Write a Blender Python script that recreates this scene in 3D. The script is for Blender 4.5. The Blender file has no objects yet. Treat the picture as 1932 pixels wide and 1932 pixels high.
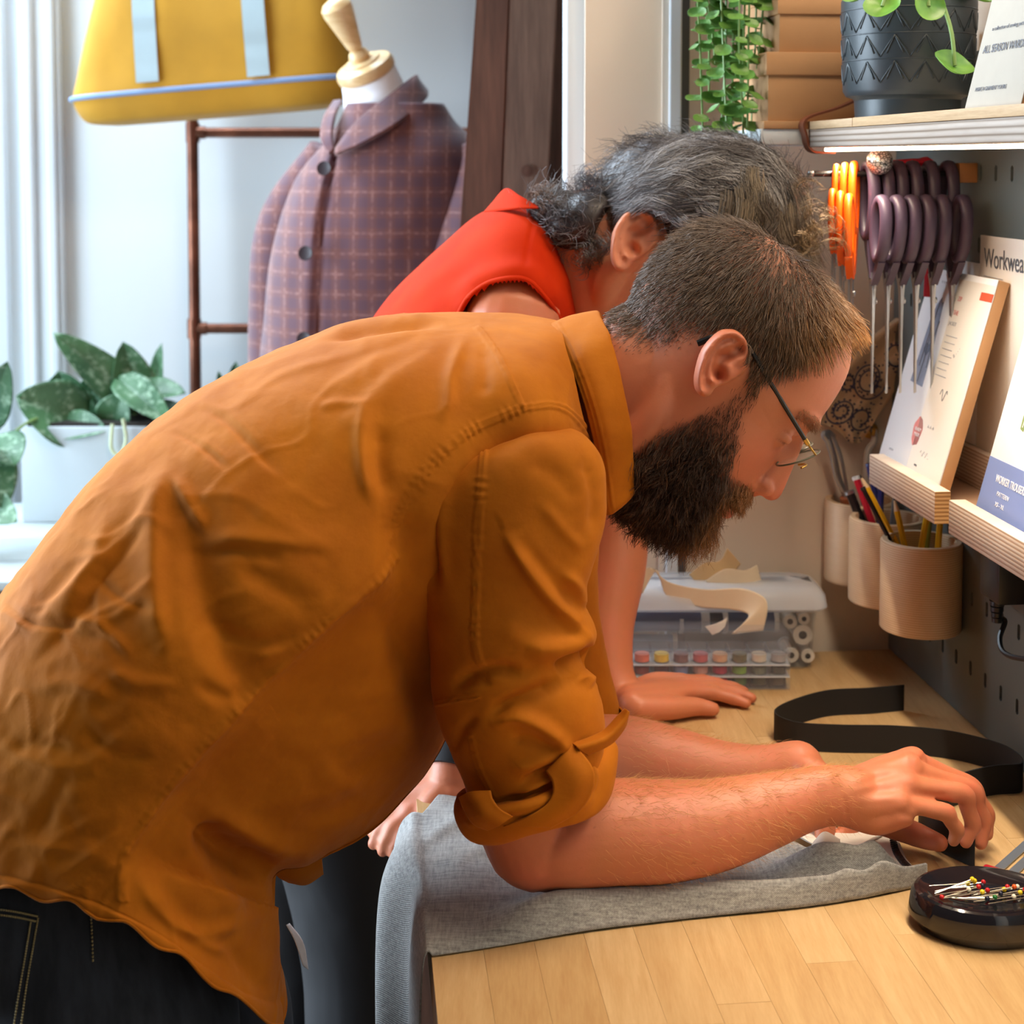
import bpy, bmesh, math, random
import numpy as np
from mathutils import Vector, Matrix

# ------------------------------------------------------------------ camera, world, lights, exposure
C = bpy.context.scene.collection
scene = bpy.context.scene
FPX, CX, CY, PITCH = 2817.0, 966.0, 483.0, 0.0649
EYE = np.array([0.0, 0.0, 1.54])
cam_d = bpy.data.cameras.new('camera')
cam = bpy.data.objects.new('camera', cam_d); C.objects.link(cam)
cam.location = EYE.tolist()
cam.rotation_euler = (math.pi / 2 - PITCH, 0, 0)
cam_d.sensor_width = 36.0
cam_d.lens = FPX / 1932.0 * 36.0
cam_d.shift_y = -0.25
cam_d.clip_start = 0.05
cam_d.dof.use_dof = True
cam_d.dof.focus_distance = 1.33
cam_d.dof.aperture_fstop = 8.0
scene.camera = cam

world = bpy.data.worlds.new('world'); scene.world = world
world.use_nodes = True
bg = world.node_tree.nodes['Background']
bg.inputs[0].default_value = (0.80, 0.90, 1.0, 1)
bg.inputs[1].default_value = 0.05

def area_light(name, loc, target, size, size_y, power, color):
    d = bpy.data.lights.new(name, 'AREA'); d.shape = 'RECTANGLE'
    d.size = size; d.size_y = size_y; d.energy = power; d.color = color
    o = bpy.data.objects.new(name, d); C.objects.link(o)
    o.location = loc
    o.rotation_euler = (Vector(target) - Vector(loc)).to_track_quat('-Z', 'Y').to_euler()
    return o
wd_ = area_light('window_daylight', (-2.3, 1.75, 1.2), (0.0, 1.55, 0.95), 1.5, 2.2, 92, (0.70, 0.86, 1.0))
wd_.data.spread = math.radians(130)
area_light('shopfront_daylight', (-1.15, 2.95, 2.7), (-0.05, 1.5, 1.0), 1.7, 1.2, 150, (0.72, 0.86, 1.0))
area_light('warm_fill_overhead', (0.30, 1.05, 2.8), (0.30, 1.4, 1.0), 0.6, 0.5, 13, (1.0, 0.80, 0.58))  # unseen warm fill from above, added to light sleeve and skin
area_light('warm_fill_bench', (0.60, 1.2, 2.3), (0.35, 1.45, 1.0), 0.30, 0.30, 5.0, (1.0, 0.82, 0.60))  # second added warm fill, out of view above the bench

scene.view_settings.view_transform = 'Standard'
scene.view_settings.look = 'None'
scene.view_settings.exposure = -0.06
scene.view_settings.gamma = 1.0
scene.view_settings.use_curve_mapping = False

# ------------------------------------------------------------------ helpers
cp_, sp_ = math.cos(PITCH), math.sin(PITCH)
def ray(px, py):
    u = (px - CX) / FPX; v = (CY - py) / FPX
    return np.array([u, cp_ + v * sp_, -sp_ + v * cp_])
def P(px, py, Y):
    d = ray(px, py)
    return EYE + d * (Y / d[1])
def onz(px, py, z):
    d = ray(px, py)
    return EYE + d * ((z - EYE[2]) / d[2])
def project(v):
    q = v - EYE
    zc = q[:, 1] * cp_ - q[:, 2] * sp_
    yc = q[:, 1] * sp_ + q[:, 2] * cp_
    return np.stack([CX + FPX * q[:, 0] / zc, CY - FPX * yc / zc], 1)
def nrm(a):
    a = np.asarray(a, float)
    return a / (np.linalg.norm(a, axis=-1, keepdims=True) + 1e-12)

def spline(pts, n, closed=False):
    """Catmull-Rom through pts (k,d) resampled to n points."""
    p = np.asarray(pts, float)
    k = len(p)
    if closed:
        q = np.vstack([p[-1], p, p[0], p[1]]); t = np.linspace(0, k, n, endpoint=False)
    else:
        q = np.vstack([2 * p[0] - p[1], p, 2 * p[-1] - p[-2]]); t = np.linspace(0, k - 1, n)
    i = np.minimum(t.astype(int), (k if closed else k - 1) - 1)
    f = (t - i)[:, None]
    a, b, c, d = q[i], q[i + 1], q[i + 2], q[i + 3]
    return 0.5 * (2 * b + (c - a) * f + (2 * a - 5 * b + 4 * c - d) * f ** 2 + (3 * b - a - 3 * c + d) * f ** 3)

def hash3(ix, iy, iz, seed):
    h = (ix * 374761393 + iy * 668265263 + iz * 1274126177 + seed * 362437) & 0xffffffff
    h = ((h ^ (h >> 13)) * 1274126177) & 0xffffffff
    return ((h ^ (h >> 16)) & 0xffff) / 65535.0 * 2 - 1
def vnoise(p, seed=0):
    p = np.asarray(p, float)
    i = np.floor(p).astype(np.int64); f = p - i
    f = f * f * (3 - 2 * f)
    r = 0
    for dx in (0, 1):
        wx = f[:, 0] if dx else 1 - f[:, 0]
        for dy in (0, 1):
            wy = f[:, 1] if dy else 1 - f[:, 1]
            for dz in (0, 1):
                wz = f[:, 2] if dz else 1 - f[:, 2]
                r = r + wx * wy * wz * hash3(i[:, 0] + dx, i[:, 1] + dy, i[:, 2] + dz, seed)
    return r
def fbm(p, octaves=3, seed=0):
    r = 0; a = 1.0
    for o in range(octaves):
        r = r + a * vnoise(p * 2 ** o, seed + o * 17); a *= 0.5
    return r

# ---- geometry as (verts, faces)
def join(*geos):
    V, F, n = [], [], 0
    for v, f in geos:
        v = np.asarray(v, float)
        V.append(v); F += [tuple(int(i) + n for i in q) for q in f]; n += len(v)
    return np.vstack(V), F
def grid_faces(nu, nv, wrap_v=True, wrap_u=False, off=0):
    I, J = np.meshgrid(np.arange(nu if wrap_u else nu - 1), np.arange(nv if wrap_v else nv - 1), indexing='ij')
    I = I.ravel(); J = J.ravel(); I2 = (I + 1) % nu; J2 = (J + 1) % nv
    return (np.stack([I * nv + J, I * nv + J2, I2 * nv + J2, I2 * nv + J], 1) + off).tolist()
def loft(rings, cap=True):
    """rings: (nu,nv,3) closed rings."""
    r = np.asarray(rings, float); nu, nv = r.shape[:2]
    f = grid_faces(nu, nv)
    v = r.reshape(-1, 3)
    if cap:
        v = np.vstack([v, r[0].mean(0), r[-1].mean(0)])
        a, b = nu * nv, nu * nv + 1
        f += [(a, (j + 1) % nv, j) for j in range(nv)]
        o = (nu - 1) * nv
        f += [(b, o + j, o + (j + 1) % nv) for j in range(nv)]
    return v, f
def frames(path):
    p = np.asarray(path, float)
    t = nrm(np.gradient(p, axis=0))
    up = np.array([0, 0, 1.0]) if abs(t[0][2]) < 0.9 else np.array([0, 1.0, 0])
    n = nrm(up - t[0] * up.dot(t[0]))
    N = [n]
    for i in range(1, len(p)):
        n = N[-1] - t[i] * N[-1].dot(t[i]); N.append(nrm(n))
    N = np.array(N); B = np.cross(t, N)
    return t, N, B
def tube(path, r, n=8, cap=True, flat=1.0):
    p = np.asarray(path, float); r = np.broadcast_to(np.asarray(r, float), (len(p),))
    t, N, B = frames(p)
    a = np.linspace(0, 2 * np.pi, n, endpoint=False)
    rings = p[:, None] + r[:, None, None] * (np.cos(a)[None, :, None] * N[:, None] + flat * np.sin(a)[None, :, None] * B[:, None])
    return loft(rings, cap)
def rod(a, b, r, n=10, r2=None):
    return tube([a, (np.asarray(a, float) + b) / 2, b], [r, (r + (r2 or r)) / 2, r2 or r], n)
def capsule(path, rad, n=12, k=24):
    """smooth tube with rounded ends through joints with radii"""
    p = spline(path, k); r = spline(np.asarray(rad, float)[:, None], k)[:, 0]
    d0 = nrm(p[0] - p[1]); d1 = nrm(p[-1] - p[-2])
    hd = [(np.sin(q), np.cos(q)) for q in np.linspace(np.pi / 2 * 0.96, 0, 5)[:-1]]
    P0 = [p[0] + d0 * r[0] * s for s, c in hd]; R0 = [r[0] * c for s, c in hd]
    P1 = [p[-1] + d1 * r[-1] * s for s, c in hd[::-1]]; R1 = [r[-1] * c for s, c in hd[::-1]]
    return tube(np.vstack([P0, p, P1]), np.concatenate([R0, r, R1]), n)
def ball(c, r, nu=10, nv=14, axes=None):
    r = np.broadcast_to(np.asarray(r, float), (3,))
    th = np.linspace(0.02, np.pi - 0.02, nu); a = np.linspace(0, 2 * np.pi, nv, endpoint=False)
    s = np.stack([np.sin(th)[:, None] * np.cos(a)[None], np.sin(th)[:, None] * np.sin(a)[None], np.repeat(np.cos(th)[:, None], nv, 1)], -1) * r
    if axes is not None: s = s @ np.asarray(axes, float)
    return loft(s + np.asarray(c, float))
def box(x0, x1, y0, y1, z0, z1, bev=0.0):
    bm = bmesh.new(); bmesh.ops.create_cube(bm, size=1)
    for v in bm.verts:
        v.co = Vector(((x0 + x1) / 2 + v.co.x * (x1 - x0), (y0 + y1) / 2 + v.co.y * (y1 - y0), (z0 + z1) / 2 + v.co.z * (z1 - z0)))
    if bev: bmesh.ops.bevel(bm, geom=bm.edges[:], offset=bev, segments=2, affect='EDGES', profile=0.5)
    bm.verts.index_update()
    g = np.array([v.co[:] for v in bm.verts]), [tuple(v.index for v in f.verts) for f in bm.faces]
    bm.free(); return g
def obox(o, ax, ay, az, bev=0.0):
    """box spanned from corner o by three vectors"""
    v, f = box(0, 1, 0, 1, 0, 1)
    ax, ay, az = [np.asarray(q, float) for q in (ax, ay, az)]
    L = [np.linalg.norm(q) for q in (ax, ay, az)]
    v, f = box(0, L[0], 0, L[1], 0, L[2], bev)
    return np.asarray(o) + v[:, :1] * (ax / L[0]) + v[:, 1:2] * (ay / L[1]) + v[:, 2:] * (az / L[2]), f
def lathe(profile, n=40, axis_o=(0, 0, 0)):
    """profile list of (r,z) -> closed along itself if both ends r==0"""
    p = np.asarray(profile, float); a = np.linspace(0, 2 * np.pi, n, endpoint=False)
    rings = np.stack([p[:, :1] * np.cos(a), p[:, :1] * np.sin(a), np.repeat(p[:, 1:], n, 1)], -1) + np.asarray(axis_o, float)
    return loft(rings, cap=True)
def prism(outline, d, thick):
    """outline (k,3) polygon extruded by vector d*thick"""
    o = np.asarray(outline, float); k = len(o)
    v = np.vstack([o, o + np.asarray(d, float) * thick])
    f = [tuple(range(k))[::-1], tuple(range(k, 2 * k))] + [(i, (i + 1) % k, k + (i + 1) % k, k + i) for i in range(k)]
    return v, f
def rigid(g, M):
    v, f = g
    M = np.array(M)
    return v @ M[:3, :3].T + M[:3, 3], f

# ---- objects
def mesh_data(name, g, mat=None, smooth=True, colors=None, sharp=None):
    v, f = g
    me = bpy.data.meshes.new(name)
    v = np.asarray(v, np.float32)
    if isinstance(f, np.ndarray) and f.ndim == 2:
        n, k = f.shape
        me.vertices.add(len(v)); me.vertices.foreach_set('co', v.ravel())
        me.loops.add(n * k); me.loops.foreach_set('vertex_index', f.astype(np.int32).ravel())
        me.polygons.add(n); me.polygons.foreach_set('loop_start', np.arange(0, n * k, k, dtype=np.int32))
        me.update(calc_edges=True)
    else:
        me.from_pydata(v.tolist(), [], f); me.update()
    if smooth is True:
        me.polygons.foreach_set('use_smooth', np.ones(len(me.polygons), bool))
    elif smooth:
        me.polygons.foreach_set('use_smooth', np.ones(len(me.polygons), bool))
        me.set_sharp_from_angle(angle=math.radians(smooth))
    if colors is not None:
        at = me.color_attributes.new('col', 'FLOAT_COLOR', 'POINT')
        c = np.ones((len(v), 4), np.float32); c[:, :3] = colors
        at.data.foreach_set('color', c.ravel())
    if mat: me.materials.append(mat)
    return me
def wloc(o):
    l = Vector((0, 0, 0))
    while o is not None: l = l + o.location; o = o.parent
    return np.array(l)
def part(name, g, mat, parent=None, smooth=35, colors=None, label=None, kind=None, loc=None):
    """mesh object; world-space geometry; parent chain must be unrotated"""
    v, f = g
    base = wloc(parent) if parent is not None else (np.array(loc, float) if loc is not None else np.zeros(3))
    me = mesh_data(name, (np.asarray(v, float) - base, f), mat, smooth, colors)
    o = bpy.data.objects.new(name, me); C.objects.link(o)
    if parent is not None: o.parent = parent
    else: o.location = base.tolist()
    if label: o['label'] = label
    if kind: o['kind'] = kind
    return o
def tag(o, label, cat, group=None, kind=None):
    o['label'] = label; o['category'] = cat
    if group: o['group'] = group
    if kind: o['kind'] = kind
    return o
def thing(name, label, cat, loc=(0, 0, 0), group=None):
    o = bpy.data.objects.new(name, None); C.objects.link(o)
    o.empty_display_size = 0.05
    o.location = [float(q) for q in loc]
    return tag(o, label, cat, group)
def solo(name, g, mat, label, cat, group=None, smooth=35, colors=None, kind=None):
    v = np.asarray(g[0], float)
    loc = [(v[:, 0].min() + v[:, 0].max()) / 2, (v[:, 1].min() + v[:, 1].max()) / 2, v[:, 2].min()]
    return tag(part(name, g, mat, None, smooth, colors, loc=loc), label, cat, group, kind)
def structure(name, g, mat, parent=None, smooth=False):
    o = part(name, g, mat, parent, smooth)
    if parent is None: o['kind'] = 'structure'
    return o
def copy_tree(o, parent=None):
    c = o.copy(); C.objects.link(c); c.parent = parent
    for ch in list(o.children): copy_tree(ch, c)
    return c
def modify(o, typ, **kw):
    m = o.modifiers.new(typ.lower(), typ)
    for k, v in kw.items(): setattr(m, k, v)
    return m
def remesh(g, voxel, smooth_it=4, smooth_f=0.5):
    """voxel union of all closed pieces; returns (verts, quad array)"""
    me = mesh_data('tmp', g)
    o = bpy.data.objects.new('tmp', me); C.objects.link(o)
    modify(o, 'REMESH', mode='VOXEL', voxel_size=voxel, adaptivity=0.0)
    if smooth_it: modify(o, 'SMOOTH', iterations=smooth_it, factor=smooth_f)
    dg = bpy.context.evaluated_depsgraph_get(); ev = o.evaluated_get(dg); m2 = ev.to_mesh()
    v = np.empty(len(m2.vertices) * 3, np.float32); m2.vertices.foreach_get('co', v)
    l = np.empty(len(m2.loops), np.int32); m2.loops.foreach_get('vertex_index', l)
    ok = len(l) == 4 * len(m2.polygons)
    f = l.reshape(-1, 4).copy() if ok else [tuple(p.vertices) for p in m2.polygons]
    ev.to_mesh_clear(); bpy.data.objects.remove(o); bpy.data.meshes.remove(me)
    return v.reshape(-1, 3).astype(float), f
def vnormals(v, f):
    f = np.asarray(f)
    a, b, c, d = v[f[:, 0]], v[f[:, 1]], v[f[:, 2]], v[f[:, 3]]
    n = np.cross(c - a, d - b)
    N = np.zeros_like(v)
    for k in range(4): np.add.at(N, f[:, k], n)
    return nrm(N)
def lap_smooth(v, f, w, it):
    f = np.asarray(f); e = np.vstack([f[:, [0, 1]], f[:, [1, 2]], f[:, [2, 3]], f[:, [3, 0]]]); e = np.vstack([e, e[:, ::-1]])
    cnt = np.bincount(e[:, 0], minlength=len(v))[:, None]
    for _ in range(it):
        s = np.stack([np.bincount(e[:, 0], v[e[:, 1], k], minlength=len(v)) for k in range(3)], 1) / np.maximum(cnt, 1)
        v = v + (s - v) * (0.6 * w)[:, None]
    return v
def poly_dist(q, line):
    """distance, signed side and parameter (0..1) of 2D points q to polyline"""
    L = np.asarray(line, float); best = np.full(len(q), 1e9); side = np.ones(len(q)); par = np.zeros(len(q))
    seg = np.linalg.norm(np.diff(L, axis=0), axis=1); cum = np.concatenate([[0], np.cumsum(seg)]); tot = cum[-1]
    for i in range(len(L) - 1):
        d = L[i + 1] - L[i]; w = q - L[i]
        t = np.clip((w @ d) / (d @ d + 1e-9), 0, 1)
        r = w - t[:, None] * d; dd = np.hypot(r[:, 0], r[:, 1])
        m = dd < best
        best[m] = dd[m]; side[m] = np.sign(d[0] * w[m, 1] - d[1] * w[m, 0]); par[m] = (cum[i] + t[m] * seg[i]) / tot
    return best, side, par
def sstep(a, b, x):
    t = np.clip((x - a) / (b - a + 1e-12), 0, 1); return t * t * (3 - 2 * t)

# ---- hair strands as thin three-sided tapered tubes: pts (n,k,3)
def strands(pts, r0, r1, colors=None):
    n, k = pts.shape[:2]
    t = nrm(np.gradient(pts, axis=1))
    ref = nrm(np.random.RandomState(3).normal(size=(n, 1, 3)))
    N = nrm(np.cross(t, ref)); B = np.cross(t, N)
    rr = np.broadcast_to(np.asarray(r0, float).reshape(-1, 1, 1), (n, 1, 1)) * np.linspace(1, r1, k)[None, :, None]
    V = []
    for a in (0, 2.094, 4.189):
        V.append(pts + rr * (math.cos(a) * N + math.sin(a) * B))
    V = np.stack(V, 2).reshape(-1, 3)
    base = (np.arange(n) * k * 3)[:, None, None]
    i = np.arange(k - 1)[None, :, None] * 3; j = np.arange(3)[None, None, :]; j2 = (j + 1) % 3
    F = np.stack([base + i + j, base + i + j2, base + i + 3 + j2, base + i + 3 + j], -1).reshape(-1, 4)
    col = None
    if colors is not None:
        col = np.repeat(np.asarray(colors)[:, None, :], k * 3, 1).reshape(-1, 3)
    return (V, F), col

# ------------------------------------------------------------------ materials
def srgb(r, g, b):
    f = lambda c: (c / 255 / 12.92) if c <= 10 else ((c / 255 + 0.055) / 1.055) ** 2.4
    return (f(r), f(g), f(b), 1.0)
class Mat:
    def __init__(s, name, color=(0.5, 0.5, 0.5, 1), rough=0.5, **kw):
        s.m = bpy.data.materials.new(name); s.m.use_nodes = True
        s.t = s.m.node_tree; s.b = s.t.nodes['Principled BSDF']
        s.b.inputs['Base Color'].default_value = color
        s.b.inputs['Roughness'].default_value = rough
        for k, v in kw.items(): s.b.inputs[k.replace('_', ' ')].default_value = v
    def n(s, typ, **kw):
        x = s.t.nodes.new(typ)
        for k, v in kw.items():
            if k in x.inputs: x.inputs[k].default_value = v
            else: setattr(x, k, v)
        return x
    def l(s, a, b): s.t.links.new(a, b)
    def coord(s, scale=(1, 1, 1), rot=(0, 0, 0), out='Object'):
        tc = s.n('ShaderNodeTexCoord'); mp = s.n('ShaderNodeMapping')
        mp.inputs['Scale'].default_value = scale; mp.inputs['Rotation'].default_value = rot
        s.l(tc.outputs[out], mp.inputs['Vector']); return mp.outputs[0]
    def noise(s, scale, co=None, detail=4, rough=0.55):
        x = s.n('ShaderNodeTexNoise', Scale=scale, Detail=detail, Roughness=rough)
        s.l(co if co is not None else s.coord(), x.inputs['Vector']); return x.outputs[0]
    def ramp(s, fac, stops):
        r = s.n('ShaderNodeValToRGB'); e = r.color_ramp.elements
        while len(e) < len(stops): e.new(0.5)
        for q, (p, c) in zip(e, stops): q.position = p; q.color = c
        s.l(fac, r.inputs[0]); return r.outputs[0]
    def mix(s, fac, a, b, typ='MIX'):
        x = s.n('ShaderNodeMix', data_type='RGBA', blend_type=typ)
        for k, v in ((0, fac), (6, a), (7, b)):
            if hasattr(v, 'is_linked') or hasattr(v, 'links'): s.l(v, x.inputs[k])
            else: x.inputs[k].default_value = v
        return x.outputs[2]
    def math(s, op, a, b=None):
        x = s.n('ShaderNodeMath', operation=op)
        for k, v in ((0, a), (1, b)):
            if v is None: continue
            if hasattr(v, 'links'): s.l(v, x.inputs[k])
            else: x.inputs[k].default_value = v
        return x.outputs[0]
    def color(s, o): s.l(o, s.b.inputs['Base Color']); return s
    def bump(s, h, strength=0.3, dist=0.001):
        x = s.n('ShaderNodeBump', Strength=strength, Distance=dist)
        s.l(h, x.inputs['Height'])
        if s.b.inputs['Normal'].is_linked:
            s.l(s.b.inputs['Normal'].links[0].from_socket, x.inputs['Normal'])
        s.l(x.outputs[0], s.b.inputs['Normal']); return s
    def vcol(s):
        a = s.n('ShaderNodeAttribute', attribute_name='col'); return a.outputs[0]

def plain(name, rgb, rough=0.5, var=0.12, scale=12, bump=0.0, **kw):
    c = srgb(*rgb)
    m = Mat(name, c, rough, **kw)
    d = tuple(q * (1 - var) for q in c[:3]) + (1,); e = tuple(min(1, q * (1 + var)) for q in c[:3]) + (1,)
    nz = m.noise(scale)
    m.color(m.ramp(nz, [(0.3, d), (0.7, e)]))
    if bump: m.bump(m.noise(scale * 12), bump, 0.001)
    return m.m
def wood(name, dark, light, grain=(6, 1, 6), scale=9, rough=0.5, rot=(0, 0, 0), bump=0.15, detail=6):
    m = Mat(name, srgb(*light), rough)
    co = m.coord(grain, rot)
    n1 = m.noise(scale, co, detail, 0.6); n2 = m.noise(scale * 5, co, 3)
    f = m.math('ADD', m.math('MULTIPLY', n1, 0.7), m.math('MULTIPLY', n2, 0.3))
    m.color(m.ramp(f, [(0.33, srgb(*dark)), (0.66, srgb(*light))]))
    m.bump(f, bump, 0.001)
    return m.m
def fabric(name, rgb, rough=0.85, weave=1800, var=0.10, bump=0.25, sheen=0.2, wr=0.0):
    c = srgb(*rgb); m = Mat(name, c, rough)
    m.b.inputs['Sheen Weight'].default_value = sheen
    nz = m.noise(9, None, 5)
    d = tuple(q * (1 - var) for q in c[:3]) + (1,); e = tuple(min(1, q * (1 + var)) for q in c[:3]) + (1,)
    m.color(m.ramp(nz, [(0.3, d), (0.7, e)]))
    w = m.n('ShaderNodeTexNoise', Scale=weave, Detail=1.0)
    m.l(m.coord((1, 1, 0.4)), w.inputs['Vector'])
    m.bump(w.outputs[0], bump, 0.0004)
    if wr:
        m.bump(m.noise(40, None, 5, 0.6), wr, 0.004)
    return m.m
def glass(name, color=(0.95, 0.97, 1, 1), rough=0.05, alpha=0.25):
    """thin clear plastic or glass: surface gloss over transparency"""
    m = Mat(name, color, rough)
    m.b.inputs['Alpha'].default_value = alpha
    return m.m

# ------------------------------------------------------------------ bench frame: a = distance from end wall, o = offset left of pegboard
CORN = np.array([0.495, 1.916]); DV = nrm(np.array([0.1044, -0.9945])); LV = np.array([DV[1], -DV[0]])
BZ = 0.90
def B(a, o, z):
    q = CORN + a * DV + o * LV
    return np.array([q[0], q[1], z])
def bbox(a0, a1, o0, o1, z0, z1, bev=0.0):
    c = B(a0, o0, z0)
    return obox(c, B(a1, o0, z0) - c, B(a0, o1, z0) - c, np.array([0, 0, z1 - z0]), bev)
def pegY(px, o):          # depth of the point seen at column px on the plane o metres off the pegboard
    u = (px - CX) / FPX / (cp_ + 0.0)
    # X = CORN.x + k (CORN.y - Y) - o' ; X = u*Y (level approximation)
    k = -DV[0] / DV[1]
    return (CORN[0] + k * CORN[1] - o / abs(DV[1])) / (u + k)
def quad_wall(x0, x1, y, z0, z1, t):
    return box(x0, x1, y, y + t, z0, z1)

M = {}
M['white_wall'] = plain('white_wall', (225, 230, 232), 0.6, 0.02, 2)
M['beige_wall'] = plain('beige_wall', (230, 216, 198), 0.7, 0.03, 3)
M['trim_white'] = plain('trim_white', (214, 220, 224), 0.45, 0.02, 4)
M['dark_metal'] = plain('dark_metal', (82, 80, 80), 0.45, 0.05, 8)
M['floor'] = wood('floor_boards', (86, 66, 50), (140, 112, 88), (1, 6, 1), 5)

# ------------------------------------------------------------------ room shell
structure('floor', box(-3.2, 1.4, -1.2, 3.3, -0.05, 0.0), M['floor'])
wb = structure('wall_back', quad_wall(-3.2, 0.30, 3.12, 0.0, 3.0, 0.12), M['white_wall'])
x1100 = P(1102, 600, 1.93)[0]
we = structure('wall_end', quad_wall(x1100, 0.72, 1.925, 0.0, 3.0, 0.08), M['beige_wall'])
structure('wall_right', bbox(-0.02, 3.2, -0.10, -0.008, 0.0, 3.0), M['beige_wall'])
xj = P(1062, 600, 2.03)[0]
structure('trim_1', box(xj, x1100 + 0.002, 1.945, 2.06, 0.0, 3.0, 0.003), M['trim_white'])
xa, xb, xc, xd = [P(q, 600, 1.92)[0] for q in (1246, 1258, 1281, 1297)]
t2 = structure('trim_2', box(xb, xc, 1.908, 1.930, 0.0, 3.0, 0.002), M['trim_white'])
structure('profile_edge', box(xa, xb, 1.916, 1.930, 0.0, 3.0), M['beige_wall'], t2)
structure('profile_groove', box(xc, xd, 1.919, 1.930, 0.0, 3.0), M['dark_metal'], t2)
# door casing on the back wall, left
def bx_px(p0, p1, Y, z0, z1, th, bev=0.0):
    a = P(p0, 400, Y)[0]; b = P(p1, 400, Y)[0]
    return box(a, b, Y, Y + th, z0, z1, bev)
dr = structure('door_1', bx_px(-260, 12, 3.10, 0.0, 2.4, 0.03, 0.004), M['trim_white'])
cs = structure('trim_3', bx_px(40, 118, 3.095, 0.0, 2.6, 0.03, 0.004), M['trim_white'])
structure('casing_bead', bx_px(50, 66, 3.085, 0.0, 2.6, 0.02, 0.006), M['trim_white'], cs)
structure('casing_bead', bx_px(88, 108, 3.088, 0.0, 2.6, 0.02, 0.006), M['trim_white'], cs)

# ------------------------------------------------------------------ worktop of glued staves
M['stave'] = []
for i, (d, l) in enumerate([((188, 150, 102), (206, 172, 124)), ((184, 145, 97), (203, 168, 118)), ((193, 156, 108), (211, 178, 131)), ((189, 151, 103), (207, 173, 125))]):
    M['stave'].append(wood('birch_stave_%s' % 'abcd'[i], d, l, (16, 1.6, 16), 6 + i, 0.34, (0, 0, math.radians(6)), 0.03))
EDGE0 = 0.6355
wt = thing('worktop', 'long pale wooden worktop of glued staves along the grey pegboard', 'worktop', B(0.6, 0.3, 0.86))
rs = random.Random(4)
ns = 15; sw = EDGE0 / ns
base_wt = wloc(wt)
for i in range(ns):
    a = 0.0; a1 = rs.uniform(0.25, 0.6)
    while a < 1.62:
        e = min(a1, 1.62)
        g = bbox(a + 0.00015, e - 0.00015, i * sw + 0.0001, (i + 1) * sw - 0.0001, 0.862, BZ - rs.uniform(0, 0.00012))
        part('stave', g, rs.choice(M['stave']), wt, False)
        a = e; a1 = a + rs.uniform(0.4, 0.62)
M['bench_leg'] = wood('bench_leg_wood', (120, 92, 60), (160, 126, 86), (6, 6, 1), 6)
for a, o in ((0.06, 0.08), (0.06, 0.56), (1.5, 0.08), (1.5, 0.56)):
    part('leg', bbox(a - 0.03, a + 0.03, o - 0.03, o + 0.03, 0.0, 0.862, 0.003), M['bench_leg'], wt)
part('apron_rail', bbox(0.03, 1.55, 0.50, 0.525, 0.74, 0.862, 0.002), M['bench_leg'], wt)

# ------------------------------------------------------------------ pegboard with real slots
m = Mat('pegboard_metal', srgb(94, 102, 101), 0.42)
m.bump(m.noise(900, None, 2), 0.05, 0.0003); M['peg'] = m.m
def pegboard(a0, a1, z0, z1, ca, cz, sa, sz, zrow):
    V, F = [], []
    na = int(round((a1 - a0) / ca)); k0 = math.floor((z0 - zrow) / cz) ; nz = int(math.ceil((z1 - z0) / cz)) + 1
    T = 0.003
    for i in range(na):
        for j in range(nz):
            am = a0 + (i + 0.5) * ca; zm = zrow + (k0 + j) * cz
            zb, zt = max(z0, zm - cz / 2), min(z1, zm + cz / 2)
            if zt - zb < 0.004: continue
            c = [(am - ca / 2, zb), (am + ca / 2, zb), (am + ca / 2, zt), (am - ca / 2, zt)]
            n = len(V)
            if zb < zm - sz / 2 - 0.001 and zt > zm + sz / 2 + 0.001:
                h, w, q = sz / 2, sa / 2, sa * 0.3
                s = [(-w, -h + q), (-w + q, -h), (w - q, -h), (w, -h + q), (w, h - q), (w - q, h), (-w + q, h), (-w, h - q)]
                s = [(am + x, zm + y) for x, y in s]
                V += [B(x, T, y) for x, y in c] + [B(x, T, y) for x, y in s] + [B(x, 0, y) for x, y in s] + [B(x, 0, y) for x, y in c]
                for k in range(4):
                    F.append((n + k, n + 4 + (2 * k) % 8, n + 4 + (2 * k + 1) % 8))
                    F.append((n + k, n + 4 + (2 * k + 1) % 8, n + 4 + (2 * k + 2) % 8, n + (k + 1) % 4))
                    F.append((n + 20 + k, n + 12 + (2 * k + 1) % 8, n + 12 + (2 * k) % 8))
                    F.append((n + 20 + k, n + 20 + (k + 1) % 4, n + 12 + (2 * k + 2) % 8, n + 12 + (2 * k + 1) % 8))
                for k in range(8):
                    F.append((n + 4 + k, n + 12 + k, n + 12 + (k + 1) % 8, n + 4 + (k + 1) % 8))
            else:
                V += [B(x, T, y) for x, y in c]; F.append((n, n + 1, n + 2, n + 3))
    # outer rim
    n = len(V)
    for z in (z0, z1):
        V += [B(a0, T, z), B(a0 + na * ca, T, z), B(a0 + na * ca, -0.006, z), B(a0, -0.006, z)]
    F += [(n, n + 1, n + 2, n + 3), (n + 4, n + 7, n + 6, n + 5), (n, n + 3, n + 7, n + 4), (n + 1, n + 5, n + 6, n + 2)]
    return np.array(V), F
pb = part('pegboard', pegboard(0.0, 1.24, 0.902, 1.66, 0.04, 0.08, 0.0065, 0.017, 1.5245), M['peg'], None, False, loc=B(0.6, 0, 0.9))
tag(pb, 'grey metal pegboard with slotted holes standing behind the worktop', 'pegboard')

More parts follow.
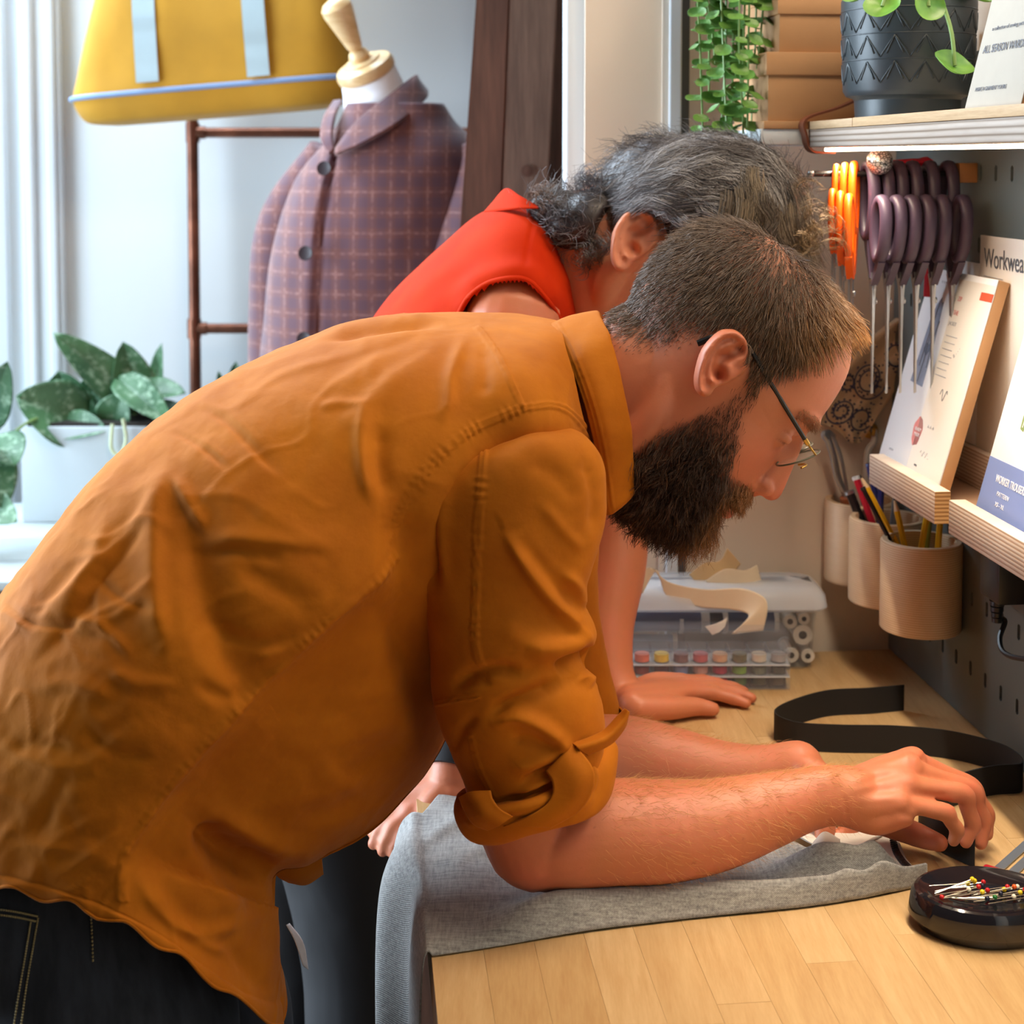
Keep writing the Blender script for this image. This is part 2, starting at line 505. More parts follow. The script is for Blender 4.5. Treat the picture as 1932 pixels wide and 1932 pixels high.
# ------------------------------------------------------------------ upper shelf with its light strip and leather strap
M['ply_light'] = wood('ply_face', (206, 184, 156), (236, 222, 204), (1.2, 1.2, 30), 14, 0.5)
def ply(name, dark, light, scale, lines):
    m = Mat(name, srgb(*light), 0.5)
    w = m.n('ShaderNodeTexWave', Scale=scale, Distortion=1.2, Detail=2.0, bands_direction='Z')
    w.inputs['Detail Scale'].default_value = 0.6
    m.l(m.coord((0.15, 0.15, 1)), w.inputs['Vector'])
    nz = m.noise(30, m.coord((1, 1, 8)), 4)
    m.color(m.mix(m.math('MULTIPLY', nz, 0.5), m.ramp(w.outputs[1], lines), srgb(*dark)))
    m.bump(w.outputs[1], 0.15, 0.0006)
    return m.m
M['ply_edge'] = ply('ply_edge', (128, 106, 86), (174, 158, 144), 52, [(0.0, srgb(112, 94, 78)), (0.35, srgb(172, 156, 142)), (1.0, srgb(184, 170, 158))])
M['pine'] = wood('pine_strip', (172, 138, 100), (196, 164, 126), (2, 2, 30), 10, 0.5)
M['leather'] = plain('brown_leather', (124, 66, 40), 0.55, 0.15, 30, 0.2)
me_ = bpy.data.materials.new('led_glow'); me_.use_nodes = True
b_ = me_.node_tree.nodes['Principled BSDF']; b_.inputs['Emission Color'].default_value = (1, 0.80, 0.55, 1); b_.inputs['Emission Strength'].default_value = 12
M['led'] = me_
SZ0, SZ1, SO = 1.553, 1.582, 0.184
sh = thing('plywood_shelf', 'pale plywood wall shelf with glowing light strip under its front edge', 'shelf', B(0.7, 0.09, SZ0))
part('board', bbox(0.212, 1.25, 0.003, SO - 0.0165, SZ0 + 0.002, SZ1, 0.0006), M['ply_light'], sh)
part('ply_edge', bbox(0.21, 1.25, SO - 0.016, SO, SZ0, SZ1 - 0.0095, 0.0008), M['ply_edge'], sh)
part('edge_strip', bbox(0.21, 0.36, SO - 0.016, SO + 0.0006, SZ1 - 0.009, SZ1, 0.0006), M['pine'], sh)
part('edge_strip', bbox(0.3605, 1.25, SO - 0.016, SO + 0.0003, SZ1 - 0.009, SZ1 + 0.0003, 0.0006), M['pine'], sh)
part('light_strip', bbox(0.20, 1.25, SO - 0.034, SO - 0.022, SZ0 - 0.0045, SZ0 - 0.0005, 0.001), M['led'], sh, label='glowing warm light strip')
ld_ = area_light('shelf_strip_lamp', B(0.70, SO - 0.028, SZ0 - 0.006), B(0.70, SO - 0.03, SZ0 - 1.0), 0.012, 0.95, 3.5, (1.0, 0.84, 0.64))
ld_.data.spread = math.radians(112)
ld_.rotation_euler = (0, 0, math.atan2(DV[1], DV[0]) - math.pi / 2)
sp_pts = spline([B(0.232, 0.004, 1.680), B(0.226, 0.07, 1.642), B(0.212, 0.14, 1.602), B(0.2075, SO + 0.003, 1.585), B(0.2075, SO + 0.0035, 1.566), B(0.208, SO - 0.004, 1.549), B(0.212, SO - 0.03, 1.547)], 40)
def ribbon(path, side, w, th):
    p = np.asarray(path); t = nrm(np.gradient(p, axis=0)); s = np.broadcast_to(np.asarray(side, float), p.shape) if np.ndim(side) == 1 else np.asarray(side)
    s = nrm(s - t * (s * t).sum(1, keepdims=True)); n = np.cross(t, s)
    r = np.stack([p + s * w / 2 + n * th / 2, p - s * w / 2 + n * th / 2, p - s * w / 2 - n * th / 2, p + s * w / 2 - n * th / 2], 1)
    return loft(r)
part('strap', ribbon(sp_pts, np.array([DV[0], DV[1], 0]), 0.018, 0.0025), M['leather'], sh, label='brown leather hanging strap')

# small end-wall shelf and the card boxes on it
es = solo('corner_shelf', bbox(0.0, 0.195, 0.003, 0.235, 1.556, 1.574, 0.001), M['trim_white'], 'short white corner shelf carrying the brown card boxes', 'shelf')
M['card'] = plain('brown_card', (186, 140, 96), 0.75, 0.06, 14, 0.1)
M['card_pale'] = plain('pale_card_side', (206, 168, 118), 0.75, 0.06, 14, 0.1)
def card_box(a0, a1, o0, o1, z0, z1, lid, label):
    t = thing('card_box', label, 'box', B((a0 + a1) / 2, (o0 + o1) / 2, z0), 'brown card boxes on the corner shelf')
    part('body', bbox(a0, a1, o0, o1, z0, z1 - 0.004, 0.001), M['card'], t)
    part('lid', bbox(a0 - 0.003, a1 + 0.003, o0 - 0.003, o1 + 0.003, z1 - lid, z1, 0.0012), M['card'], t)
    return t
solo('card_sheet', bbox(0.035, 0.197, 0.03, 0.232, 1.574, 1.583, 0.001), M['card'], 'flat brown card slab under the lower card box', 'card')
card_box(0.04, 0.190, 0.05, 0.2255, 1.583, 1.661, 0.026, 'lower brown card box with lid standing behind the dark plant pot')
card_box(0.035, 0.186, 0.05, 0.212, 1.661, 1.722, 0.018, 'middle brown card box stacked on the lidded lower box')
card_box(0.035, 0.188, 0.05, 0.215, 1.722, 1.80, 0.03, 'topmost brown card box of the stack, cut off by the picture top')

# ------------------------------------------------------------------ white table at the back left, planter on it
M['table_white'] = plain('table_white', (192, 204, 206), 0.4, 0.03, 3)
M['table_edge'] = wood('table_edge', (92, 72, 54), (130, 104, 80), (1, 6, 6), 5)
tb = thing('white_table', 'white painted side table with brown edge below the planter', 'table', (-1.35, 2.75, 0))
for k in range(4):
    y0 = 2.40 + k * 0.1415
    part('plank', box(-2.2, -0.40, y0 + 0.001, y0 + 0.1405, 0.835, 0.85, 0.002), M['table_white'], tb)
part('edge_band', box(-2.2, -0.40, 2.402, 2.964, 0.79, 0.834, 0.002), M['table_edge'], tb)
for x in (-2.1, -0.47):
    for y in (2.46, 2.92): part('leg', box(x - 0.03, x + 0.03, y - 0.03, y + 0.03, 0, 0.79, 0.003), M['table_edge'], tb)

def leaf_geo(L, W, nl=12, nw=6, cup=0.25, droop=0.25, heart=0.12, tipsharp=1.0):
    """leaf along +x from the stalk, surface normal +z, thin closed solid"""
    t = np.linspace(0, 1, nl)
    prof = np.sin(np.pi * np.clip(t, 0, 1) ** 0.66) ** 0.58 * (1 - 0.22 * t); prof = prof / prof.max()
    prof[0] = 0.10; prof[-1] = 0.01
    s = np.linspace(-1, 1, 2 * nw + 1)
    X = t[:, None] * L - heart * L * np.abs(s)[None] ** 1.4 * (1 - t[:, None]) ** 4
    Yy = prof[:, None] * W / 2 * s[None]
    Z = -droop * L * t[:, None] ** 2 + cup * W / 2 * np.abs(s)[None] ** 1.5 * prof[:, None] - 0.02 * W * (np.abs(s)[None] < 0.05)
    top = np.stack([X, Yy, Z + 0 * X], -1)
    th = 0.0006 + 0.012 * W * (1 - np.abs(s)[None] ** 2) * prof[:, None]
    bot = top.copy(); bot[..., 2] -= th
    n = 2 * nw + 1
    rings = np.concatenate([top, bot[:, ::-1]], 1)
    return loft(rings)
def place_leaf(base, tip, W, normal, cup=0.25, droop=0.12, nl=12, nw=6, heart=0.12):
    base = np.asarray(base, float); tip = np.asarray(tip, float)
    L = np.linalg.norm(tip - base); x = (tip - base) / L
    z = nrm(np.asarray(normal, float) - x * np.dot(normal, x)); y = np.cross(z, x)
    v, f = leaf_geo(L, W, nl, nw, cup, droop, heart)
    v = v.copy(); v[:, 2] += droop * L * (v[:, 0] / L)     # keep the tip near where asked
    return base + v[:, :1] * x + v[:, 1:2] * y + v[:, 2:] * z, f
mg = Mat('silver_pothos_leaf', srgb(70, 112, 78), 0.42)
vz = mg.noise(55, None, 5, 0.7); big = mg.noise(10, None, 2)
mg.color(mg.mix(mg.ramp(vz, [(0.52, (0, 0, 0, 1)), (0.62, (1, 1, 1, 1))]), mg.ramp(big, [(0.3, srgb(44, 84, 56)), (0.7, srgb(86, 132, 88))]), srgb(140, 172, 142)))
mg.bump(vz, 0.2, 0.001); M['pothos'] = mg.m
M['stem'] = plain('green_stem', (122, 150, 84), 0.5, 0.1, 30)
M['soil'] = plain('dark_soil', (40, 34, 28), 0.9, 0.3, 60, 0.6)
pl = thing('potted_pothos', 'silver-speckled green pothos in a white trough on the white table', 'plant', P(170, 962, 2.9))
x0, x1 = P(40, 900, 2.80)[0], P(330, 900, 2.80)[0]
zt = P(100, 806, 2.80)[2]
tr, trf = box(x0, x1, 2.80, 2.955, 0.8502, zt, 0.003)
part('trough', (tr, trf), plain('trough_white', (190, 198, 202), 0.45, 0.03, 6), pl)
part('soil', box(x0 + 0.01, x1 - 0.01, 2.81, 2.945, zt - 0.004, zt + 0.006), M['soil'], pl)
M['clip'] = plain('pale_clip', (206, 214, 170), 0.4, 0.05, 10)
lf = [  # base px, tip px, width px, Y base, Y tip, normal
    ((250, 760), (100, 628), 70, 2.89, 2.84, (0.35, -0.9, 0.45)),
    ((150, 800), (30, 748), 118, 2.86, 2.80, (-0.1, -0.8, 0.6)),
    ((140, 800), (110, 700), 100, 2.90, 2.87, (0.1, -0.9, 0.3)),
    ((262, 770), (232, 645), 78, 2.91, 2.88, (0.3, -0.9, 0.2)),
    ((300, 800), (305, 648), 50, 2.92, 2.90, (-0.6, -0.8, 0.1)),
    ((230, 720), (322, 800), 60, 2.86, 2.80, (0.2, -0.8, 0.6)),
    ((255, 745), (350, 742), 62, 2.88, 2.84, (0.1, -0.6, 0.8)),
    ((195, 770), (262, 690), 80, 2.93, 2.92, (-0.3, -0.9, 0.3)),
    ((210, 800), (235, 740), 66, 2.85, 2.84, (0, -0.9, 0.3)),
    ((285, 790), (355, 775), 54, 2.89, 2.86, (0.2, -0.8, 0.5)),
    ((170, 790), (190, 690), 70, 2.94, 2.94, (0.2, -0.9, 0.2)),
    ((120, 806), (200, 812), 60, 2.84, 2.80, (0, -0.7, 0.6)),
]
for b, t, w, ya, yb, nn in lf:
    part('leaf', place_leaf(P(*b, ya), P(*t, yb), w * 1.12 * ya / FPX, nn, 0.3, 0.15), M['pothos'], pl, True)
for q in ((190, 804, 230, 730), (150, 804, 160, 780), (270, 804, 262, 770), (240, 804, 262, 744), (290, 806, 300, 780)):
    part('stem', tube(spline([P(q[0], q[1] + 4, 2.90), P((q[0] + q[2]) / 2 + 6, (q[1] + q[3]) / 2, 2.90), P(q[2], q[3], 2.89)], 8), 0.003, 6), M['stem'], pl)
# vine trailing to the left edge with big leaves
part('vine', tube(spline([P(120, 806, 2.92), P(70, 790, 2.80), P(20, 822, 2.70), P(-25, 870, 2.62), P(-40, 960, 2.58)], 16), 0.003, 6), M['stem'], pl)
for b, t, w, ya, yb, nn in [((-30, 800), (14, 682), 74, 2.62, 2.55, (0.4, -0.9, 0.2)), ((-10, 828), (28, 880), 92, 2.66, 2.58, (0.5, -0.8, 0.3)), ((-40, 950), (32, 985), 78, 2.58, 2.52, (0.1, -0.8, 0.6)), ((-26, 862), (6, 960), 92, 2.6, 2.55, (0.6, -0.8, 0.2))]:
    part('leaf', place_leaf(P(*b, ya), P(*t, yb), w * ya / FPX, nn, 0.25, 0.15), M['pothos'], pl, True)
part('clip', tube(spline([P(212, 800, 2.792), P(210, 845, 2.788), P(226, 858, 2.788), P(238, 830, 2.788), P(232, 790, 2.79)], 16), 0.0035, 6), M['clip'], pl)
# small plant behind the man's back
pl2 = thing('small_leafy_plant', 'small pale green plant peeping over the orange shirt beside the ladder', 'plant', P(440, 960, 2.85))
part('pot', lathe([(0, 0.8502), (0.045, 0.8502), (0.058, 0.93), (0.055, 0.93), (0.05, 0.92), (0, 0.92)], 24, (P(440, 960, 2.85)[0], 2.85, 0)), M['trim_white'], pl2)
for b, t, w in (((436, 790), (445, 682), 44), ((430, 800), (412, 700), 30), ((440, 790), (470, 720), 34)):
    part('leaf', place_leaf(P(*b, 2.92), P(*t, 2.9), w * 2.9 / FPX, (0.2, -0.9, 0.3)), M['pothos'], pl2, True)
    part('stem', tube(spline([P(438, 890, 2.85), P(*b, 2.92)], 5), 0.0025, 6), M['stem'], pl2)

# ------------------------------------------------------------------ copper ladder, hanging bag
mc = Mat('aged_copper', srgb(150, 86, 60), 0.38, Metallic=0.75)
nz = mc.noise(14, None, 5); mc.color(mc.ramp(nz, [(0.3, srgb(98, 62, 48)), (0.55, srgb(128, 82, 64)), (0.75, srgb(164, 106, 82))])); M['copper'] = mc.m
LY = 3.04
ld = thing('copper_ladder', 'copper pipe ladder leaning on the white wall behind the dress form', 'ladder', (P(630, 500, LY)[0], 2.99, 0))
lx0, lx1 = P(363, 400, LY)[0], P(912, 400, LY)[0]
rz = [P(400, y, LY)[2] for y in (-125, 250, 620)]; rz += [rz[-1] - 0.40, rz[-1] - 0.80, rz[-1] - 1.2]
for x in (lx0, lx1):
    part('stile', rod((x + 0.006, LY - 0.03, 0.0), (x - 0.003, LY + 0.03, 2.2), 0.0118, 14), M['copper'], ld)
for z in rz:
    if z < 0.05: continue
    y = LY - 0.03 + 0.06 * z / 2.2
    part('rung', rod((lx0, y, z), (lx1, y, z), 0.0105, 14), M['copper'], ld)
    for x in (lx0, lx1):
        sgn = 1 if x == lx0 else -1
        part('tee_joint', join(rod((x, y, z - 0.02), (x, y, z + 0.02), 0.0142, 14), rod((x, y, z), (x + sgn * 0.026, y, z), 0.013, 14)), M['copper'], ld)

M['mustard'] = fabric('mustard_canvas', (190, 138, 28), 0.85, 1500, 0.10, 0.3, 0.1)
M['webbing'] = fabric('white_webbing', (172, 192, 198), 0.8, 1200, 0.05, 0.3, 0.1)
M['piping'] = fabric('blue_piping', (128, 152, 190), 0.8, 1500, 0.06, 0.2, 0.1)
BY = 2.90
def bag_pt(px, py, Y=BY): return P(px, py - (px - 145) * 0.082, Y)
rows = [(-150, 205, 605, .02), (-60, 196, 622, .045), (0, 182, 640, .06), (80, 164, 655, .075), (150, 150, 668, .085), (188, 143, 676, .09), (215, 152, 672, .088), (236, 172, 655, .075), (243, 215, 615, .05)]
rows = np.array(rows, float)
rr = spline(rows, 44)
ang = np.linspace(0, 2 * np.pi, 96, endpoint=False)
rings = []
for y, l, r, d in rr:
    c = (l + r) / 2; h = (r - l) / 2
    ca, sa = np.cos(ang), np.sin(ang)
    ex = np.sign(ca) * np.abs(ca) ** 0.55; ey = np.sign(sa) * np.abs(sa) ** 0.55
    rings.append([bag_pt(c + h * a, y, BY) + np.array([0, d * b + 0.0, 0]) for a, b in zip(ex, ey)])
rings = np.array(rings)
sh_ = rings.shape; q = rings.reshape(-1, 3)
n_ = fbm(q * np.array([6, 3, 2.2]), 3, 5)
q[:, 1] += n_ * 0.010 * sstep(BY + 0.02, BY - 0.05, q[:, 1]); rings = q.reshape(sh_)
bgz = rings[-1].mean(0)[2]
bag = thing('canvas_bag', 'mustard yellow canvas tote bag with white straps hanging on the ladder', 'bag', (P(400, 220, BY)[0], BY, bgz))
part('body', loft(rings), M['mustard'], bag, True)
def on_bag(px, py):
    # front surface of the bag under pixel px,py
    i = np.argmin(np.abs(rr[:, 0] - py)); y, l, r, d = rr[i]
    a = np.clip((px - (l + r) / 2) / ((r - l) / 2), -1, 1)
    ey = (1 - abs(a) ** (1 / 0.55 * 2) * 1.0) if abs(a) < 1 else 0
    ey = max(0.0, ey) ** (0.55 / 2)
    return bag_pt(px, py, BY) + np.array([0, -d * ey - 0.004, 0])
for s0, s1 in (((300, 172), (272, -120)), ((503, 178), (472, -120))):
    pts = np.array([on_bag(s0[0] + (s1[0] - s0[0]) * t, s0[1] + (s1[1] - s0[1]) * t) for t in np.linspace(0, 1, 24)])
    pts = np.vstack([pts, pts[-1] + np.array([[0.02, 0.03, 0.12], [0.05, 0.09, 0.17]])])
    part('strap', ribbon(pts, np.array([1.0, 0, 0]), 0.042, 0.003), M['webbing'], bag)
pp = np.array([bag_pt(c, y, BY) + np.array([0, 0, 0]) for c, y in [(0, 0)]])
i188 = np.argmin(np.abs(rr[:, 0] - 188)); ring = rings[i188]; c0 = ring.mean(0)
pr = c0 + (ring - c0) * 1.012
part('piping', tube(np.vstack([pr, pr[:1]]), 0.0052, 8, False), M['piping'], bag)
# side piping near the right edge, going up
part('side_piping', tube(spline([bag_pt(672, 186, BY - 0.05), bag_pt(664, 130, BY - 0.06), bag_pt(640, 40, BY - 0.05), bag_pt(625, -60, BY - 0.04)], 24), 0.005, 8), M['piping'], bag)

# ------------------------------------------------------------------ timber post
M['timber_a'] = wood('red_brown_timber', (66, 40, 28), (112, 74, 56), (9, 9, 0.8), 4, 0.6)
M['timber_b'] = wood('grey_brown_timber', (88, 66, 54), (138, 108, 90), (9, 9, 0.7), 4, 0.6)
TY = 2.25
tp = thing('timber_post', 'leaning dark brown timber post of two boards beside the dress form', 'post', (P(850, 900, TY)[0], TY, 0))
def lean(p0, p1, q0, q1, Y0, Y1, zlo=0.0, zhi=2.4):
    """board between two image lines given at y=0 and y=420, extended down to the floor"""
    def ln(a, b, z, Y):
        A, Bb = P(a, 0, Y), P(b, 420, Y); t = (z - A[2]) / (Bb[2] - A[2]); return A + (Bb - A) * t
    v = []
    for z in (zlo, zhi):
        for (a, b), Y in (((p0, p1), Y0), ((q0, q1), Y0), ((q0, q1), Y1), ((p0, p1), Y1)):
            v.append(ln(a, b, z, Y0) + np.array([0, Y - Y0, 0]))
    v = np.array(v)
    bm = bmesh.new(); vs = [bm.verts.new(c) for c in v]
    for f in ((3, 2, 1, 0), (4, 5, 6, 7), (0, 1, 5, 4), (1, 2, 6, 5), (2, 3, 7, 6), (3, 0, 4, 7)): bm.faces.new([vs[i] for i in f])
    bmesh.ops.bevel(bm, geom=bm.edges[:], offset=0.003, segments=2, affect='EDGES')
    bm.verts.index_update(); bm.normal_update()
    g = np.array([c.co[:] for c in bm.verts]), [tuple(c.index for c in f.verts) for f in bm.faces]; bm.free(); return g
part('board', lean(898, 869, 962, 946, TY + 0.012, TY + 0.13), M['timber_a'], tp)
part('board', lean(962.5, 946.5, 1052, 1032, TY, TY + 0.10), M['timber_b'], tp)
part('back_board', lean(1050, 1030, 1090, 1052, TY + 0.06, TY + 0.16), M['timber_a'], tp)
c = P(995, 322, TY - 0.001)
part('bolt_plug', rigid(lathe([(0, 0), (0.008, 0), (0.009, 0.002), (0, 0.003)], 16), Matrix.Translation(c.tolist()) @ Matrix.Rotation(math.pi / 2, 4, 'X')), M['timber_a'], tp)

# ------------------------------------------------------------------ dress form and its jacket
M['form_white'] = fabric('white_form_cloth', (236, 236, 242), 0.8, 1500, 0.02, 0.1)
M['turned_wood'] = wood('turned_wood', (206, 164, 108), (236, 206, 158), (2, 2, 14), 7, 0.35)
FY = 2.62
df = thing('dress_form', 'white dress form with turned wooden neck cap and knob', 'dress form', (P(740, 900, FY)[0], FY, 0))
ax = nrm(P(655, 20, FY) - P(712, 150, FY)); ax_side = np.array([ax[2], 0, -ax[0]]); ax_f = np.array([0, 1.0, 0])
# tip the axis a little towards the lens so that the top of the cap shows
ax_t = nrm(ax + np.array([0, -0.42, 0])); s_ = nrm(np.cross(ax_t, [0, 1, 0])); f_ = np.cross(s_, ax_t)
def along(c, prof, n=48):
    p = np.asarray(prof, float); a = np.linspace(0, 2 * np.pi, n, endpoint=False)
    return loft(np.array([[c + ax_t * z + r * (math.cos(t) * s_ + math.sin(t) * f_) for t in a] for r, z in p]))
cc = P(690, 132, FY)
part('neck_cap', along(cc, [(0.0, -0.012), (0.045, -0.012), (0.0525, -0.006), (0.0535, 0.003), (0.050, 0.011), (0.040, 0.015), (0.034, 0.0155), (0.032, 0.019), (0.018, 0.021), (0, 0.021)]), M['turned_wood'], df)
part('knob', along(cc + ax_t * 0.02, [(0, 0), (0.016, 0), (0.019, 0.008), (0.016, 0.016), (0.011, 0.020), (0.014, 0.028), (0.016, 0.038), (0.022, 0.068), (0.027, 0.094), (0.027, 0.104), (0.021, 0.112), (0.010, 0.117), (0, 0.118)]), M['turned_wood'], df)
# neck and torso of the form
tors = [(0, cc - ax_t * 0.010, 0.0505, 0.050), (0, P(706, 180, FY), 0.056, 0.056), (0, P(716, 245, FY + .01), 0.070, 0.066), (0, P(735, 310, FY + .01), 0.13, 0.085), (0, P(745, 420, FY), 0.175, 0.10), (0, P(745, 560, FY), 0.185, 0.11), (0, P(742, 720, FY), 0.16, 0.10), (0, P(742, 900, FY), 0.17, 0.11), (0, P(742, 1010, FY), 0.17, 0.11)]
cs_ = np.array([np.concatenate([c, [a, b]]) for _, c, a, b in tors]); cs_ = spline(cs_, 40)
a = np.linspace(0, 2 * np.pi, 48, endpoint=False)
rings = []
for i, (x, y, z, ra, rb) in enumerate(cs_):
    k = sstep(0, 12, np.array(float(i)))
    up = nrm(ax_t * (1 - k) + np.array([0, 0, 1.0]) * k); s2 = nrm(np.cross(up, [0, 1, 0])); f2 = np.cross(s2, up)
    rings.append(np.array([x, y, z]) + ra * np.cos(a)[:, None] * s2 + rb * np.sin(a)[:, None] * f2)
part('torso', loft(rings), M['form_white'], df, True)
part('stand', rod((P(742, 1010, FY)[0], FY, 0.02), (P(742, 1010, FY)[0], FY, 0.95), 0.018), M['turned_wood'], df)
part('foot_plate', lathe([(0, 0), (0.2, 0), (0.2, 0.012), (0.05, 0.025), (0, 0.025)], 40, (P(742, 1010, FY)[0], FY, 0)), M['turned_wood'], df)

mp = Mat('plaid_wool', srgb(96, 58, 62), 0.9); mp.b.inputs['Sheen Weight'].default_value = 0.3
def plaid_lines(m, axis, period, width, ph):
    tc = m.coord(); s = m.n('ShaderNodeSeparateXYZ'); m.l(tc, s.inputs[0])
    x = m.math('ADD', s.outputs[axis], ph); x = m.math('FRACT', m.math('DIVIDE', x, period))
    x = m.math('ABSOLUTE', m.math('SUBTRACT', x, 0.5))
    return m.math('LESS_THAN', x, width)
lx = plaid_lines(mp, 0, 0.0305, 0.07, 0.004); lz = plaid_lines(mp, 2, 0.034, 0.06, 0.01)
wx = plaid_lines(mp, 0, 0.0305, 0.26, 0.004); wz = plaid_lines(mp, 2, 0.034, 0.26, 0.01)
base = mp.mix(mp.math('MULTIPLY', mp.math('ADD', wx, wz), 0.5), srgb(94, 62, 72), srgb(112, 68, 64))
ln = mp.math('MINIMUM', mp.math('ADD', lx, lz), 1.0)
nzp = mp.noise(120, None, 3)
mp.color(mp.mix(mp.math('MULTIPLY', ln, mp.ramp(nzp, [(0.42, (0.05, 0.05, 0.05, 1)), (0.62, (0.45, 0.45, 0.45, 1))])), base, srgb(168, 124, 118)))
mp.bump(mp.noise(700, None, 2), 0.3, 0.0008); M['plaid'] = mp.m
M['dark_button'] = plain('dark_button', (48, 34, 38), 0.4, 0.05, 10)
jk = thing('plaid_jacket', 'plum and rust plaid jacket buttoned on the white dress form', 'jacket', (P(740, 900, FY)[0], FY, 0.9))
jr = [(196, 655, 838, .070), (232, 640, 862, .085), (272, 612, 905, .105), (310, 578, 938, .12), (350, 553, 955, .132), (420, 528, 975, .148), (500, 510, 985, .155), (600, 500, 985, .15), (690, 490, 985, .145), (860, 478, 995, .155), (960, 470, 1000, .16)]
jr = spline(np.array(jr, float), 90)
a = np.linspace(0, 2 * np.pi, 140, endpoint=False); rings = []
for y, l, r, d in jr:
    c = P((l + r) / 2, y, FY); h = (r - l) / 2 * FY / FPX
    ca, sa = np.cos(a), np.sin(a)
    rings.append(np.stack([c[0] + h * np.sign(ca) * np.abs(ca) ** .85, c[1] + d * np.sign(sa) * np.abs(sa) ** .85, np.full(len(a), c[2])], 1))
rings = np.array(rings); q = rings.reshape(-1, 3)
pxy = project(q); front = (q[:, 1] < FY)
d_, s_d, _ = poly_dist(pxy, [(632, 285), (604, 420), (594, 560), (596, 1000)])
q[:, 1] -= front * np.where(s_d > 0, 0.010, 0.0) * np.exp(-np.maximum(d_ - 3, 0) / 60)
q[:, 1] += front * 0.010 * np.exp(-(d_ / 5) ** 2)
q[:, :2] += 0.004 * fbm(q * np.array([9, 9, 5]), 3, 9)[:, None] * np.array([0.3, 1])
part('body', loft(q.reshape(rings.shape)), M['plaid'], jk, True)
# sleeve on the right
sl = spline(np.array([np.concatenate([P(905, 300, FY - .03), [.06]]), np.concatenate([P(905, 380, FY - .07), [.072]]), np.concatenate([P(880, 480, FY - .10), [.068]]), np.concatenate([P(860, 600, FY - .12), [.062]]), np.concatenate([P(850, 760, FY - .13), [.055]]), np.concatenate([P(848, 860, FY - .13), [.05]])]), 40)
g = tube(sl[:, :3], sl[:, 3], 40); v = g[0]; v[:, :2] += 0.005 * fbm(v * np.array([12, 12, 14]), 3, 2)[:, None]
part('sleeve', (v, g[1]), M['plaid'], jk, True)
sl2 = spline(np.array([np.concatenate([P(618, 285, FY + .02), [.035]]), np.concatenate([P(548, 430, FY + .05), [.06]]), np.concatenate([P(530, 600, FY + .06), [.058]]), np.concatenate([P(522, 800, FY + .05), [.05]])]), 30)
part('sleeve', tube(sl2[:, :3], sl2[:, 3], 32), M['plaid'], jk, True)
# collar: wide standing fold round the neck, open at the front left
cl_path = [((634, 292), (640, 196), .035), ((629, 284), (642, 192), -.03)]
def sheet(rows_, th, nu=40, nv=24):
    """rows_: list of polylines (each list of 3D points) swept into a thin sheet"""
    R = np.array([spline(np.array(r, float), nu) for r in rows_]); R = np.array([spline(R[:, i], nv) for i in range(nu)])  # (nu,nv,3)
    du = np.gradient(R, axis=0); dv = np.gradient(R, axis=1); N = nrm(np.cross(du, dv))
    top, bot = R + N * th / 2, R - N * th / 2
    rings = np.concatenate([top, bot[:, ::-1]], 1)
    return loft(rings)
Yn = FY
outer = [P(632, 292, Yn - .118), P(690, 268, Yn - .125), P(752, 232, Yn - .10), P(800, 190, Yn - .02), P(806, 172, Yn + .05)]
mid = [P(634, 284, Yn - .112), P(676, 246, Yn - .105), P(734, 200, Yn - .075), P(784, 158, Yn - .01), P(790, 152, Yn + .055)]
inner = [P(634, 280, Yn - .100), P(672, 232, Yn - .090), P(730, 184, Yn - .06), P(778, 146, Yn + .0), P(785, 142, Yn + .055)]
part('collar', sheet([outer, mid, inner], 0.006), M['plaid'], jk, True)
inner2 = [P(630, 282, Yn - .108), P(627, 250, Yn - .09), P(633, 215, Yn - .05), P(644, 190, Yn + .01)]
outer2 = [P(622, 292, Yn - .112), P(606, 262, Yn - .085), P(612, 222, Yn - .04), P(630, 192, Yn + .02)]
part('collar', sheet([outer2, inner2], 0.006, 30, 8), M['plaid'], jk, True)
for px, py, YY in ((612, 318, FY - .137), (577, 478, FY - .160), (574, 640, FY - .160)):
    b = thing('x', 'x', 'x') if False else None
    part('button', rigid(lathe([(0, 0), (0.010, 0), (0.0125, 0.002), (0.012, 0.004), (0.008, 0.003), (0, 0.003)], 20), Matrix.Translation(P(px, py, YY).tolist()) @ Matrix.Rotation(math.radians(80), 4, 'X') @ Matrix.Rotation(math.radians(-15), 4, 'Y')), M['dark_button'], jk)

# ------------------------------------------------------------------ plant pot on the shelf
mk = Mat('black_stoneware', srgb(46, 52, 56), 0.38); mk.bump(mk.noise(90, None, 4), 0.1, 0.001); M['stoneware'] = mk.m
M['terracotta'] = plain('terracotta', (168, 96, 74), 0.7, 0.08, 20)
pc = B(0, 0, 0); Yp = pegY(1711, 0.103); pp_ = P(1711, 222, Yp); PX, PY = pp_[0], pp_[1]
pot = thing('plant_pot', 'dark ceramic pot with embossed diamond pattern holding a round-leaved plant on the shelf', 'plant pot', (PX, PY, SZ1 + 0.0005))
prof = [(0, 0), (0.052, 0), (0.0545, 0.002), (0.0555, 0.020), (0.0575, 0.0225), (0.064, 0.0245), (0.0675, 0.030), (0.0705, 0.120), (0.0705, 0.126), (0.068, 0.128), (0.066, 0.126), (0.0655, 0.10), (0, 0.10)]
part('body', lathe(prof, 64, (PX, PY, SZ1)), M['stoneware'], pot)
ridges = []
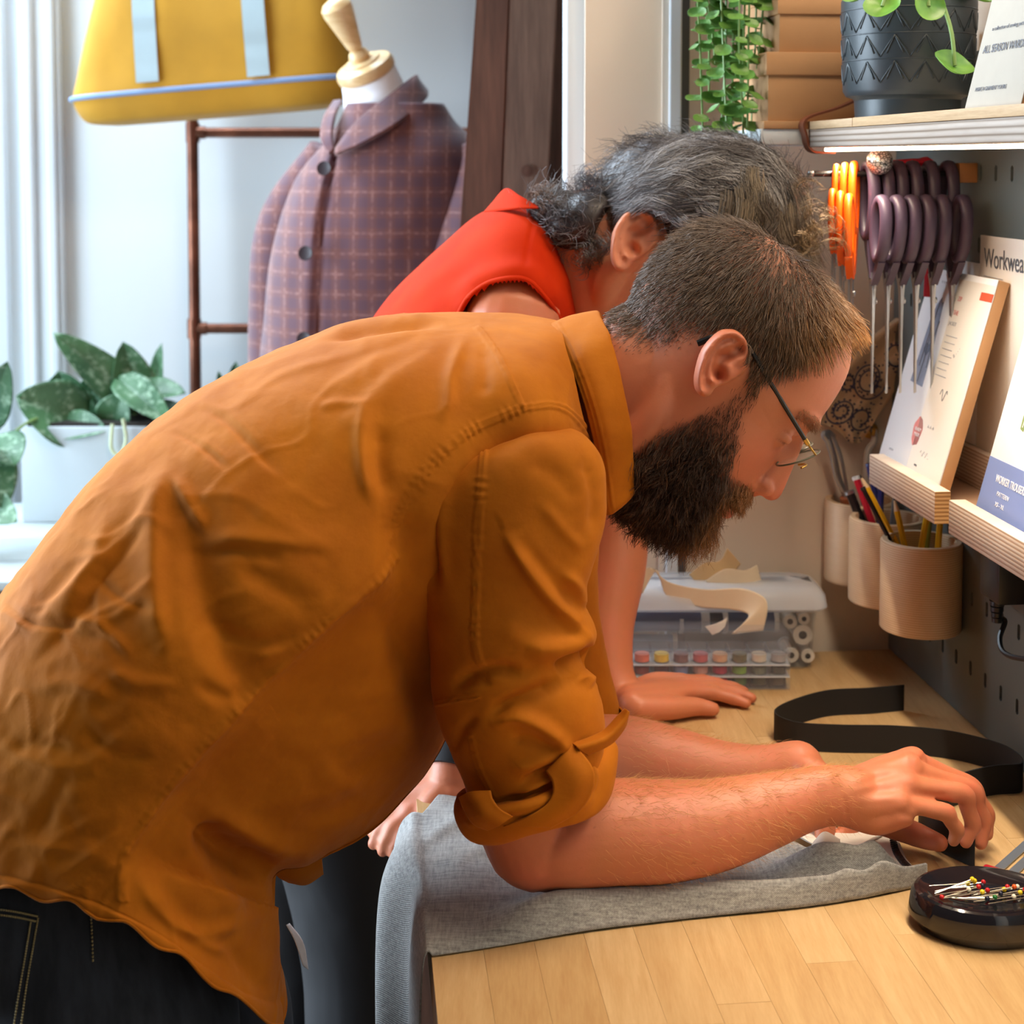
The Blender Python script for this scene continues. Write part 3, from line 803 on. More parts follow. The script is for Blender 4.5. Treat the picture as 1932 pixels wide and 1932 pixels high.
for band in range(3):
    z0 = 0.0365 + band * 0.0265
    for k in range(14):
        for sgn in (-1, 1):
            for w_, dz in ((0.5, 0.0), (0.28, 0.0035)):
                pts = []
                for t in np.linspace(0, 1, 5):
                    an = 2 * math.pi * (k + 0.5 + sgn * w_ * (1 - t)) / 14
                    z = z0 + dz + (0.022 - dz) * t
                    r = 0.0675 + (z - 0.030) / 0.09 * 0.003 + 0.0002
                    pts.append((PX + r * math.cos(an), PY + r * math.sin(an), SZ1 + z))
                ridges.append(tube(pts, 0.0008, 4))
    z = z0 + 0.0245; r = 0.0675 + (z - 0.03) / 0.09 * 0.003
    an = np.linspace(0, 2 * np.pi, 49)
    ridges.append(tube(np.stack([PX + r * np.cos(an), PY + r * np.sin(an), np.full(49, SZ1 + z)], 1), 0.0007, 4, False))
part('embossed_ridges', join(*ridges), M['stoneware'], pot, True, kind='stuff')
part('inner_pot', lathe([(0, 0.10), (0.060, 0.10), (0.063, 0.131), (0.0665, 0.1315), (0.0665, 0.138), (0.061, 0.138), (0.059, 0.128), (0, 0.126)], 48, (PX, PY, SZ1)), M['terracotta'], pot)
ml = Mat('pilea_leaf', srgb(96, 146, 52), 0.35); nz = ml.noise(40, None, 3); ml.color(ml.ramp(nz, [(0.3, srgb(74, 128, 44)), (0.7, srgb(124, 170, 66))])); M['pilea'] = ml.m
def round_leaf(c, n, r, cup=0.25):
    """coin leaf, centre c, normal n"""
    n = nrm(np.asarray(n, float)); x = nrm(np.cross(n, [0.3, 0.2, 1])); y = np.cross(n, x)
    a = np.linspace(0, 2 * np.pi, 20, endpoint=False); rings = []
    for q in (0.03, 0.4, 0.75, 1.0, 0.75, 0.4, 0.03):
        pass
    prof = [(0.03, 0.0), (0.4, 0.03), (0.75, 0.10), (0.97, 0.2), (1.0, 0.22), (0.96, 0.17), (0.75, 0.05), (0.4, -0.03), (0.03, -0.05)]
    wob = 1 + 0.05 * np.sin(2 * a + 1)
    for q, h in prof:
        rings.append(np.asarray(c) + r * q * wob[:, None] * (np.cos(a)[:, None] * x + np.sin(a)[:, None] * y) + n * r * h * cup / 0.22 + n * r * 0.06 * q * np.sin(3 * a)[:, None])
    return loft(np.array(rings))
top = np.array([PX, PY, SZ1 + 0.13])
for (px, py, yy, r, n, w) in ((1665, 12, PY - .085, .018, (-.3, -.6, .5), 1), (1752, 12, PY - .095, .0165, (.2, -.95, .2), 1), (1797, 124, PY - .105, .021, (.3, -.55, .75), 1), (1625, -8, PY - .05, .02, (-.4, -.3, .8), 1), (1840, -6, PY - .06, .02, (.4, -.3, .8), 1)):
    lc = P(px, py, yy)
    part('leaf', round_leaf(lc, n, r), M['pilea'], pot, True)
    mid = (top + lc) / 2 + np.array([0, -0.02, 0.05])
    if py > 100: path = [P(1760, -30, PY - .03), P(1776, 0, PY - .08), P(1795, 60, PY - .10), lc + np.array([0.002, -0.002, 0.0])]
    else: path = [top, mid, lc]
    part('petiole', tube(spline(path, 14), 0.0021, 7), M['stem'], pot)

# ------------------------------------------------------------------ trailing plant
mt = Mat('button_leaf', srgb(98, 142, 66), 0.45); nz = mt.noise(25, None, 2)
mt.color(mt.ramp(nz, [(0.3, srgb(66, 112, 52)), (0.55, srgb(104, 150, 66)), (0.75, srgb(150, 182, 92))])); M['button'] = mt.m
tr_ = P(1372, -80, 1.80)
tpn = thing('trailing_plant', 'hanging strings of small round green leaves left of the card boxes', 'plant', tr_)
part('pot', lathe([(0, 0), (0.045, 0), (0.06, 0.09), (0.056, 0.09), (0.05, 0.08), (0, 0.08)], 28, tr_), M['terracotta'], tpn)
part('wall_bracket', box(tr_[0] - 0.07, tr_[0] + 0.07, 1.73, 1.924, tr_[2] - 0.012, tr_[2] - 0.0005, 0.001), M['trim_white'], tpn)
rs = random.Random(11)
leaf_me = None; nleaf = 0
for px0, pxe, ye, yy in ((1318, 1326, 245, 1.74), (1345, 1338, 180, 1.78), (1360, 1372, 262, 1.72), (1385, 1380, 258, 1.75), (1405, 1402, 252, 1.73), (1425, 1418, 228, 1.77), (1440, 1428, 130, 1.74), (1330, 1350, 120, 1.75), (1395, 1400, 200, 1.70), (1370, 1362, 225, 1.76), (1412, 1410, 240, 1.71)):
    path = spline([tr_ + np.array([0, 0, 0.085]), P((px0 + 1372) / 2, -95, yy), P(px0, -40, yy), P((px0 + pxe) / 2 + rs.uniform(-5, 5), (ye - 40) / 2, yy), P(pxe, ye, yy)], 60)
    part('stem', tube(path, 0.0013, 5), M['stem'], tpn)
    L = np.cumsum(np.linalg.norm(np.diff(path, axis=0), axis=1)); s = 0.09
    while s < L[-1]:
        c = path[min(np.searchsorted(L, s) + 1, 59)]
        a0 = rs.uniform(0, 6.28)
        for k in (0, 1):
            an = a0 + k * math.pi
            out = np.array([math.cos(an), math.sin(an), 0.05]); n = nrm(np.array([out[0] * .35 + rs.uniform(-.3, .3), out[1] * .35 - 0.45 + rs.uniform(-.3, .3), 0.8]))
            r = rs.uniform(0.007, 0.0125)
            if leaf_me is None:
                leaf_me = mesh_data('leaf', round_leaf((0, 0, 0), (0, 0, 1), 1.0, 0.18), M['button'])
            if nleaf < 290:
                o = bpy.data.objects.new('leaf', leaf_me); C.objects.link(o); o.parent = tpn
                o.location = (c + out * r * 0.9 - tr_).tolist(); o.scale = (r, r * rs.uniform(.8, 1), r)
                o.rotation_euler = Vector(n.tolist()).to_track_quat('Z', 'Y').to_euler(); nleaf += 1
        s += rs.uniform(0.017, 0.024)

# ------------------------------------------------------------------ writing
M['ink'] = plain('ink_grey', (96, 98, 106), 0.7, 0.03, 5)
M['ink_light'] = plain('ink_pale_grey', (176, 178, 186), 0.7, 0.03, 5)
M['print_white'] = plain('print_white', (236, 238, 244), 0.7, 0.01, 5)
M['print_red'] = plain('print_red', (222, 138, 134), 0.6, 0.03, 5)
M['print_orange'] = plain('print_orange', (214, 92, 62), 0.6, 0.03, 5)
M['print_blue'] = plain('print_blue', (122, 140, 192), 0.55, 0.03, 5)
M['print_steel'] = plain('print_steel', (140, 150, 172), 0.6, 0.14, 90)
M['print_steel_dark'] = plain('print_steel_dark', (92, 102, 124), 0.6, 0.14, 90)
M['print_green'] = plain('print_green', (128, 148, 92), 0.6, 0.1, 30)
M['cover_white'] = plain('cover_white', (244, 244, 246), 0.5, 0.01, 5)
M['cover_cream'] = plain('cover_cream', (240, 234, 226), 0.55, 0.015, 5)
M['cover_natural'] = plain('cover_natural', (168, 156, 140), 0.7, 0.03, 40)
M['kraft'] = plain('kraft', (206, 158, 112), 0.75, 0.05, 20, 0.1)
def writing(s, o, x, up, size, mat, parent, name='printed_text', bold=0.0, sx=1.0):
    x = nrm(np.asarray(x)); up = nrm(np.asarray(up) - x * np.dot(up, x)); n = np.cross(x, up)
    c = bpy.data.curves.new(name, 'FONT'); c.body = s; c.size = size; c.offset = bold; c.extrude = 0.00012
    c.materials.append(mat)
    tmp = bpy.data.objects.new(name, c); C.objects.link(tmp)
    me = bpy.data.meshes.new_from_object(tmp.evaluated_get(bpy.context.evaluated_depsgraph_get()))
    bpy.data.objects.remove(tmp); bpy.data.curves.remove(c)
    me.materials.clear(); me.materials.append(mat)
    t = bpy.data.objects.new(name, me); C.objects.link(t); t.parent = parent
    t.location = (np.asarray(o) + n * 0.0002 - wloc(parent)).tolist()
    t.rotation_euler = Matrix([x.tolist(), up.tolist(), n.tolist()]).transposed().to_euler()
    t.scale = (sx, 1, 1)
    return t
class Sheet:
    """flat cover spanned by origin (lower left), x and up unit vectors; normal faces the room"""
    def __init__(s, o, x, up, parent): s.o = np.asarray(o, float); s.x = nrm(np.asarray(x, float)); s.u = nrm(np.asarray(up, float) - s.x * np.dot(up, s.x)); s.n = np.cross(s.x, s.u); s.p = parent
    def at(s, a, b, h=0.0): return s.o + s.x * a + s.u * b + s.n * h
    def patch(s, name, pts, mat, h=0.0003, label=None):
        return part(name, prism([s.at(a, b, 0.0) for a, b in pts], s.n, h), mat, s.p, False, label=label)
    def text(s, t, a, b, size, mat, bold=0.0, sx=1.0, rot=0.0):
        x = s.x * math.cos(rot) + s.u * math.sin(rot); u = -s.x * math.sin(rot) + s.u * math.cos(rot)
        return writing(t, s.at(a, b, 0.0004), x, u, size, mat, s.p, 'printed_text', bold, sx)
    def line(s, name, pts, r, mat): return part(name, tube([s.at(a, b, 0.0004) for a, b in pts], r, 4, True), mat, s.p)

def booklet(name, label, a, o, z, w, h, th, lean, cover, body, group='pattern booklets on the shelves'):
    """envelope standing on z, far bottom-front corner at (a,o); faces left, leans back towards the pegboard"""
    bo = B(a, o, z); x = np.array([DV[0], DV[1], 0]); back = -np.array([LV[0], LV[1], 0])
    up = nrm(np.array([0, 0, math.cos(lean)]) + back * math.sin(lean))
    n = np.cross(x, up)
    if np.dot(n, back) > 0: n = -n
    t = thing(name, label, 'booklet', bo, group)
    part('envelope', obox(bo - n * th, x * w, up * h, n * (th - 0.0012), 0.001), body, t)
    part('cover', obox(bo - n * 0.0012, x * w, up * h, n * 0.0012, 0.0003), cover, t)
    return Sheet(bo, x, up, t), t
# booklet on the upper shelf
sb, t = booklet('pattern_booklet', 'cream sewing booklet with ink jacket drawing leaning beside the pot on the shelf', 0.625, 0.176, SZ1 + 0.0008, 0.108, 0.21, 0.022, math.radians(13.5), M['cover_natural'], M['kraft'])
sb.text('ALL SEASON WARDROBE', 0.010, 0.047, 0.0098, M['ink'], 0.0, 0.86)
sb.text('a collection of sewing patterns', 0.018, 0.066, 0.0048, M['ink'], 0, 1.15)
sb.text('MAKE A GARMENT YOURS', 0.014, 0.014, 0.0050, M['ink'], 0, 1.0)
sb.patch('printed_drawing', [(0.030, 0.098), (0.036, 0.150), (0.046, 0.190), (0.062, 0.196), (0.074, 0.186), (0.078, 0.150), (0.066, 0.128), (0.060, 0.112), (0.047, 0.108)], M['print_steel'])
sb.patch('printed_drawing', [(0.044, 0.130), (0.050, 0.168), (0.058, 0.180), (0.062, 0.150), (0.055, 0.128)], M['print_steel_dark'], 0.0005)
sb.line('printed_line', [(0.036, 0.104), (0.044, 0.14), (0.052, 0.186)], 0.0006, M['ink'])
sb.line('printed_line', [(0.07, 0.184), (0.066, 0.15), (0.054, 0.12)], 0.0006, M['ink'])
sb2, t = booklet('pattern_booklet', 'dark covered booklet behind the cream one at the picture edge', 0.742, 0.172, SZ1 + 0.0008, 0.10, 0.22, 0.02, math.radians(12), M['kraft'], M['ink'])
sb3, t = booklet('pattern_booklet', 'pale blue-white booklet standing behind the pot and the cream booklet', 0.60, 0.118, SZ1 + 0.0008, 0.12, 0.215, 0.02, math.radians(10), M['cover_white'], M['cover_white'])

# ------------------------------------------------------------------ ledges with pattern booklets
M['ledge_ply'] = ply('ledge_ply', (150, 116, 92), (224, 204, 184), 78, [(0.0, srgb(176, 142, 116)), (0.4, srgb(222, 200, 178)), (1.0, srgb(232, 216, 198))])
M['ledge_end'] = ply('ledge_end', (140, 100, 60), (206, 160, 104), 78, [(0.0, srgb(150, 106, 62)), (0.5, srgb(204, 156, 100)), (1.0, srgb(222, 180, 126))])
LZ0, LZ1 = 1.166, 1.2
def ledge(a0, a1, label):
    t = thing('booklet_ledge', label, 'ledge', B((a0 + a1) / 2, 0.06, LZ0), 'plywood booklet ledges on the pegboard')
    g = bbox(a0, a1, 0.087, 0.104, LZ0, LZ1, 0.0006)
    part('front_rail', g, M['ledge_ply'], t)
    part('base_board', bbox(a0 + 0.001, a1 - 0.001, 0.003, 0.0868, LZ0, LZ0 + 0.012, 0.0006), M['ledge_ply'], t)
    part('back_board', bbox(a0 + 0.001, a1 - 0.001, 0.003, 0.015, LZ0 + 0.0122, LZ1 + 0.02, 0.0006), M['ledge_ply'], t)
    part('end_grain', bbox(a1, a1 + 0.0006, 0.0872, 0.1038, LZ0 + 0.0004, LZ1 - 0.0004), M['ledge_end'], t, label='darker striped end grain')
    return t
a1s = CORN[1] - 0  # a from depth: Y = CORN.y + a*DV.y
def aY(Y): return (CORN[1] - Y + LV[1] * 0) / -DV[1]
la0, la1 = aY(pegY(1640, 0.104)), aY(pegY(1764, 0.104))
lb0 = aY(pegY(1791, 0.104))
ledge(la0, la1, 'farther short plywood ledge holding the white jacket pattern booklet')
ledge(lb0, lb0 + 0.30, 'nearer plywood ledge running out of the picture, holding the blue and white booklet')
zb = LZ0 + 0.0128
w1 = 0.180
a_b1 = aY(pegY(1662, 0.080))
s1, t = booklet('pattern_booklet', 'white booklet with grey jacket photo and red seal on the farther ledge', a_b1, 0.0855, zb, w1, 0.243, 0.014, math.radians(15.5), M['cover_white'], M['kraft'])
ph = [(0.030, 0.110), (0.034, 0.150), (0.037, 0.186), (0.044, 0.203), (0.053, 0.212), (0.056, 0.206), (0.060, 0.207), (0.062, 0.190), (0.066, 0.160), (0.067, 0.108)]
s1.patch('printed_photo', ph, M['print_steel'])
s1.patch('printed_photo', [(0.042, 0.150), (0.046, 0.158), (0.054, 0.156), (0.060, 0.164), (0.060, 0.150), (0.052, 0.142)], M['print_steel_dark'], 0.0005)
s1.line('printed_line', [(0.050, 0.205), (0.049, 0.17), (0.052, 0.14), (0.050, 0.112)], 0.0006, M['ink'])
s1.line('printed_line', [(0.040, 0.19), (0.046, 0.168), (0.043, 0.13)], 0.0006, M['ink'])
s1.line('printed_line', [(0.064, 0.185), (0.060, 0.16), (0.064, 0.13)], 0.0006, M['ink'])
s1.patch('printed_panel', [(0.086, 0.001), (0.179, 0.001), (0.179, 0.236), (0.086, 0.236)], M['cover_cream'])
s1.text('THE', 0.094, 0.196, 0.0075, M['print_red'])
s1.text('ZIP', 0.096, 0.212, 0.0075, M['print_red'])
s1.text('JACKET', 0.090, 0.184, 0.006, M['ink_light'])
for k in range(7): s1.line('printed_line', [(0.092, 0.172 - k * 0.0075), (0.122 - (k % 3) * 0.002, 0.172 - k * 0.0075)], 0.00045, M['ink_light'])
s1.patch('printed_seal', [(0.088 + 0.0125 * math.cos(t) * (1 + 0.08 * math.sin(5 * t)), 0.060 + 0.0165 * math.sin(t) * (1 + 0.06 * math.cos(7 * t))) for t in np.linspace(0, 6.1, 26)], M['print_red'])
s1.text('READY', 0.081, 0.0605, 0.0055, M['print_white']); s1.text('MADE', 0.082, 0.0545, 0.0055, M['print_white'])
s1.line('printed_line', [(0.112 + 0.012 * t, 0.040 + 0.003 * math.sin(9 * t)) for t in np.linspace(0, 2, 24)], 0.0004, M['ink_light'])
s1.line('printed_line', [(0.120 + 0.010 * t, 0.108 + 0.006 * math.sin(5 * t)) for t in np.linspace(0, 1.8, 24)], 0.0005, M['ink'])
s1.text('^ ^ ^', 0.112, 0.066, 0.009, M['ink_light']); s1.text('o  s  m', 0.040, 0.228, 0.006, M['ink_light'])
s1.text('a . . .', 0.128, 0.15, 0.010, M['ink_light'], 0, 0.8, 0.9)
s1.text('pattern', 0.026, 0.027, 0.004, M['ink_light']); s1.text('sizes', 0.105, 0.024, 0.004, M['ink'])
s2, t = booklet('pattern_booklet', 'white booklet with green trousers over a blue lettered band on the nearer ledge', lb0 + 0.012, 0.0855, zb, 0.15, 0.235, 0.014, math.radians(15), M['cover_white'], M['kraft'])
s2.patch('printed_band', [(0.0005, 0.001), (0.1495, 0.001), (0.1495, 0.070), (0.0005, 0.070)], M['print_blue'])
s2.text('WORKER TROUSERS', 0.026, 0.049, 0.0105, M['print_white'], 0.0001, 0.66)
s2.text('PATTERN', 0.036, 0.037, 0.0062, M['print_white']); s2.text('XS - XL', 0.038, 0.027, 0.0062, M['print_white'])
s2.patch('printed_trousers', [(0.046, 0.106), (0.053, 0.104), (0.062, 0.145), (0.066, 0.104), (0.074, 0.104), (0.080, 0.20), (0.046, 0.20), (0.044, 0.15)], M['print_green'])
s2.line('printed_line', [(0.050, 0.108), (0.056, 0.15), (0.060, 0.198)], 0.0007, M['print_white'])
# taller booklets standing behind on the back of the ledges
s3, t = booklet('pattern_booklet', 'cream booklet with handwritten style title rising behind the jacket booklet', a_b1 + 0.100, 0.0062, LZ1 + 0.0204, 0.15, 0.236, 0.0024, 0.0, M['cover_cream'], M['cover_cream'])
s3.text('Workwear', 0.012, 0.202, 0.030, M['ink'], 0.0, 0.8)
s3.line('printed_line', [(0.012, 0.192), (0.06, 0.191)], 0.0005, M['ink_light'])
s4, t = booklet('pattern_booklet', 'low white booklet just showing above the jacket booklet corner', a_b1 + 0.046, 0.0060, LZ1 + 0.0204, 0.052, 0.204, 0.0024, 0.0, M['cover_white'], M['cover_white'])
s1.patch('printed_red_tab', [(0.150, 0.218), (0.180, 0.218), (0.180, 0.227), (0.150, 0.227)], M['print_orange'], 0.0006)

# ------------------------------------------------------------------ wooden cups with pencils
mcu = Mat('cup_ply', srgb(212, 178, 142), 0.5)
w_ = mcu.n('ShaderNodeTexWave', Scale=120, Distortion=2.5, Detail=3.0, bands_direction='Z'); w_.inputs['Detail Scale'].default_value = 0.4
mcu.l(mcu.coord((0.2, 0.2, 1)), w_.inputs['Vector']); nz = mcu.noise(18, mcu.coord((1, 1, 7)), 3)
mcu.color(mcu.mix(mcu.math('MULTIPLY', nz, 0.6), mcu.ramp(w_.outputs[1], [(0.0, srgb(200, 166, 126)), (0.5, srgb(230, 202, 164)), (1.0, srgb(238, 216, 184))]), srgb(204, 166, 124)))
mcu.bump(w_.outputs[1], 0.1, 0.0005); M['cup'] = mcu.m
cups = []
CZ0 = {}
for i, (px, yb, yt, lab) in enumerate(((1736, 1170, 1008, 'nearest wooden cup on the pegboard, full of yellow pencils'), (1672, 1129, 985, 'middle wooden cup on the pegboard holding red and black pens'), (1622, 1095, 955, 'farthest wooden cup on the pegboard holding steel tools'))):
    o_ = 0.0525
    Y = pegY(px, o_); c = P(px, yb, Y); h = 0.104
    z0 = 0.998
    t = thing('wooden_cup', lab, 'cup', (c[0], c[1], z0), 'turned plywood cups hung on the pegboard')
    part('body', lathe([(0, 0), (0.0445, 0), (0.046, 0.0015), (0.0462, h - 0.003), (0.0445, h), (0.0385, h), (0.0375, h - 0.003), (0.037, 0.008), (0, 0.008)], 56, (c[0], c[1], z0)), M['cup'], t)
    part('hook', box(c[0] + 0.043, c[0] + 0.052, c[1] - 0.006, c[1] + 0.006, z0 + 0.07, z0 + 0.085, 0.001), M['dark_metal'], t)
    cups.append(np.array([c[0], c[1], z0 + 0.009]))
M['pencil_yellow'] = plain('pencil_yellow', (232, 176, 24), 0.35, 0.04, 20)
M['pencil_black'] = plain('pencil_black', (30, 28, 30), 0.35, 0.04, 20)
M['pencil_red'] = plain('pencil_red', (196, 34, 56), 0.35, 0.04, 20)
M['pencil_wood'] = plain('pencil_wood', (226, 190, 146), 0.6, 0.06, 60)
M['pen_blue'] = plain('pen_blue', (44, 52, 120), 0.3, 0.05, 20)
M['pen_grey'] = plain('pen_grey', (96, 100, 104), 0.35, 0.05, 20)
ms = Mat('steel', srgb(176, 178, 182), 0.28, Metallic=0.9); ms.bump(ms.noise(60, None, 3), 0.05, 0.0005); M['steel'] = ms.m
M['handle_wood'] = wood('handle_wood', (150, 84, 48), (188, 112, 68), (4, 4, 1), 20)
def pencil(name, label, foot, top, mat, tip=True, r=0.0036, stripe=None, group='pencils in the nearest wooden cup', cat='pencil'):
    foot, top = np.asarray(foot, float), np.asarray(top, float); d = nrm(top - foot)
    t = thing(name, label, cat, foot, group)
    e = top - d * (0.018 if tip else 0.0)
    part('barrel', rod(foot, e, r, 6), mat, t, False)
    if tip:
        part('sharpened_wood', rod(e, top - d * 0.005, r * 0.95, 10, r * 0.35), M['pencil_wood'], t)
        part('lead', rod(top - d * 0.005, top, r * 0.35, 8, r * 0.08), M['pencil_black'], t)
    else:
        part('end_cap', rod(e, e + d * 0.004, r * 1.05, 10), stripe or mat, t)
    return t
c1, c2, c3 = cups
def up_to(px, py, Y): return P(px, py, Y)
pencil('pencil', 'yellow and black pencil slanting furthest left out of the nearest cup', c1 + [0.018, -0.008, 0.002], P(1622, 895, 1.76), M['pencil_yellow'], True, 0.0038)
pencil('pencil', 'sharpened yellow pencil with pale wooden tip in the nearest cup', c1 + [-0.002, -0.012, 0.002], P(1686, 936, 1.73), M['pencil_yellow'], True)
pencil('pencil', 'yellow pencil leaning right in the nearest cup, left of a pair', c1 + [-0.012, 0.004, 0.002], P(1752, 955, 1.72), M['pencil_yellow'], False)
pencil('pencil', 'olive yellow pencil between two yellow ones in the nearest cup', c1 + [0.0, 0.013, 0.002], P(1757, 958, 1.735), plain('pencil_olive', (150, 138, 44), 0.35, 0.05, 20), False)
pencil('pencil', 'rightmost yellow pencil of the nearest cup, under the ledge', c1 + [0.012, -0.006, 0.002], P(1776, 955, 1.71), M['pencil_yellow'], False)
pencil('pencil', 'black pencil lying along the slanting yellow one in the nearest cup', c1 + [0.010, -0.020, 0.002], P(1630, 925, 1.735), M['pencil_black'], False, 0.003)
G2 = 'pens in the middle wooden cup'
pencil('pencil', 'red pencil with pale band standing in the middle cup', c2 + [0.012, -0.006, 0.002], P(1616, 905, 1.83), M['pencil_red'], False, 0.0045, M['print_white'], G2)
pencil('pen', 'thick black pen leaning left in the middle cup', c2 + [0.006, 0.012, 0.002], P(1604, 932, 1.84), M['pencil_black'], False, 0.006, M['steel'], G2, 'pen')
pencil('pen', 'dark blue pen rising to the ledge end from the middle cup', c2 + [0.014, 0.010, 0.002], P(1640, 880, 1.84), M['pen_blue'], False, 0.004, None, G2, 'pen')
pencil('pen', 'dark grey pen upright in the middle cup behind the yellow pencil', c2 + [-0.004, -0.014, 0.002], P(1692, 935, 1.80), M['pen_grey'], False, 0.005, None, G2, 'pen')
pencil('pen', 'navy pen between the red and yellow pencils in the middle cup', c2 + [-0.010, 0.004, 0.002], P(1663, 900, 1.82), M['pen_blue'], False, 0.004, None, G2, 'pen')
# steel tongs-like tool with wooden handle, farthest cup
t = thing('steel_tool', 'bright steel tool with two arms and wooden handle in the farthest cup', 'tool', c3 + [-0.004, 0, 0.002])
hb = P(1600, 938, 1.895); 
part('handle', rod(c3 + [-0.004, 0, 0.003], hb, 0.009, 14, 0.011), M['handle_wood'], t)
part('arm', tube(spline([hb, P(1582, 905, 1.895), P(1572, 860, 1.89), P(1560, 822, 1.885)], 14), [0.0045] * 14, 8, True, 0.5), M['steel'], t)
part('arm', tube(spline([hb, P(1594, 900, 1.90), P(1586, 860, 1.90), P(1572, 824, 1.895)], 14), [0.0045] * 14, 8, True, 0.5), M['steel'], t)
part('head', tube(spline([P(1572, 824, 1.895), P(1563, 815, 1.89), P(1554, 820, 1.885), P(1560, 830, 1.885)], 12), 0.004, 8), M['steel'], t)

# ------------------------------------------------------------------ paisley cloth, brass hook with cord
M['linen_print'] = fabric('natural_linen', (216, 188, 152), 0.85, 1500, 0.06, 0.3)
M['navy_print'] = plain('navy_print', (62, 62, 88), 0.8, 0.1, 60)
CYY = 1.915
def cl(px, py, dy=0.0): return P(px, py, CYY - dy)
cloth = thing('paisley_cloth', 'natural cloth with navy paisley print hanging on the end wall under the scissors', 'cloth', cl(1650, 840))
outline_l = [(1690, 600), (1640, 640), (1600, 690), (1560, 745), (1540, 790), (1578, 812), (1604, 836)]
outline_r = [(1760, 600), (1740, 650), (1705, 700), (1686, 740), (1660, 780), (1640, 812), (1622, 836)]
Lr = spline(np.array(outline_l, float), 30); Rr = spline(np.array(outline_r, float), 30)
R = np.array([[cl(l[0] + (r[0] - l[0]) * t, l[1] + (r[1] - l[1]) * t, 0.012 + 0.007 * math.sin(t * 9 + i * 0.15)) for t in np.linspace(0, 1, 24)] for i, (l, r) in enumerate(zip(Lr, Rr))])
part('body', loft(np.concatenate([R, (R + np.array([0, 0.002, 0]))[:, ::-1]], 1)), M['linen_print'], cloth, True)
pr_ = []
def pais(cx, cy, s, rot, flip=1):
    out = []
    for t in np.linspace(0, 1, 30):
        an = t * 2 * math.pi * 1.15; r = s * (1 - 0.55 * t)
        x = r * math.cos(an) * 0.8 * flip; y = r * math.sin(an)
        out.append((cx + x * math.cos(rot) - y * math.sin(rot), cy + x * math.sin(rot) + y * math.cos(rot)))
    return out
for cx, cy, s, rot, fl in ((1640, 716, 42, 0.4, 1), (1640, 716, 26, 0.6, 1), (1588, 775, 34, 0.9, -1), (1588, 775, 18, 0.9, -1), (1690, 668, 26, 0.2, 1), (1625, 790, 26, 0.7, 1), (1600, 720, 18, 0.1, -1)):
    pts = [cl(a, b, 0.0205) for a, b in pais(cx, cy, s, rot, fl)]
    pr_.append(tube(pts, 0.0011, 4))
    for a, b in pais(cx, cy, s * 1.22, rot, fl)[::2]: pr_.append(ball(cl(a, b, 0.0205), (0.0016, 0.0005, 0.0016), 4, 6))
rs = random.Random(3)
for k in range(70):
    i = rs.randrange(2, 29); tt = rs.uniform(0.06, 0.94); a = Lr[i] + (Rr[i] - Lr[i]) * tt
    pr_.append(ball(cl(a[0], a[1], 0.0203), (rs.uniform(.0008, .0022), 0.0005, rs.uniform(.0008, .0018)), 4, 6))
part('navy_paisley_print', join(*pr_), M['navy_print'], cloth, True, kind='stuff', label='navy paisley print')
mb = Mat('brass', srgb(204, 160, 78), 0.3, Metallic=0.8); M['brass'] = mb.m
hk = thing('brass_hook', 'round brass hook on the end wall left of the pegboard', 'hook', P(1641, 812, 1.92))
hp = P(1641, 812, 1.922)
part('rose', rigid(lathe([(0, 0), (0.010, 0), (0.0105, 0.003), (0.006, 0.006), (0, 0.006)], 24), Matrix.Translation(hp.tolist()) @ Matrix.Rotation(math.pi / 2, 4, 'X')), M['brass'], hk)
part('peg', tube(spline([hp + [0, -0.005, 0], hp + [0, -0.018, -0.002], hp + [0, -0.024, 0.006]], 8), 0.0026, 8), M['brass'], hk)
M['cord'] = fabric('pale_cord', (206, 204, 198), 0.8, 900, 0.05)
solo('white_rope', tube(spline([hp + [0.0025, -0.012, 0.0035], hp + [0.002, -0.016, -0.012], P(1638, 850, 1.905), P(1634, 890, 1.90), P(1630, 960, 1.905), P(1628, 1000, 1.91)], 24), 0.0042, 8), M['cord'], 'pale cord hanging from the brass hook behind the cups', 'rope')

# ------------------------------------------------------------------ scissors on their rod
RZ = 1.5235; RA = aY(pegY(1818, 0.012))
def RP(o, z=RZ, da=0.0): return B(RA + da, o, z)
rodt = thing('scissor_rod', 'dark metal rod on a wooden block sticking out of the pegboard with scissors', 'rod', RP(0.02))
part('bar', rod(RP(0.02), RP(0.188), 0.0032, 12), M['pencil_black'], rodt)
part('block', obox(RP(0.003, RZ - 0.010, -0.012), RP(0.024, RZ - 0.010, -0.012) - RP(0.003, RZ - 0.010, -0.012), B(RA + 0.012, 0, 0) - B(RA - 0.012, 0, 0), (0, 0, 0.022), 0.001), plain('block_wood', (168, 112, 66), 0.6, 0.1, 20), rodt)
part('tip', ball(RP(0.19), 0.0042), M['steel'], rodt)
mpz = Mat('plum_plastic', srgb(74, 60, 80), 0.42); M['plum'] = mpz.m
mor = Mat('orange_plastic', srgb(232, 92, 6), 0.35); M['orange'] = mor.m
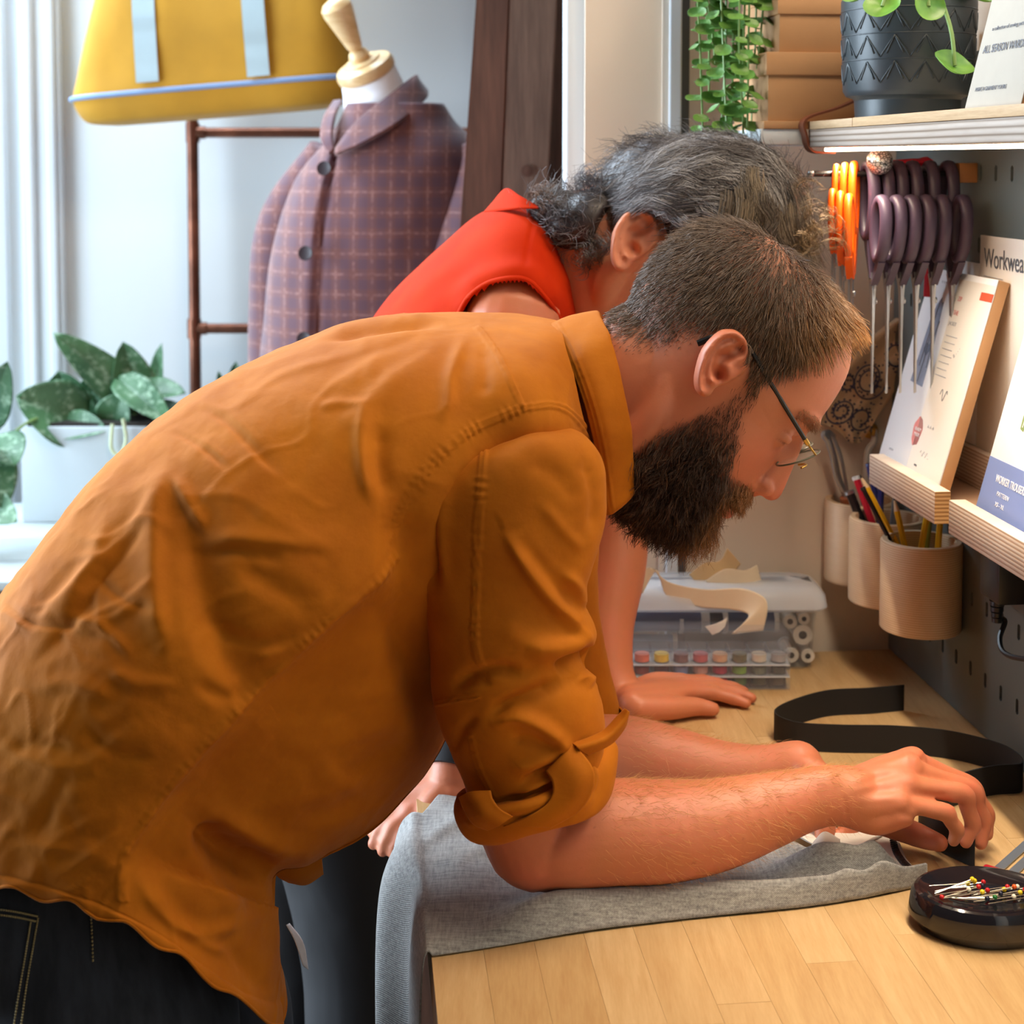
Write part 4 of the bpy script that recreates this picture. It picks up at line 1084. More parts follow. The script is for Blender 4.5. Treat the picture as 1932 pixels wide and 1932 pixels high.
def oval_loop(cx, cz, rx, rz, rot, tube_r, flat, n=40):
    a = np.linspace(0, 2 * np.pi, n, endpoint=False)
    x = rx * np.cos(a); z = rz * np.sin(a)
    x *= 1 + 0.12 * np.sin(a)
    p = np.stack([np.zeros(n), cx + x * math.cos(rot) - z * math.sin(rot), cz + x * math.sin(rot) + z * math.cos(rot)], 1)
    t = nrm(np.roll(p, -1, 0) - np.roll(p, 1, 0)); nn = np.cross(t, [1, 0, 0]); b = np.array([1.0, 0, 0])
    q = np.linspace(0, 2 * np.pi, 10, endpoint=False)
    rings = p[:, None] + tube_r * np.cos(q)[None, :, None] * nn[:, None] + flat * (np.sign(np.sin(q)) * np.abs(np.sin(q)) ** .7)[None, :, None] * b
    V = rings.reshape(-1, 3); return V, grid_faces(n, 10, True, True)
def blade(path, w0, w1, th, x):
    p = spline(np.array(path, float), 14); k = len(p)
    t = nrm(np.gradient(p, axis=0)); s = np.stack([-t[:, 1], t[:, 0]], 1); w = np.linspace(w0, w1, k)[:, None]
    a = p + s * w / 2; b = p - s * w / 2
    rings = np.array([[(x - th / 2, *a[i]), (x + th / 2, *a[i]), (x + th * .1, *b[i]), (x - th / 2, *b[i])] for i in range(k)])
    return loft(rings)
def make_scissors(mat, label, group, S=1.0, small=False):
    """local frame: x along the rod, y in the plane of the blades, z up; hangs by its upper loop, rod at the origin"""
    t = thing('scissors', label, 'scissors', (0, 0, 0), group)
    # upper loop hung on the rod
    lx = 0.0055 * (1.25 if not small else 0.8)
    up = oval_loop(0.0, -0.032 * S, 0.017 * S, 0.040 * S, 0.0, 0.0058 * S, lx)
    lo = oval_loop(0.036 * S, -0.062 * S, 0.015 * S, 0.033 * S, -0.12, 0.0058 * S, lx)
    sh_u = blade([(-0.004 * S, -0.066 * S), (0.002 * S, -0.09 * S), (0.012 * S, -0.118 * S)], 0.020 * S, 0.010 * S, 0.008, 0.0)
    sh_l = blade([(0.034 * S, -0.094 * S), (0.026 * S, -0.108 * S), (0.016 * S, -0.122 * S)], 0.018 * S, 0.010 * S, 0.008, 0.0)
    part('handle', join(up, sh_u), mat, t, 50); part('handle', join(lo, sh_l), mat, t, 50)
    L = -0.245 * S if not small else -0.20 * S
    part('blade', blade([(0.010 * S, -0.112 * S), (0.017 * S, -0.140 * S), (0.020 * S, L + 0.03), (0.019 * S, L)], 0.012 * S, 0.002, 0.0022, 0.0013), M['steel'], t, False)
    part('blade', blade([(0.018 * S, -0.112 * S), (0.014 * S, -0.140 * S), (0.013 * S, L + 0.03), (0.0155 * S, L)], 0.012 * S, 0.002, 0.0022, -0.0013), M['steel'], t, False)
    part('screw', rigid(lathe([(0, 0), (0.0035, 0), (0.0035, 0.002), (0, 0.0025)], 14), Matrix.Translation((-0.0025, 0.0155 * S, -0.142 * S)) @ Matrix.Rotation(-math.pi / 2, 4, 'Y')), M['steel'], t)
    return t
rot_z = math.atan2(DV[1], DV[0]) - math.pi / 2     # local +y -> DV (towards the lens)
px_list = [1640, 1667, 1693, 1721, 1754, 1788]
ords = ['leftmost plum-handled scissors of the row, beside the orange ones', 'plum-handled scissors second from the orange ones', 'plum-handled scissors third from the orange ones', 'plum-handled scissors fourth from the orange ones', 'plum-handled scissors second from the wooden block', 'plum-handled scissors nearest the wooden block on the pegboard']
proto = None
for px, lab in zip(px_list, ords):
    # offset along the rod for this column
    os_ = np.linspace(0.02, 0.19, 400); pr2 = project(np.array([RP(o) for o in os_])); o = os_[np.argmin(np.abs(pr2[:, 0] - px))]
    if proto is None: proto = make_scissors(M['plum'], lab, 'plum-handled scissors on the rod'); t = proto
    else: t = copy_tree(proto); t['label'] = lab
    t.location = (RP(o, RZ + 0.0016)).tolist(); t.rotation_euler = (0, 0, rot_z + random.Random(px).uniform(-.05, .05))
proto = None
for px, s, lab in ((1578, 0.80, 'small orange-handled scissors at the free tip of the rod'), (1594, 0.92, 'middle one of the orange-handled scissors'), (1612, 1.05, 'orange-handled scissors next to the plum row')):
    os_ = np.linspace(0.02, 0.19, 400); pr2 = project(np.array([RP(o) for o in os_])); o = os_[np.argmin(np.abs(pr2[:, 0] - px))]
    if proto is None: proto = make_scissors(M['orange'], lab, 'orange-handled scissors on the rod', 0.9, True); t = proto
    else: t = copy_tree(proto); t['label'] = lab
    t.location = (RP(o, RZ + 0.0016)).tolist(); t.rotation_euler = (0, 0, rot_z - 0.5); t.scale = (s, s * 0.8, s)
msv = Mat('crackled_silver', srgb(214, 216, 220), 0.3, Metallic=0.6)
vor = msv.n('ShaderNodeTexVoronoi', Scale=260.0, feature='DISTANCE_TO_EDGE'); msv.l(msv.coord(), vor.inputs['Vector'])
msv.color(msv.ramp(vor.outputs[0], [(0.05, srgb(60, 62, 66)), (0.14, srgb(224, 226, 230))])); M['silver'] = msv.m
bo = thing('silver_ornament', 'silver patterned ball ornament on the rod above the plum scissors', 'ornament', RP(0.118, RZ + 0.005))
part('ball', ball(RP(0.119, RZ + 0.0135, 0.02), 0.0145, 14, 20), M['silver'], bo, True)
part('loop', tube(spline([RP(0.119, RZ + 0.004, 0.008), RP(0.119, RZ + 0.0045, 0.0), RP(0.119, RZ - 0.006, -0.004)], 8), 0.0012, 6), M['steel'], bo)
M['red_plastic'] = plain('red_plastic', (196, 30, 52), 0.4, 0.1, 20)
solo('red_tape', tube(spline([RP(0.10, RZ + 0.009, -0.02), RP(0.08, RZ + 0.011, -0.022), RP(0.06, RZ + 0.012, -0.02), RP(0.045, RZ + 0.009, -0.02), RP(0.042, RZ - 0.05, -0.022), RP(0.044, RZ - 0.14, -0.024)], 24), 0.005, 8), M['red_plastic'], 'red ribbon hanging behind the plum scissors', 'ribbon')

# ------------------------------------------------------------------ power socket, plug and lead
M['black_plastic'] = plain('black_plastic', (20, 20, 22), 0.35, 0.05, 20)
M['socket_grey'] = plain('socket_grey', (96, 90, 88), 0.5, 0.05, 20)
def plug_at(px, py, o): 
    Y = pegY(px, o); return Y
Yq = pegY(1912, 0.02); aq = aY(Yq); zq0, zq1 = P(1912, 1115, Yq)[2], P(1912, 1020, Yq)[2]
sk = thing('power_socket', 'grey double power socket on the pegboard under the nearer ledge', 'socket', B(aq, 0.003, zq0 - 0.02))
part('plate', bbox(aq - 0.03, aq + 0.08, 0.003, 0.016, zq0 - 0.016, zq1 + 0.01, 0.002), M['socket_grey'], sk)
part('switch', bbox(aq - 0.022, aq - 0.008, 0.016, 0.019, zq0 + 0.012, zq0 + 0.036, 0.001), M['black_plastic'], sk)
pg = thing('black_plug', 'black power plug with its lead below the nearer ledge', 'plug', B(aq + 0.02, 0.017, zq0))
part('body', bbox(aq + 0.002, aq + 0.05, 0.0195, 0.052, zq0 + 0.0, zq1 + 0.005, 0.004), M['black_plastic'], pg)
k0 = B(aq + 0.012, 0.036, zq0)
for k in range(5): part('relief_ring', rod(k0 + [0, 0, -0.004 - k * 0.006], k0 + [0, 0, 0.0005 - k * 0.006], 0.0085 - 0.0008 * k, 14), M['black_plastic'], pg)
part('lead', tube(spline([k0 + [0, 0, -0.024], P(1896, 1172, k0[1] - .0), P(1886, 1205, k0[1] - .01), P(1895, 1232, k0[1] - .03), P(1932, 1243, k0[1] - .06), P(1990, 1240, k0[1] - .10)], 30), 0.0028, 8), M['black_plastic'], pg)

# ------------------------------------------------------------------ plastic boxes
def clear(name, tint, rough, fac, ior_gloss=0.12):
    m = bpy.data.materials.new(name); m.use_nodes = True; t = m.node_tree; t.nodes.clear()
    o = t.nodes.new('ShaderNodeOutputMaterial'); mix = t.nodes.new('ShaderNodeMixShader'); tr = t.nodes.new('ShaderNodeBsdfTransparent'); p = t.nodes.new('ShaderNodeBsdfPrincipled')
    tr.inputs[0].default_value = (0.96, 0.97, 0.98, 1); p.inputs['Base Color'].default_value = tint; p.inputs['Roughness'].default_value = rough
    mix.inputs[0].default_value = fac; t.links.new(tr.outputs[0], mix.inputs[1]); t.links.new(p.outputs[0], mix.inputs[2]); t.links.new(mix.outputs[0], o.inputs[0])
    return m
M['milky'] = clear('milky_plastic', srgb(236, 240, 246), 0.3, 0.07)
M['lid_plastic'] = clear('lid_plastic', srgb(240, 244, 250), 0.25, 0.55)
M['clear_plastic'] = clear('clear_plastic', srgb(222, 222, 232), 0.12, 0.09)
bY0 = onz(1535, 1262, BZ)[1] - 0.012
bx0, bx1 = P(1130, 1262, bY0)[0], P(1543, 1262, bY0)[0]
zl = P(1500, 1150, bY0)[2]; zlt = P(1500, 1108, bY0)[2]
def rrect(x0, x1, y0, y1, r, z, n=6):
    pts = []
    for cx, cy, a0 in ((x1 - r, y1 - r, 0), (x0 + r, y1 - r, 90), (x0 + r, y0 + r, 180), (x1 - r, y0 + r, 270)):
        for k in range(n): a = math.radians(a0 + 90 * k / (n - 1)); pts.append((cx + r * math.cos(a), cy + r * math.sin(a), z))
    return pts
bD = 0.072
bx_ = thing('storage_box', 'milky lidded plastic box of thread and notions at the end of the worktop', 'box', ((bx0 + bx1) / 2, bY0 + bD / 2, BZ))
wall_r = [rrect(bx0 + q, bx1 - q, bY0 + q, bY0 + bD - q, 0.012, z) for q, z in ((0.010, BZ + 0.0008), (0.006, BZ + 0.004), (0.0, zl - 0.002), (0.0015, zl - 0.002), (0.0085, BZ + 0.004))]
part('tub', loft(np.array(wall_r)), M['milky'], bx_, 50)
ov = 0.012
lid_r = [rrect(bx0 - q, bx1 + q, bY0 - q, bY0 + bD + q, 0.02, z) for q, z in ((-0.001, zl - 0.001), (ov - .004, zl - 0.001), (ov, zl + 0.003), (ov - 0.002, zlt - 0.012), (ov - 0.010, zlt - 0.003), (ov - 0.016, zlt), (-0.03, zlt + 0.0008))]
part('lid', loft(np.array(lid_r)), M['lid_plastic'], bx_, 50)
M['spool_white'] = plain('spool_white', (232, 226, 216), 0.6, 0.03, 20)
M['spool_navy'] = plain('spool_navy', (62, 76, 112), 0.7, 0.1, 60)
M['spool_dark'] = plain('spool_dark', (54, 50, 52), 0.6, 0.1, 60)
M['spool_blue'] = plain('spool_bluegrey', (150, 172, 196), 0.7, 0.1, 60)
M['spool_beige'] = plain('spool_beige', (206, 176, 150), 0.7, 0.1, 60)
def spool(c, r, L, mat, label, axis='Y'):
    t = thing('thread_spool', label, 'spool', c, 'thread spools in the milky box')
    c = np.asarray(c, float); d = {'Y': np.array([0, 1.0, 0]), 'X': np.array([1.0, 0, 0])}[axis]
    part('thread', rod(c - d * L * .42, c + d * L * .42, r * 0.86, 18), mat, t)
    for s in (-1, 1):
        part('flange', rod(c + d * s * L * .42, c + d * s * L * .5, r, 18), M['spool_white'], t)
    part('core_hole', rod(c - d * (L * .5 + 0.0004), c - d * (L * .5 + 0.0001), r * .42, 14), M['spool_dark'], t)
ym = bY0 + bD / 2
def bxc(px, z): return np.array([P(px, 1200, ym)[0], ym, z])
spool(bxc(1508, BZ + 0.043), 0.0125, 0.045, M['spool_white'], 'large white spool low at the right end of the milky box')
spool(bxc(1518, BZ + 0.016), 0.0085, 0.045, M['spool_white'], 'small white spool at the bottom right corner of the milky box')
spool(bxc(1487, BZ + 0.017), 0.0095, 0.045, M['spool_beige'], 'small beige spool left of the bottom corner spool')
spool(bxc(1484, BZ + 0.060), 0.009, 0.045, M['spool_white'], 'white spool above the large one in the milky box')
spool(bxc(1510, BZ + 0.0635), 0.0075, 0.045, M['spool_beige'], 'peach spool just under the lid at the right end')
spool(bxc(1240, BZ + 0.054), 0.015, 0.13, M['spool_navy'], 'navy roll lying along the left half of the milky box', 'X')
spool(bxc(1415, BZ + 0.054), 0.014, 0.07, M['spool_navy'], 'navy roll under the lid right of the paper strip', 'X')
spool(bxc(1325, BZ + 0.052), 0.014, 0.06, M['spool_dark'], 'dark roll in the middle of the milky box', 'X')
spool(bxc(1225, BZ + 0.026), 0.012, 0.07, M['spool_blue'], 'pale blue spool at the left of the milky box', 'X')
# organiser of bobbins in front
oY0 = onz(1480, 1303, BZ)[1]; oD = 0.045
ox0, ox1 = P(1120, 1303, oY0)[0], P(1490, 1303, oY0)[0]
oh = P(1400, 1192, oY0)[2] - BZ; ohl = P(1400, 1232, oY0)[2] - BZ
og = thing('bobbin_organiser', 'clear compartment case of coloured bobbins beside the flat hand', 'case', ((ox0 + ox1) / 2, oY0 + oD / 2, BZ))
T_ = 0.0012
part('base', box(ox0, ox1, oY0, oY0 + oD, BZ + 0.0006, BZ + 0.0025, 0.0005), M['clear_plastic'], og)
for y in (oY0, oY0 + oD - T_): part('side', box(ox0, ox1, y, y + T_, BZ + 0.0026, BZ + ohl, 0.0004), M['clear_plastic'], og)
ncol = 10; cw = (ox1 - ox0) / ncol
for k in range(ncol + 1):
    x = ox0 + k * cw
    part('divider', box(x - T_ / 2, x + T_ / 2, oY0 + T_, oY0 + oD - T_, BZ + 0.0026, BZ + ohl - 0.001), M['milky'], og, False)
for z in (BZ + 0.0165, BZ + 0.031): part('tier', box(ox0, ox1, oY0 - 0.0004, oY0 + oD, z - 0.0006, z + 0.0006), M['lid_plastic'], og, False)
part('lid', loft(np.array([rrect(ox0 - q, ox1 + q, oY0 - q, oY0 + oD + q, 0.003, z) for q, z in ((-0.001, BZ + ohl), (0.002, BZ + ohl), (0.002, BZ + ohl + 0.004), (0.0, BZ + ohl + 0.005), (-0.001, BZ + oh - 0.003), (-0.004, BZ + oh), (-0.02, BZ + oh))])), M['clear_plastic'], og, 50)
cols = {2: [(206, 60, 76), (250, 122, 88), (246, 204, 30), (120, 84, 84), (206, 92, 96), (232, 178, 132), (110, 104, 64), (240, 222, 196), (188, 180, 176)],
        1: [(246, 212, 30), (170, 66, 56), (100, 56, 62), (150, 172, 218), (222, 176, 160), (196, 32, 76), (144, 196, 60), (112, 124, 104), (66, 70, 62)],
        0: [(220, 180, 60), (180, 70, 70), (120, 60, 70), (180, 60, 60), (190, 50, 60), (200, 36, 74), (92, 130, 60), (70, 76, 52), (92, 82, 74)]}
cn = {0: 'bottom', 1: 'middle', 2: 'top'}
def cname(c):
    r, g, b = c
    import colorsys
    h, s, v = colorsys.rgb_to_hsv(r / 255, g / 255, b / 255); h *= 360
    if s < .2: return 'pale grey' if v > .6 else 'dark grey'
    if s < .38 and v > .7: return 'pale ' + ('blue' if 180 < h < 270 else 'peach')
    n = 'red' if h < 14 or h > 335 else 'orange' if h < 34 else 'yellow' if h < 62 else 'green' if h < 170 else 'blue' if h < 270 else 'plum'
    return ('dark ' if v < .5 else '') + n
bob = None
for tier in (2, 1, 0):
    for k in range(9):
        c = cols[tier][k]; x = ox0 + (k + 1.5) * cw; z = BZ + 0.0032 + tier * 0.0145 + (0.001 if tier == 0 else 0)
        mt_ = plain('bobbin_thread', c, 0.7, 0.1, 80)
        side = 'left end' if k < 2 else 'right end' if k > 6 else 'middle'
        lab = '%s bobbin in the %s tier of the clear case, column %s from the right' % (cname(c), cn[tier], ['first', 'second', 'third', 'fourth', 'fifth', 'sixth', 'seventh', 'eighth', 'ninth'][8 - k])
        r = cw * 0.42
        if bob is None:
            bob = thing('bobbin', lab, 'bobbin', (0, 0, 0), 'bobbins in the clear case')
            th_me = part('thread', lathe([(0, 0.0012), (r * .9, 0.0012), (r * .9, 0.0098), (0, 0.0098)], 18), mt_, bob)
            part('flange', lathe([(0, 0), (r, 0), (r, 0.0012), (0, 0.0012)], 18), M['milky'], bob); part('flange', lathe([(0, 0.0098), (r, 0.0098), (r, 0.011), (0, 0.011)], 18), M['milky'], bob)
            t = bob
        else:
            t = copy_tree(bob); t['label'] = lab
            ch = [q for q in t.children if q.name.startswith('thread')][0]; ch.data = ch.data.copy(); ch.data.materials[0] = mt_
        t.location = (x, oY0 + 0.0125, z)

# ------------------------------------------------------------------ paper scraps on the box lid
M['paper'] = plain('cream_paper', (236, 218, 188), 0.8, 0.04, 20)
M['paper_tan'] = plain('tan_paper', (214, 182, 136), 0.8, 0.05, 20)
M['paper_white'] = plain('white_paper', (240, 232, 220), 0.8, 0.03, 20)
YL = bY0 + 0.03
def strip(name, rows_px, mat, label, Ys, th=0.0006):
    rws = [[P(a, b, Y) for (a, b), Y in zip(r, Ys)] for r in rows_px]
    return solo(name, sheet(rws, th, 40, 14), mat, label, 'paper', None, True)
strip('paper_strip', [[(1196, 1112), (1222, 1070), (1262, 1098), (1330, 1112), (1398, 1110), (1440, 1126), (1448, 1150), (1440, 1190)], [(1212, 1120), (1240, 1076), (1258, 1124), (1320, 1145), (1380, 1150), (1412, 1160), (1400, 1178), (1380, 1196)]], M['paper'], 'long cream pattern paper strip curling over the front of the box lid', [bY0 - .006, bY0 - .004, bY0 - .006, bY0 - .012, bY0 - .022, bY0 - .034, bY0 - .038, bY0 - .036])
strip('paper_scrap', [[(1300, 1084), (1330, 1062), (1358, 1058), (1372, 1034)], [(1318, 1104), (1345, 1088), (1378, 1086), (1398, 1064)]], M['paper_tan'], 'tan paper scrap standing up to a point on the box lid', [YL, YL, YL + .01, YL + .012])
strip('paper_scrap', [[(1330, 1096), (1368, 1074), (1404, 1076), (1428, 1066)], [(1350, 1110), (1380, 1104), (1412, 1106), (1440, 1108)]], M['paper'], 'crumpled cream paper scrap at the middle of the box lid', [YL - .01, YL - .012, YL - .01, YL])
strip('paper_scrap', [[(1330, 1182), (1352, 1176), (1372, 1166)], [(1344, 1198), (1358, 1192), (1368, 1182)]], M['paper_white'], 'small white paper corner poking out at the front of the milky box', [bY0 - .030, bY0 - .032, bY0 - .03])
tick = []
for k in range(6):
    a, b = 1392 + k * 3, 1122 + k * 9
    tick.append(rod(P(a, b, bY0 - .0385 + 0.0), P(a + 5, b + 1, bY0 - .0385), 0.0004, 5))

# ------------------------------------------------------------------ black elastic band on edge
mbk = Mat('black_elastic', srgb(22, 22, 25), 0.75); w_ = mbk.n('ShaderNodeTexWave', Scale=260, bands_direction='Z'); mbk.l(mbk.coord(), w_.inputs['Vector']); mbk.bump(w_.outputs[1], 0.3, 0.0004); M['elastic'] = mbk.m
bp = [(1705, 1341), (1640, 1347), (1560, 1352), (1492, 1372), (1461, 1394), (1500, 1414), (1580, 1420), (1690, 1422), (1790, 1432), (1880, 1455), (1920, 1478), (1925, 1496), (1880, 1500), (1840, 1508), (1790, 1525), (1745, 1550), (1735, 1575), (1770, 1605), (1838, 1638)]
bp3 = np.array([onz(a, b, BZ) for a, b in bp]); bp3 = spline(bp3, 140)
bh = 0.031
n2 = nrm(np.cross(nrm(np.gradient(bp3, axis=0)), [0, 0, 1.0])) * 0.0007
rings = np.stack([bp3 + n2 + [0, 0, 0.0006], bp3 + n2 + [0, 0, bh], bp3 - n2 + [0, 0, bh], bp3 - n2 + [0, 0, 0.0006]], 1)
solo('elastic_band', loft(rings), M['elastic'], 'black elastic band standing on edge in a loose S on the worktop', 'elastic band')

# ------------------------------------------------------------------ pin dish, pins, sewing gauge
md = Mat('glossy_black', srgb(26, 24, 30), 0.08); md.b.inputs['Coat Weight'].default_value = 0.5; M['gloss'] = md.m
dc = onz(1846, 1744, BZ); DX, DY = dc[0] + 0.004, dc[1] + 0.0
dish = thing('pin_dish', 'glossy black oval magnetic dish full of coloured pins at the worktop front', 'dish', (DX, DY, BZ))
dp = [(0, 0.0006), (0.052, 0.0006), (0.0535, 0.003), (0.0545, 0.008), (0.058, 0.009), (0.0588, 0.0105), (0.0565, 0.026), (0.054, 0.0295), (0.051, 0.0305), (0.048, 0.0295), (0.040, 0.0262), (0.02, 0.0245), (0, 0.0242)]
v, f = lathe(dp, 72)
v = v * np.array([1.06, 0.80, 1.0]); v = v + np.array([DX, DY, BZ])
part('body', (v, f), M['gloss'], dish)
pin_heads = [(232, 196, 30), (196, 34, 40), (30, 32, 52), (226, 220, 200), (40, 110, 50), (232, 92, 30), (240, 206, 40)]
pm = {c: plain('pin_head', c, 0.25, 0.02, 30) for c in pin_heads}
pn = {(232, 196, 30): 'yellow', (196, 34, 40): 'red', (30, 32, 52): 'dark blue', (226, 220, 200): 'cream', (40, 110, 50): 'green', (232, 92, 30): 'orange', (240, 206, 40): 'bright yellow'}
mps = Mat('pin_steel', srgb(216, 208, 190), 0.2, Metallic=0.9); M['pin'] = mps.m
rs = random.Random(8)
def pin_at(hx, hy, lift, ang, L, c, lab):
    h = np.array([DX + hx, DY + hy, BZ + 0.0285 + lift]); tip = h + np.array([-math.cos(ang) * L, math.sin(ang) * L, 0])
    rr_ = math.hypot((tip[0] - DX) / 1.06, (tip[1] - DY) / .8)
    tip[2] = BZ + 0.0265 + max(0, rr_ - .03) * .25
    t = thing('pin', lab, 'pin', h, 'ball-headed pins in the black dish')
    part('shaft', rod(h, tip, 0.00042, 6), M['pin'], t); part('head', ball(h, 0.0021, 8, 10), pm[c], t, True)
spots = [(-.006, .006, .006), (-.009, .003, .009), (-.0045, .0, .004), (.0, .004, .003), (-.011, .008, .003), (.003, .0, .001), (-.003, -.005, .002), (-.013, -.001, .002), (.030, .006, .001), (.026, .002, .003), (.034, -.001, .002), (.029, -.004, .001), (.038, .003, .0005), (.022, .007, .0005), (.040, -.004, .0), (.012, -.006, .001), (.006, -.010, .0), (.018, .003, .0), (-.001, -.012, .0), (.033, -.010, .0), (.002, .008, .004), (.044, .004, .001), (.022, -.009, .0)]
wn = ['front', 'back', 'left', 'right']
for i, (hx, hy, lf_) in enumerate(spots):
    c = pin_heads[[0, 6, 1, 2, 0, 1, 6, 3, 3, 5, 1, 6, 1, 1, 2, 2, 4, 0, 2, 4, 1, 2, 3][i]]
    side = 'right heap' if hx > 0.015 else 'left heap'
    same = [j for j in range(i) if pin_heads[[0, 6, 1, 2, 0, 1, 6, 3, 3, 5, 1, 6, 1, 1, 2, 2, 4, 0, 2, 4, 1, 2, 3][j]] == c and (spots[j][0] > .015) == (hx > .015)]
    lab = '%s-headed pin%s in the %s of the black dish' % (pn[c], ['', ' lying lower down', ' nearest the rim', ' at the bottom'][min(3, len(same))], side)
    pin_at(hx, hy, lf_, rs.uniform(-.28, .12), rs.uniform(.030, .036), c, lab)
c = (196, 34, 40); pin_at(-.038, -.010, 0.0, math.pi + .05, .032, c, 'red-headed pin lying alone at the left rim of the black dish')
g0, g1 = onz(1832, 1705, BZ), onz(1985, 1566, BZ)
gd = nrm(g1 - g0); gs = np.array([-gd[1], gd[0], 0])
sg = thing('sewing_gauge', 'slotted metal sewing gauge with red slider lying behind the pin dish', 'gauge', (g0 + g1) / 2)
mg_ = Mat('gauge_metal', srgb(150, 160, 176), 0.3, Metallic=0.6); M['gauge'] = mg_.m
LG = np.linalg.norm(g1 - g0)
for s0, s1 in ((-.0105, -.002), (.002, .0105)): part('rail', obox(g0 + gs * s0 + [0, 0, 0.0008], gd * LG, gs * (s1 - s0), (0, 0, 0.0010)), M['gauge'], sg, False)
for q0, q1 in ((0, .012), (LG - .012, LG)): part('bridge', obox(g0 + gd * q0 - gs * .002 + [0, 0, 0.0008], gd * (q1 - q0), gs * .004, (0, 0, 0.0010)), M['gauge'], sg, False)
g_ = g0 + gd * LG * 0.36
part('slider', join(obox(g_ - gs * .017 - gd * .003 + [0, 0, 0.0019], gd * .007, gs * .034, (0, 0, 0.0022), 0.0008), obox(g_ - gs * .0018 - gd * .004 + [0, 0, 0.0005], gd * .008, gs * .0036, (0, 0, 0.0016))), M['red_plastic'], sg, label='red plastic slider')

# ================================================================== people: shared tools
def in_poly(q, poly):
    poly = np.asarray(poly, float); r = np.zeros(len(q), bool); j = len(poly) - 1
    for i in range(len(poly)):
        (xi, yi), (xj, yj) = poly[i], poly[j]
        c = ((yi > q[:, 1]) != (yj > q[:, 1])) & (q[:, 0] < (xj - xi) * (q[:, 1] - yi) / (yj - yi + 1e-12) + xi)
        r ^= c; j = i
    return r
def gauss(d, w): return np.exp(-(d / w) ** 2)
EAR_OUT = [(1411, 668), (1407, 645), (1396, 629), (1379, 620), (1357, 622), (1335, 637), (1316, 660), (1305, 693), (1302, 718), (1308, 738), (1324, 747), (1336, 742), (1345, 730), (1366, 722), (1392, 708), (1408, 690)]
def ear_geo(place, unit):
    """relief ear in the picture frame of the first person; place(px,py,h) -> world, h metres outwards; unit = px per metre"""
    xs = np.linspace(1296, 1418, 76); ys = np.linspace(614, 753, 86)
    X, Y = np.meshgrid(xs, ys, indexing='ij'); q = np.stack([X.ravel(), Y.ravel()], 1)
    out = spline(EAR_OUT, 90, True)
    d_o, _, _ = poly_dist(q, np.vstack([out, out[:1]])); ins = in_poly(q, out)
    sd = np.where(ins, d_o, -d_o)
    hel = spline([(1362, 692), (1380, 680), (1399, 672), (1404, 656), (1397, 638), (1379, 627), (1358, 629), (1339, 643), (1322, 667), (1311, 697), (1309, 722), (1313, 735)], 60)
    anti = spline([(1388, 640), (1366, 648), (1346, 655), (1334, 673), (1329, 695), (1333, 712), (1339, 718)], 40)
    sca = spline([(1381, 640), (1360, 640), (1341, 654), (1327, 678), (1319, 702)], 30)
    dh, _, ph = poly_dist(q, hel); da, _, _ = poly_dist(q, anti); ds, _, _ = poly_dist(q, sca)
    h = 0.0055 + 0.0062 * gauss(dh, 7) * (0.45 + 0.55 * sstep(0, 0.3, ph)) + 0.0038 * gauss(da, 7) - 0.0036 * gauss(ds, 4.5)
    pt = lambda x, y, wx, wy: np.exp(-((q[:, 0] - x) / wx) ** 2 - ((q[:, 1] - y) / wy) ** 2)
    h += -0.0075 * pt(1362, 671, 17, 9) - 0.0085 * pt(1349, 698, 12, 14) - 0.009 * pt(1352, 708, 6, 9) - 0.004 * pt(1389, 655, 9, 9)
    h += 0.0048 * pt(1370, 702, 11, 12) + 0.003 * pt(1336, 716, 7, 7) + 0.002 * pt(1322, 735, 12, 10) + 0.0015 * pt(1392, 690, 16, 14)
    # the ear leans away from the skull towards the back
    lean = np.clip((1408 - q[:, 0]) / 105, 0, 1)
    edge = np.clip(sd / 6.0, 0, 1); rnd = np.sqrt(np.clip(1 - (1 - edge) ** 2, 0, 1))
    top = 0.013 * lean ** 0.9 + (h) * rnd
    bot = 0.013 * lean ** 0.9 - 0.0045 * rnd - (1 - lean) ** 2 * 0.012
    keep = (sd > -0.5).reshape(X.shape)
    A = place(q[:, 0], q[:, 1], top); Bt = place(q[:, 0], q[:, 1], bot)
    n = len(q); nx, ny = X.shape; idx = np.arange(n).reshape(X.shape); F = []
    cell = keep[:-1, :-1] & keep[1:, :-1] & keep[:-1, 1:] & keep[1:, 1:]
    for i, j in zip(*np.nonzero(cell)):
        a, b, c, d = idx[i, j], idx[i + 1, j], idx[i + 1, j + 1], idx[i, j + 1]
        F.append((a, b, c, d)); F.append((a + n, d + n, c + n, b + n))
        if i == 0 or not cell[i - 1, j]: F.append((a, d, d + n, a + n))
        if i == nx - 2 or not cell[i + 1, j]: F.append((b, b + n, c + n, c))
        if j == 0 or not cell[i, j - 1]: F.append((a, a + n, b + n, b))
        if j == ny - 2 or not cell[i, j + 1]: F.append((d, c, c + n, d + n))
    V = np.vstack([A, Bt]); used = np.unique(np.array([k for f in F for k in f])); mp_ = -np.ones(2 * n, int); mp_[used] = np.arange(len(used))
    return V[used], [tuple(mp_[list(f)]) for f in F]
def limb(pts, n=20, k=30):
    """pts: (px,py,Y,r)"""
    return capsule([P(a, b, Y) for a, b, Y, r in pts], [r for *_, r in pts], n, k)
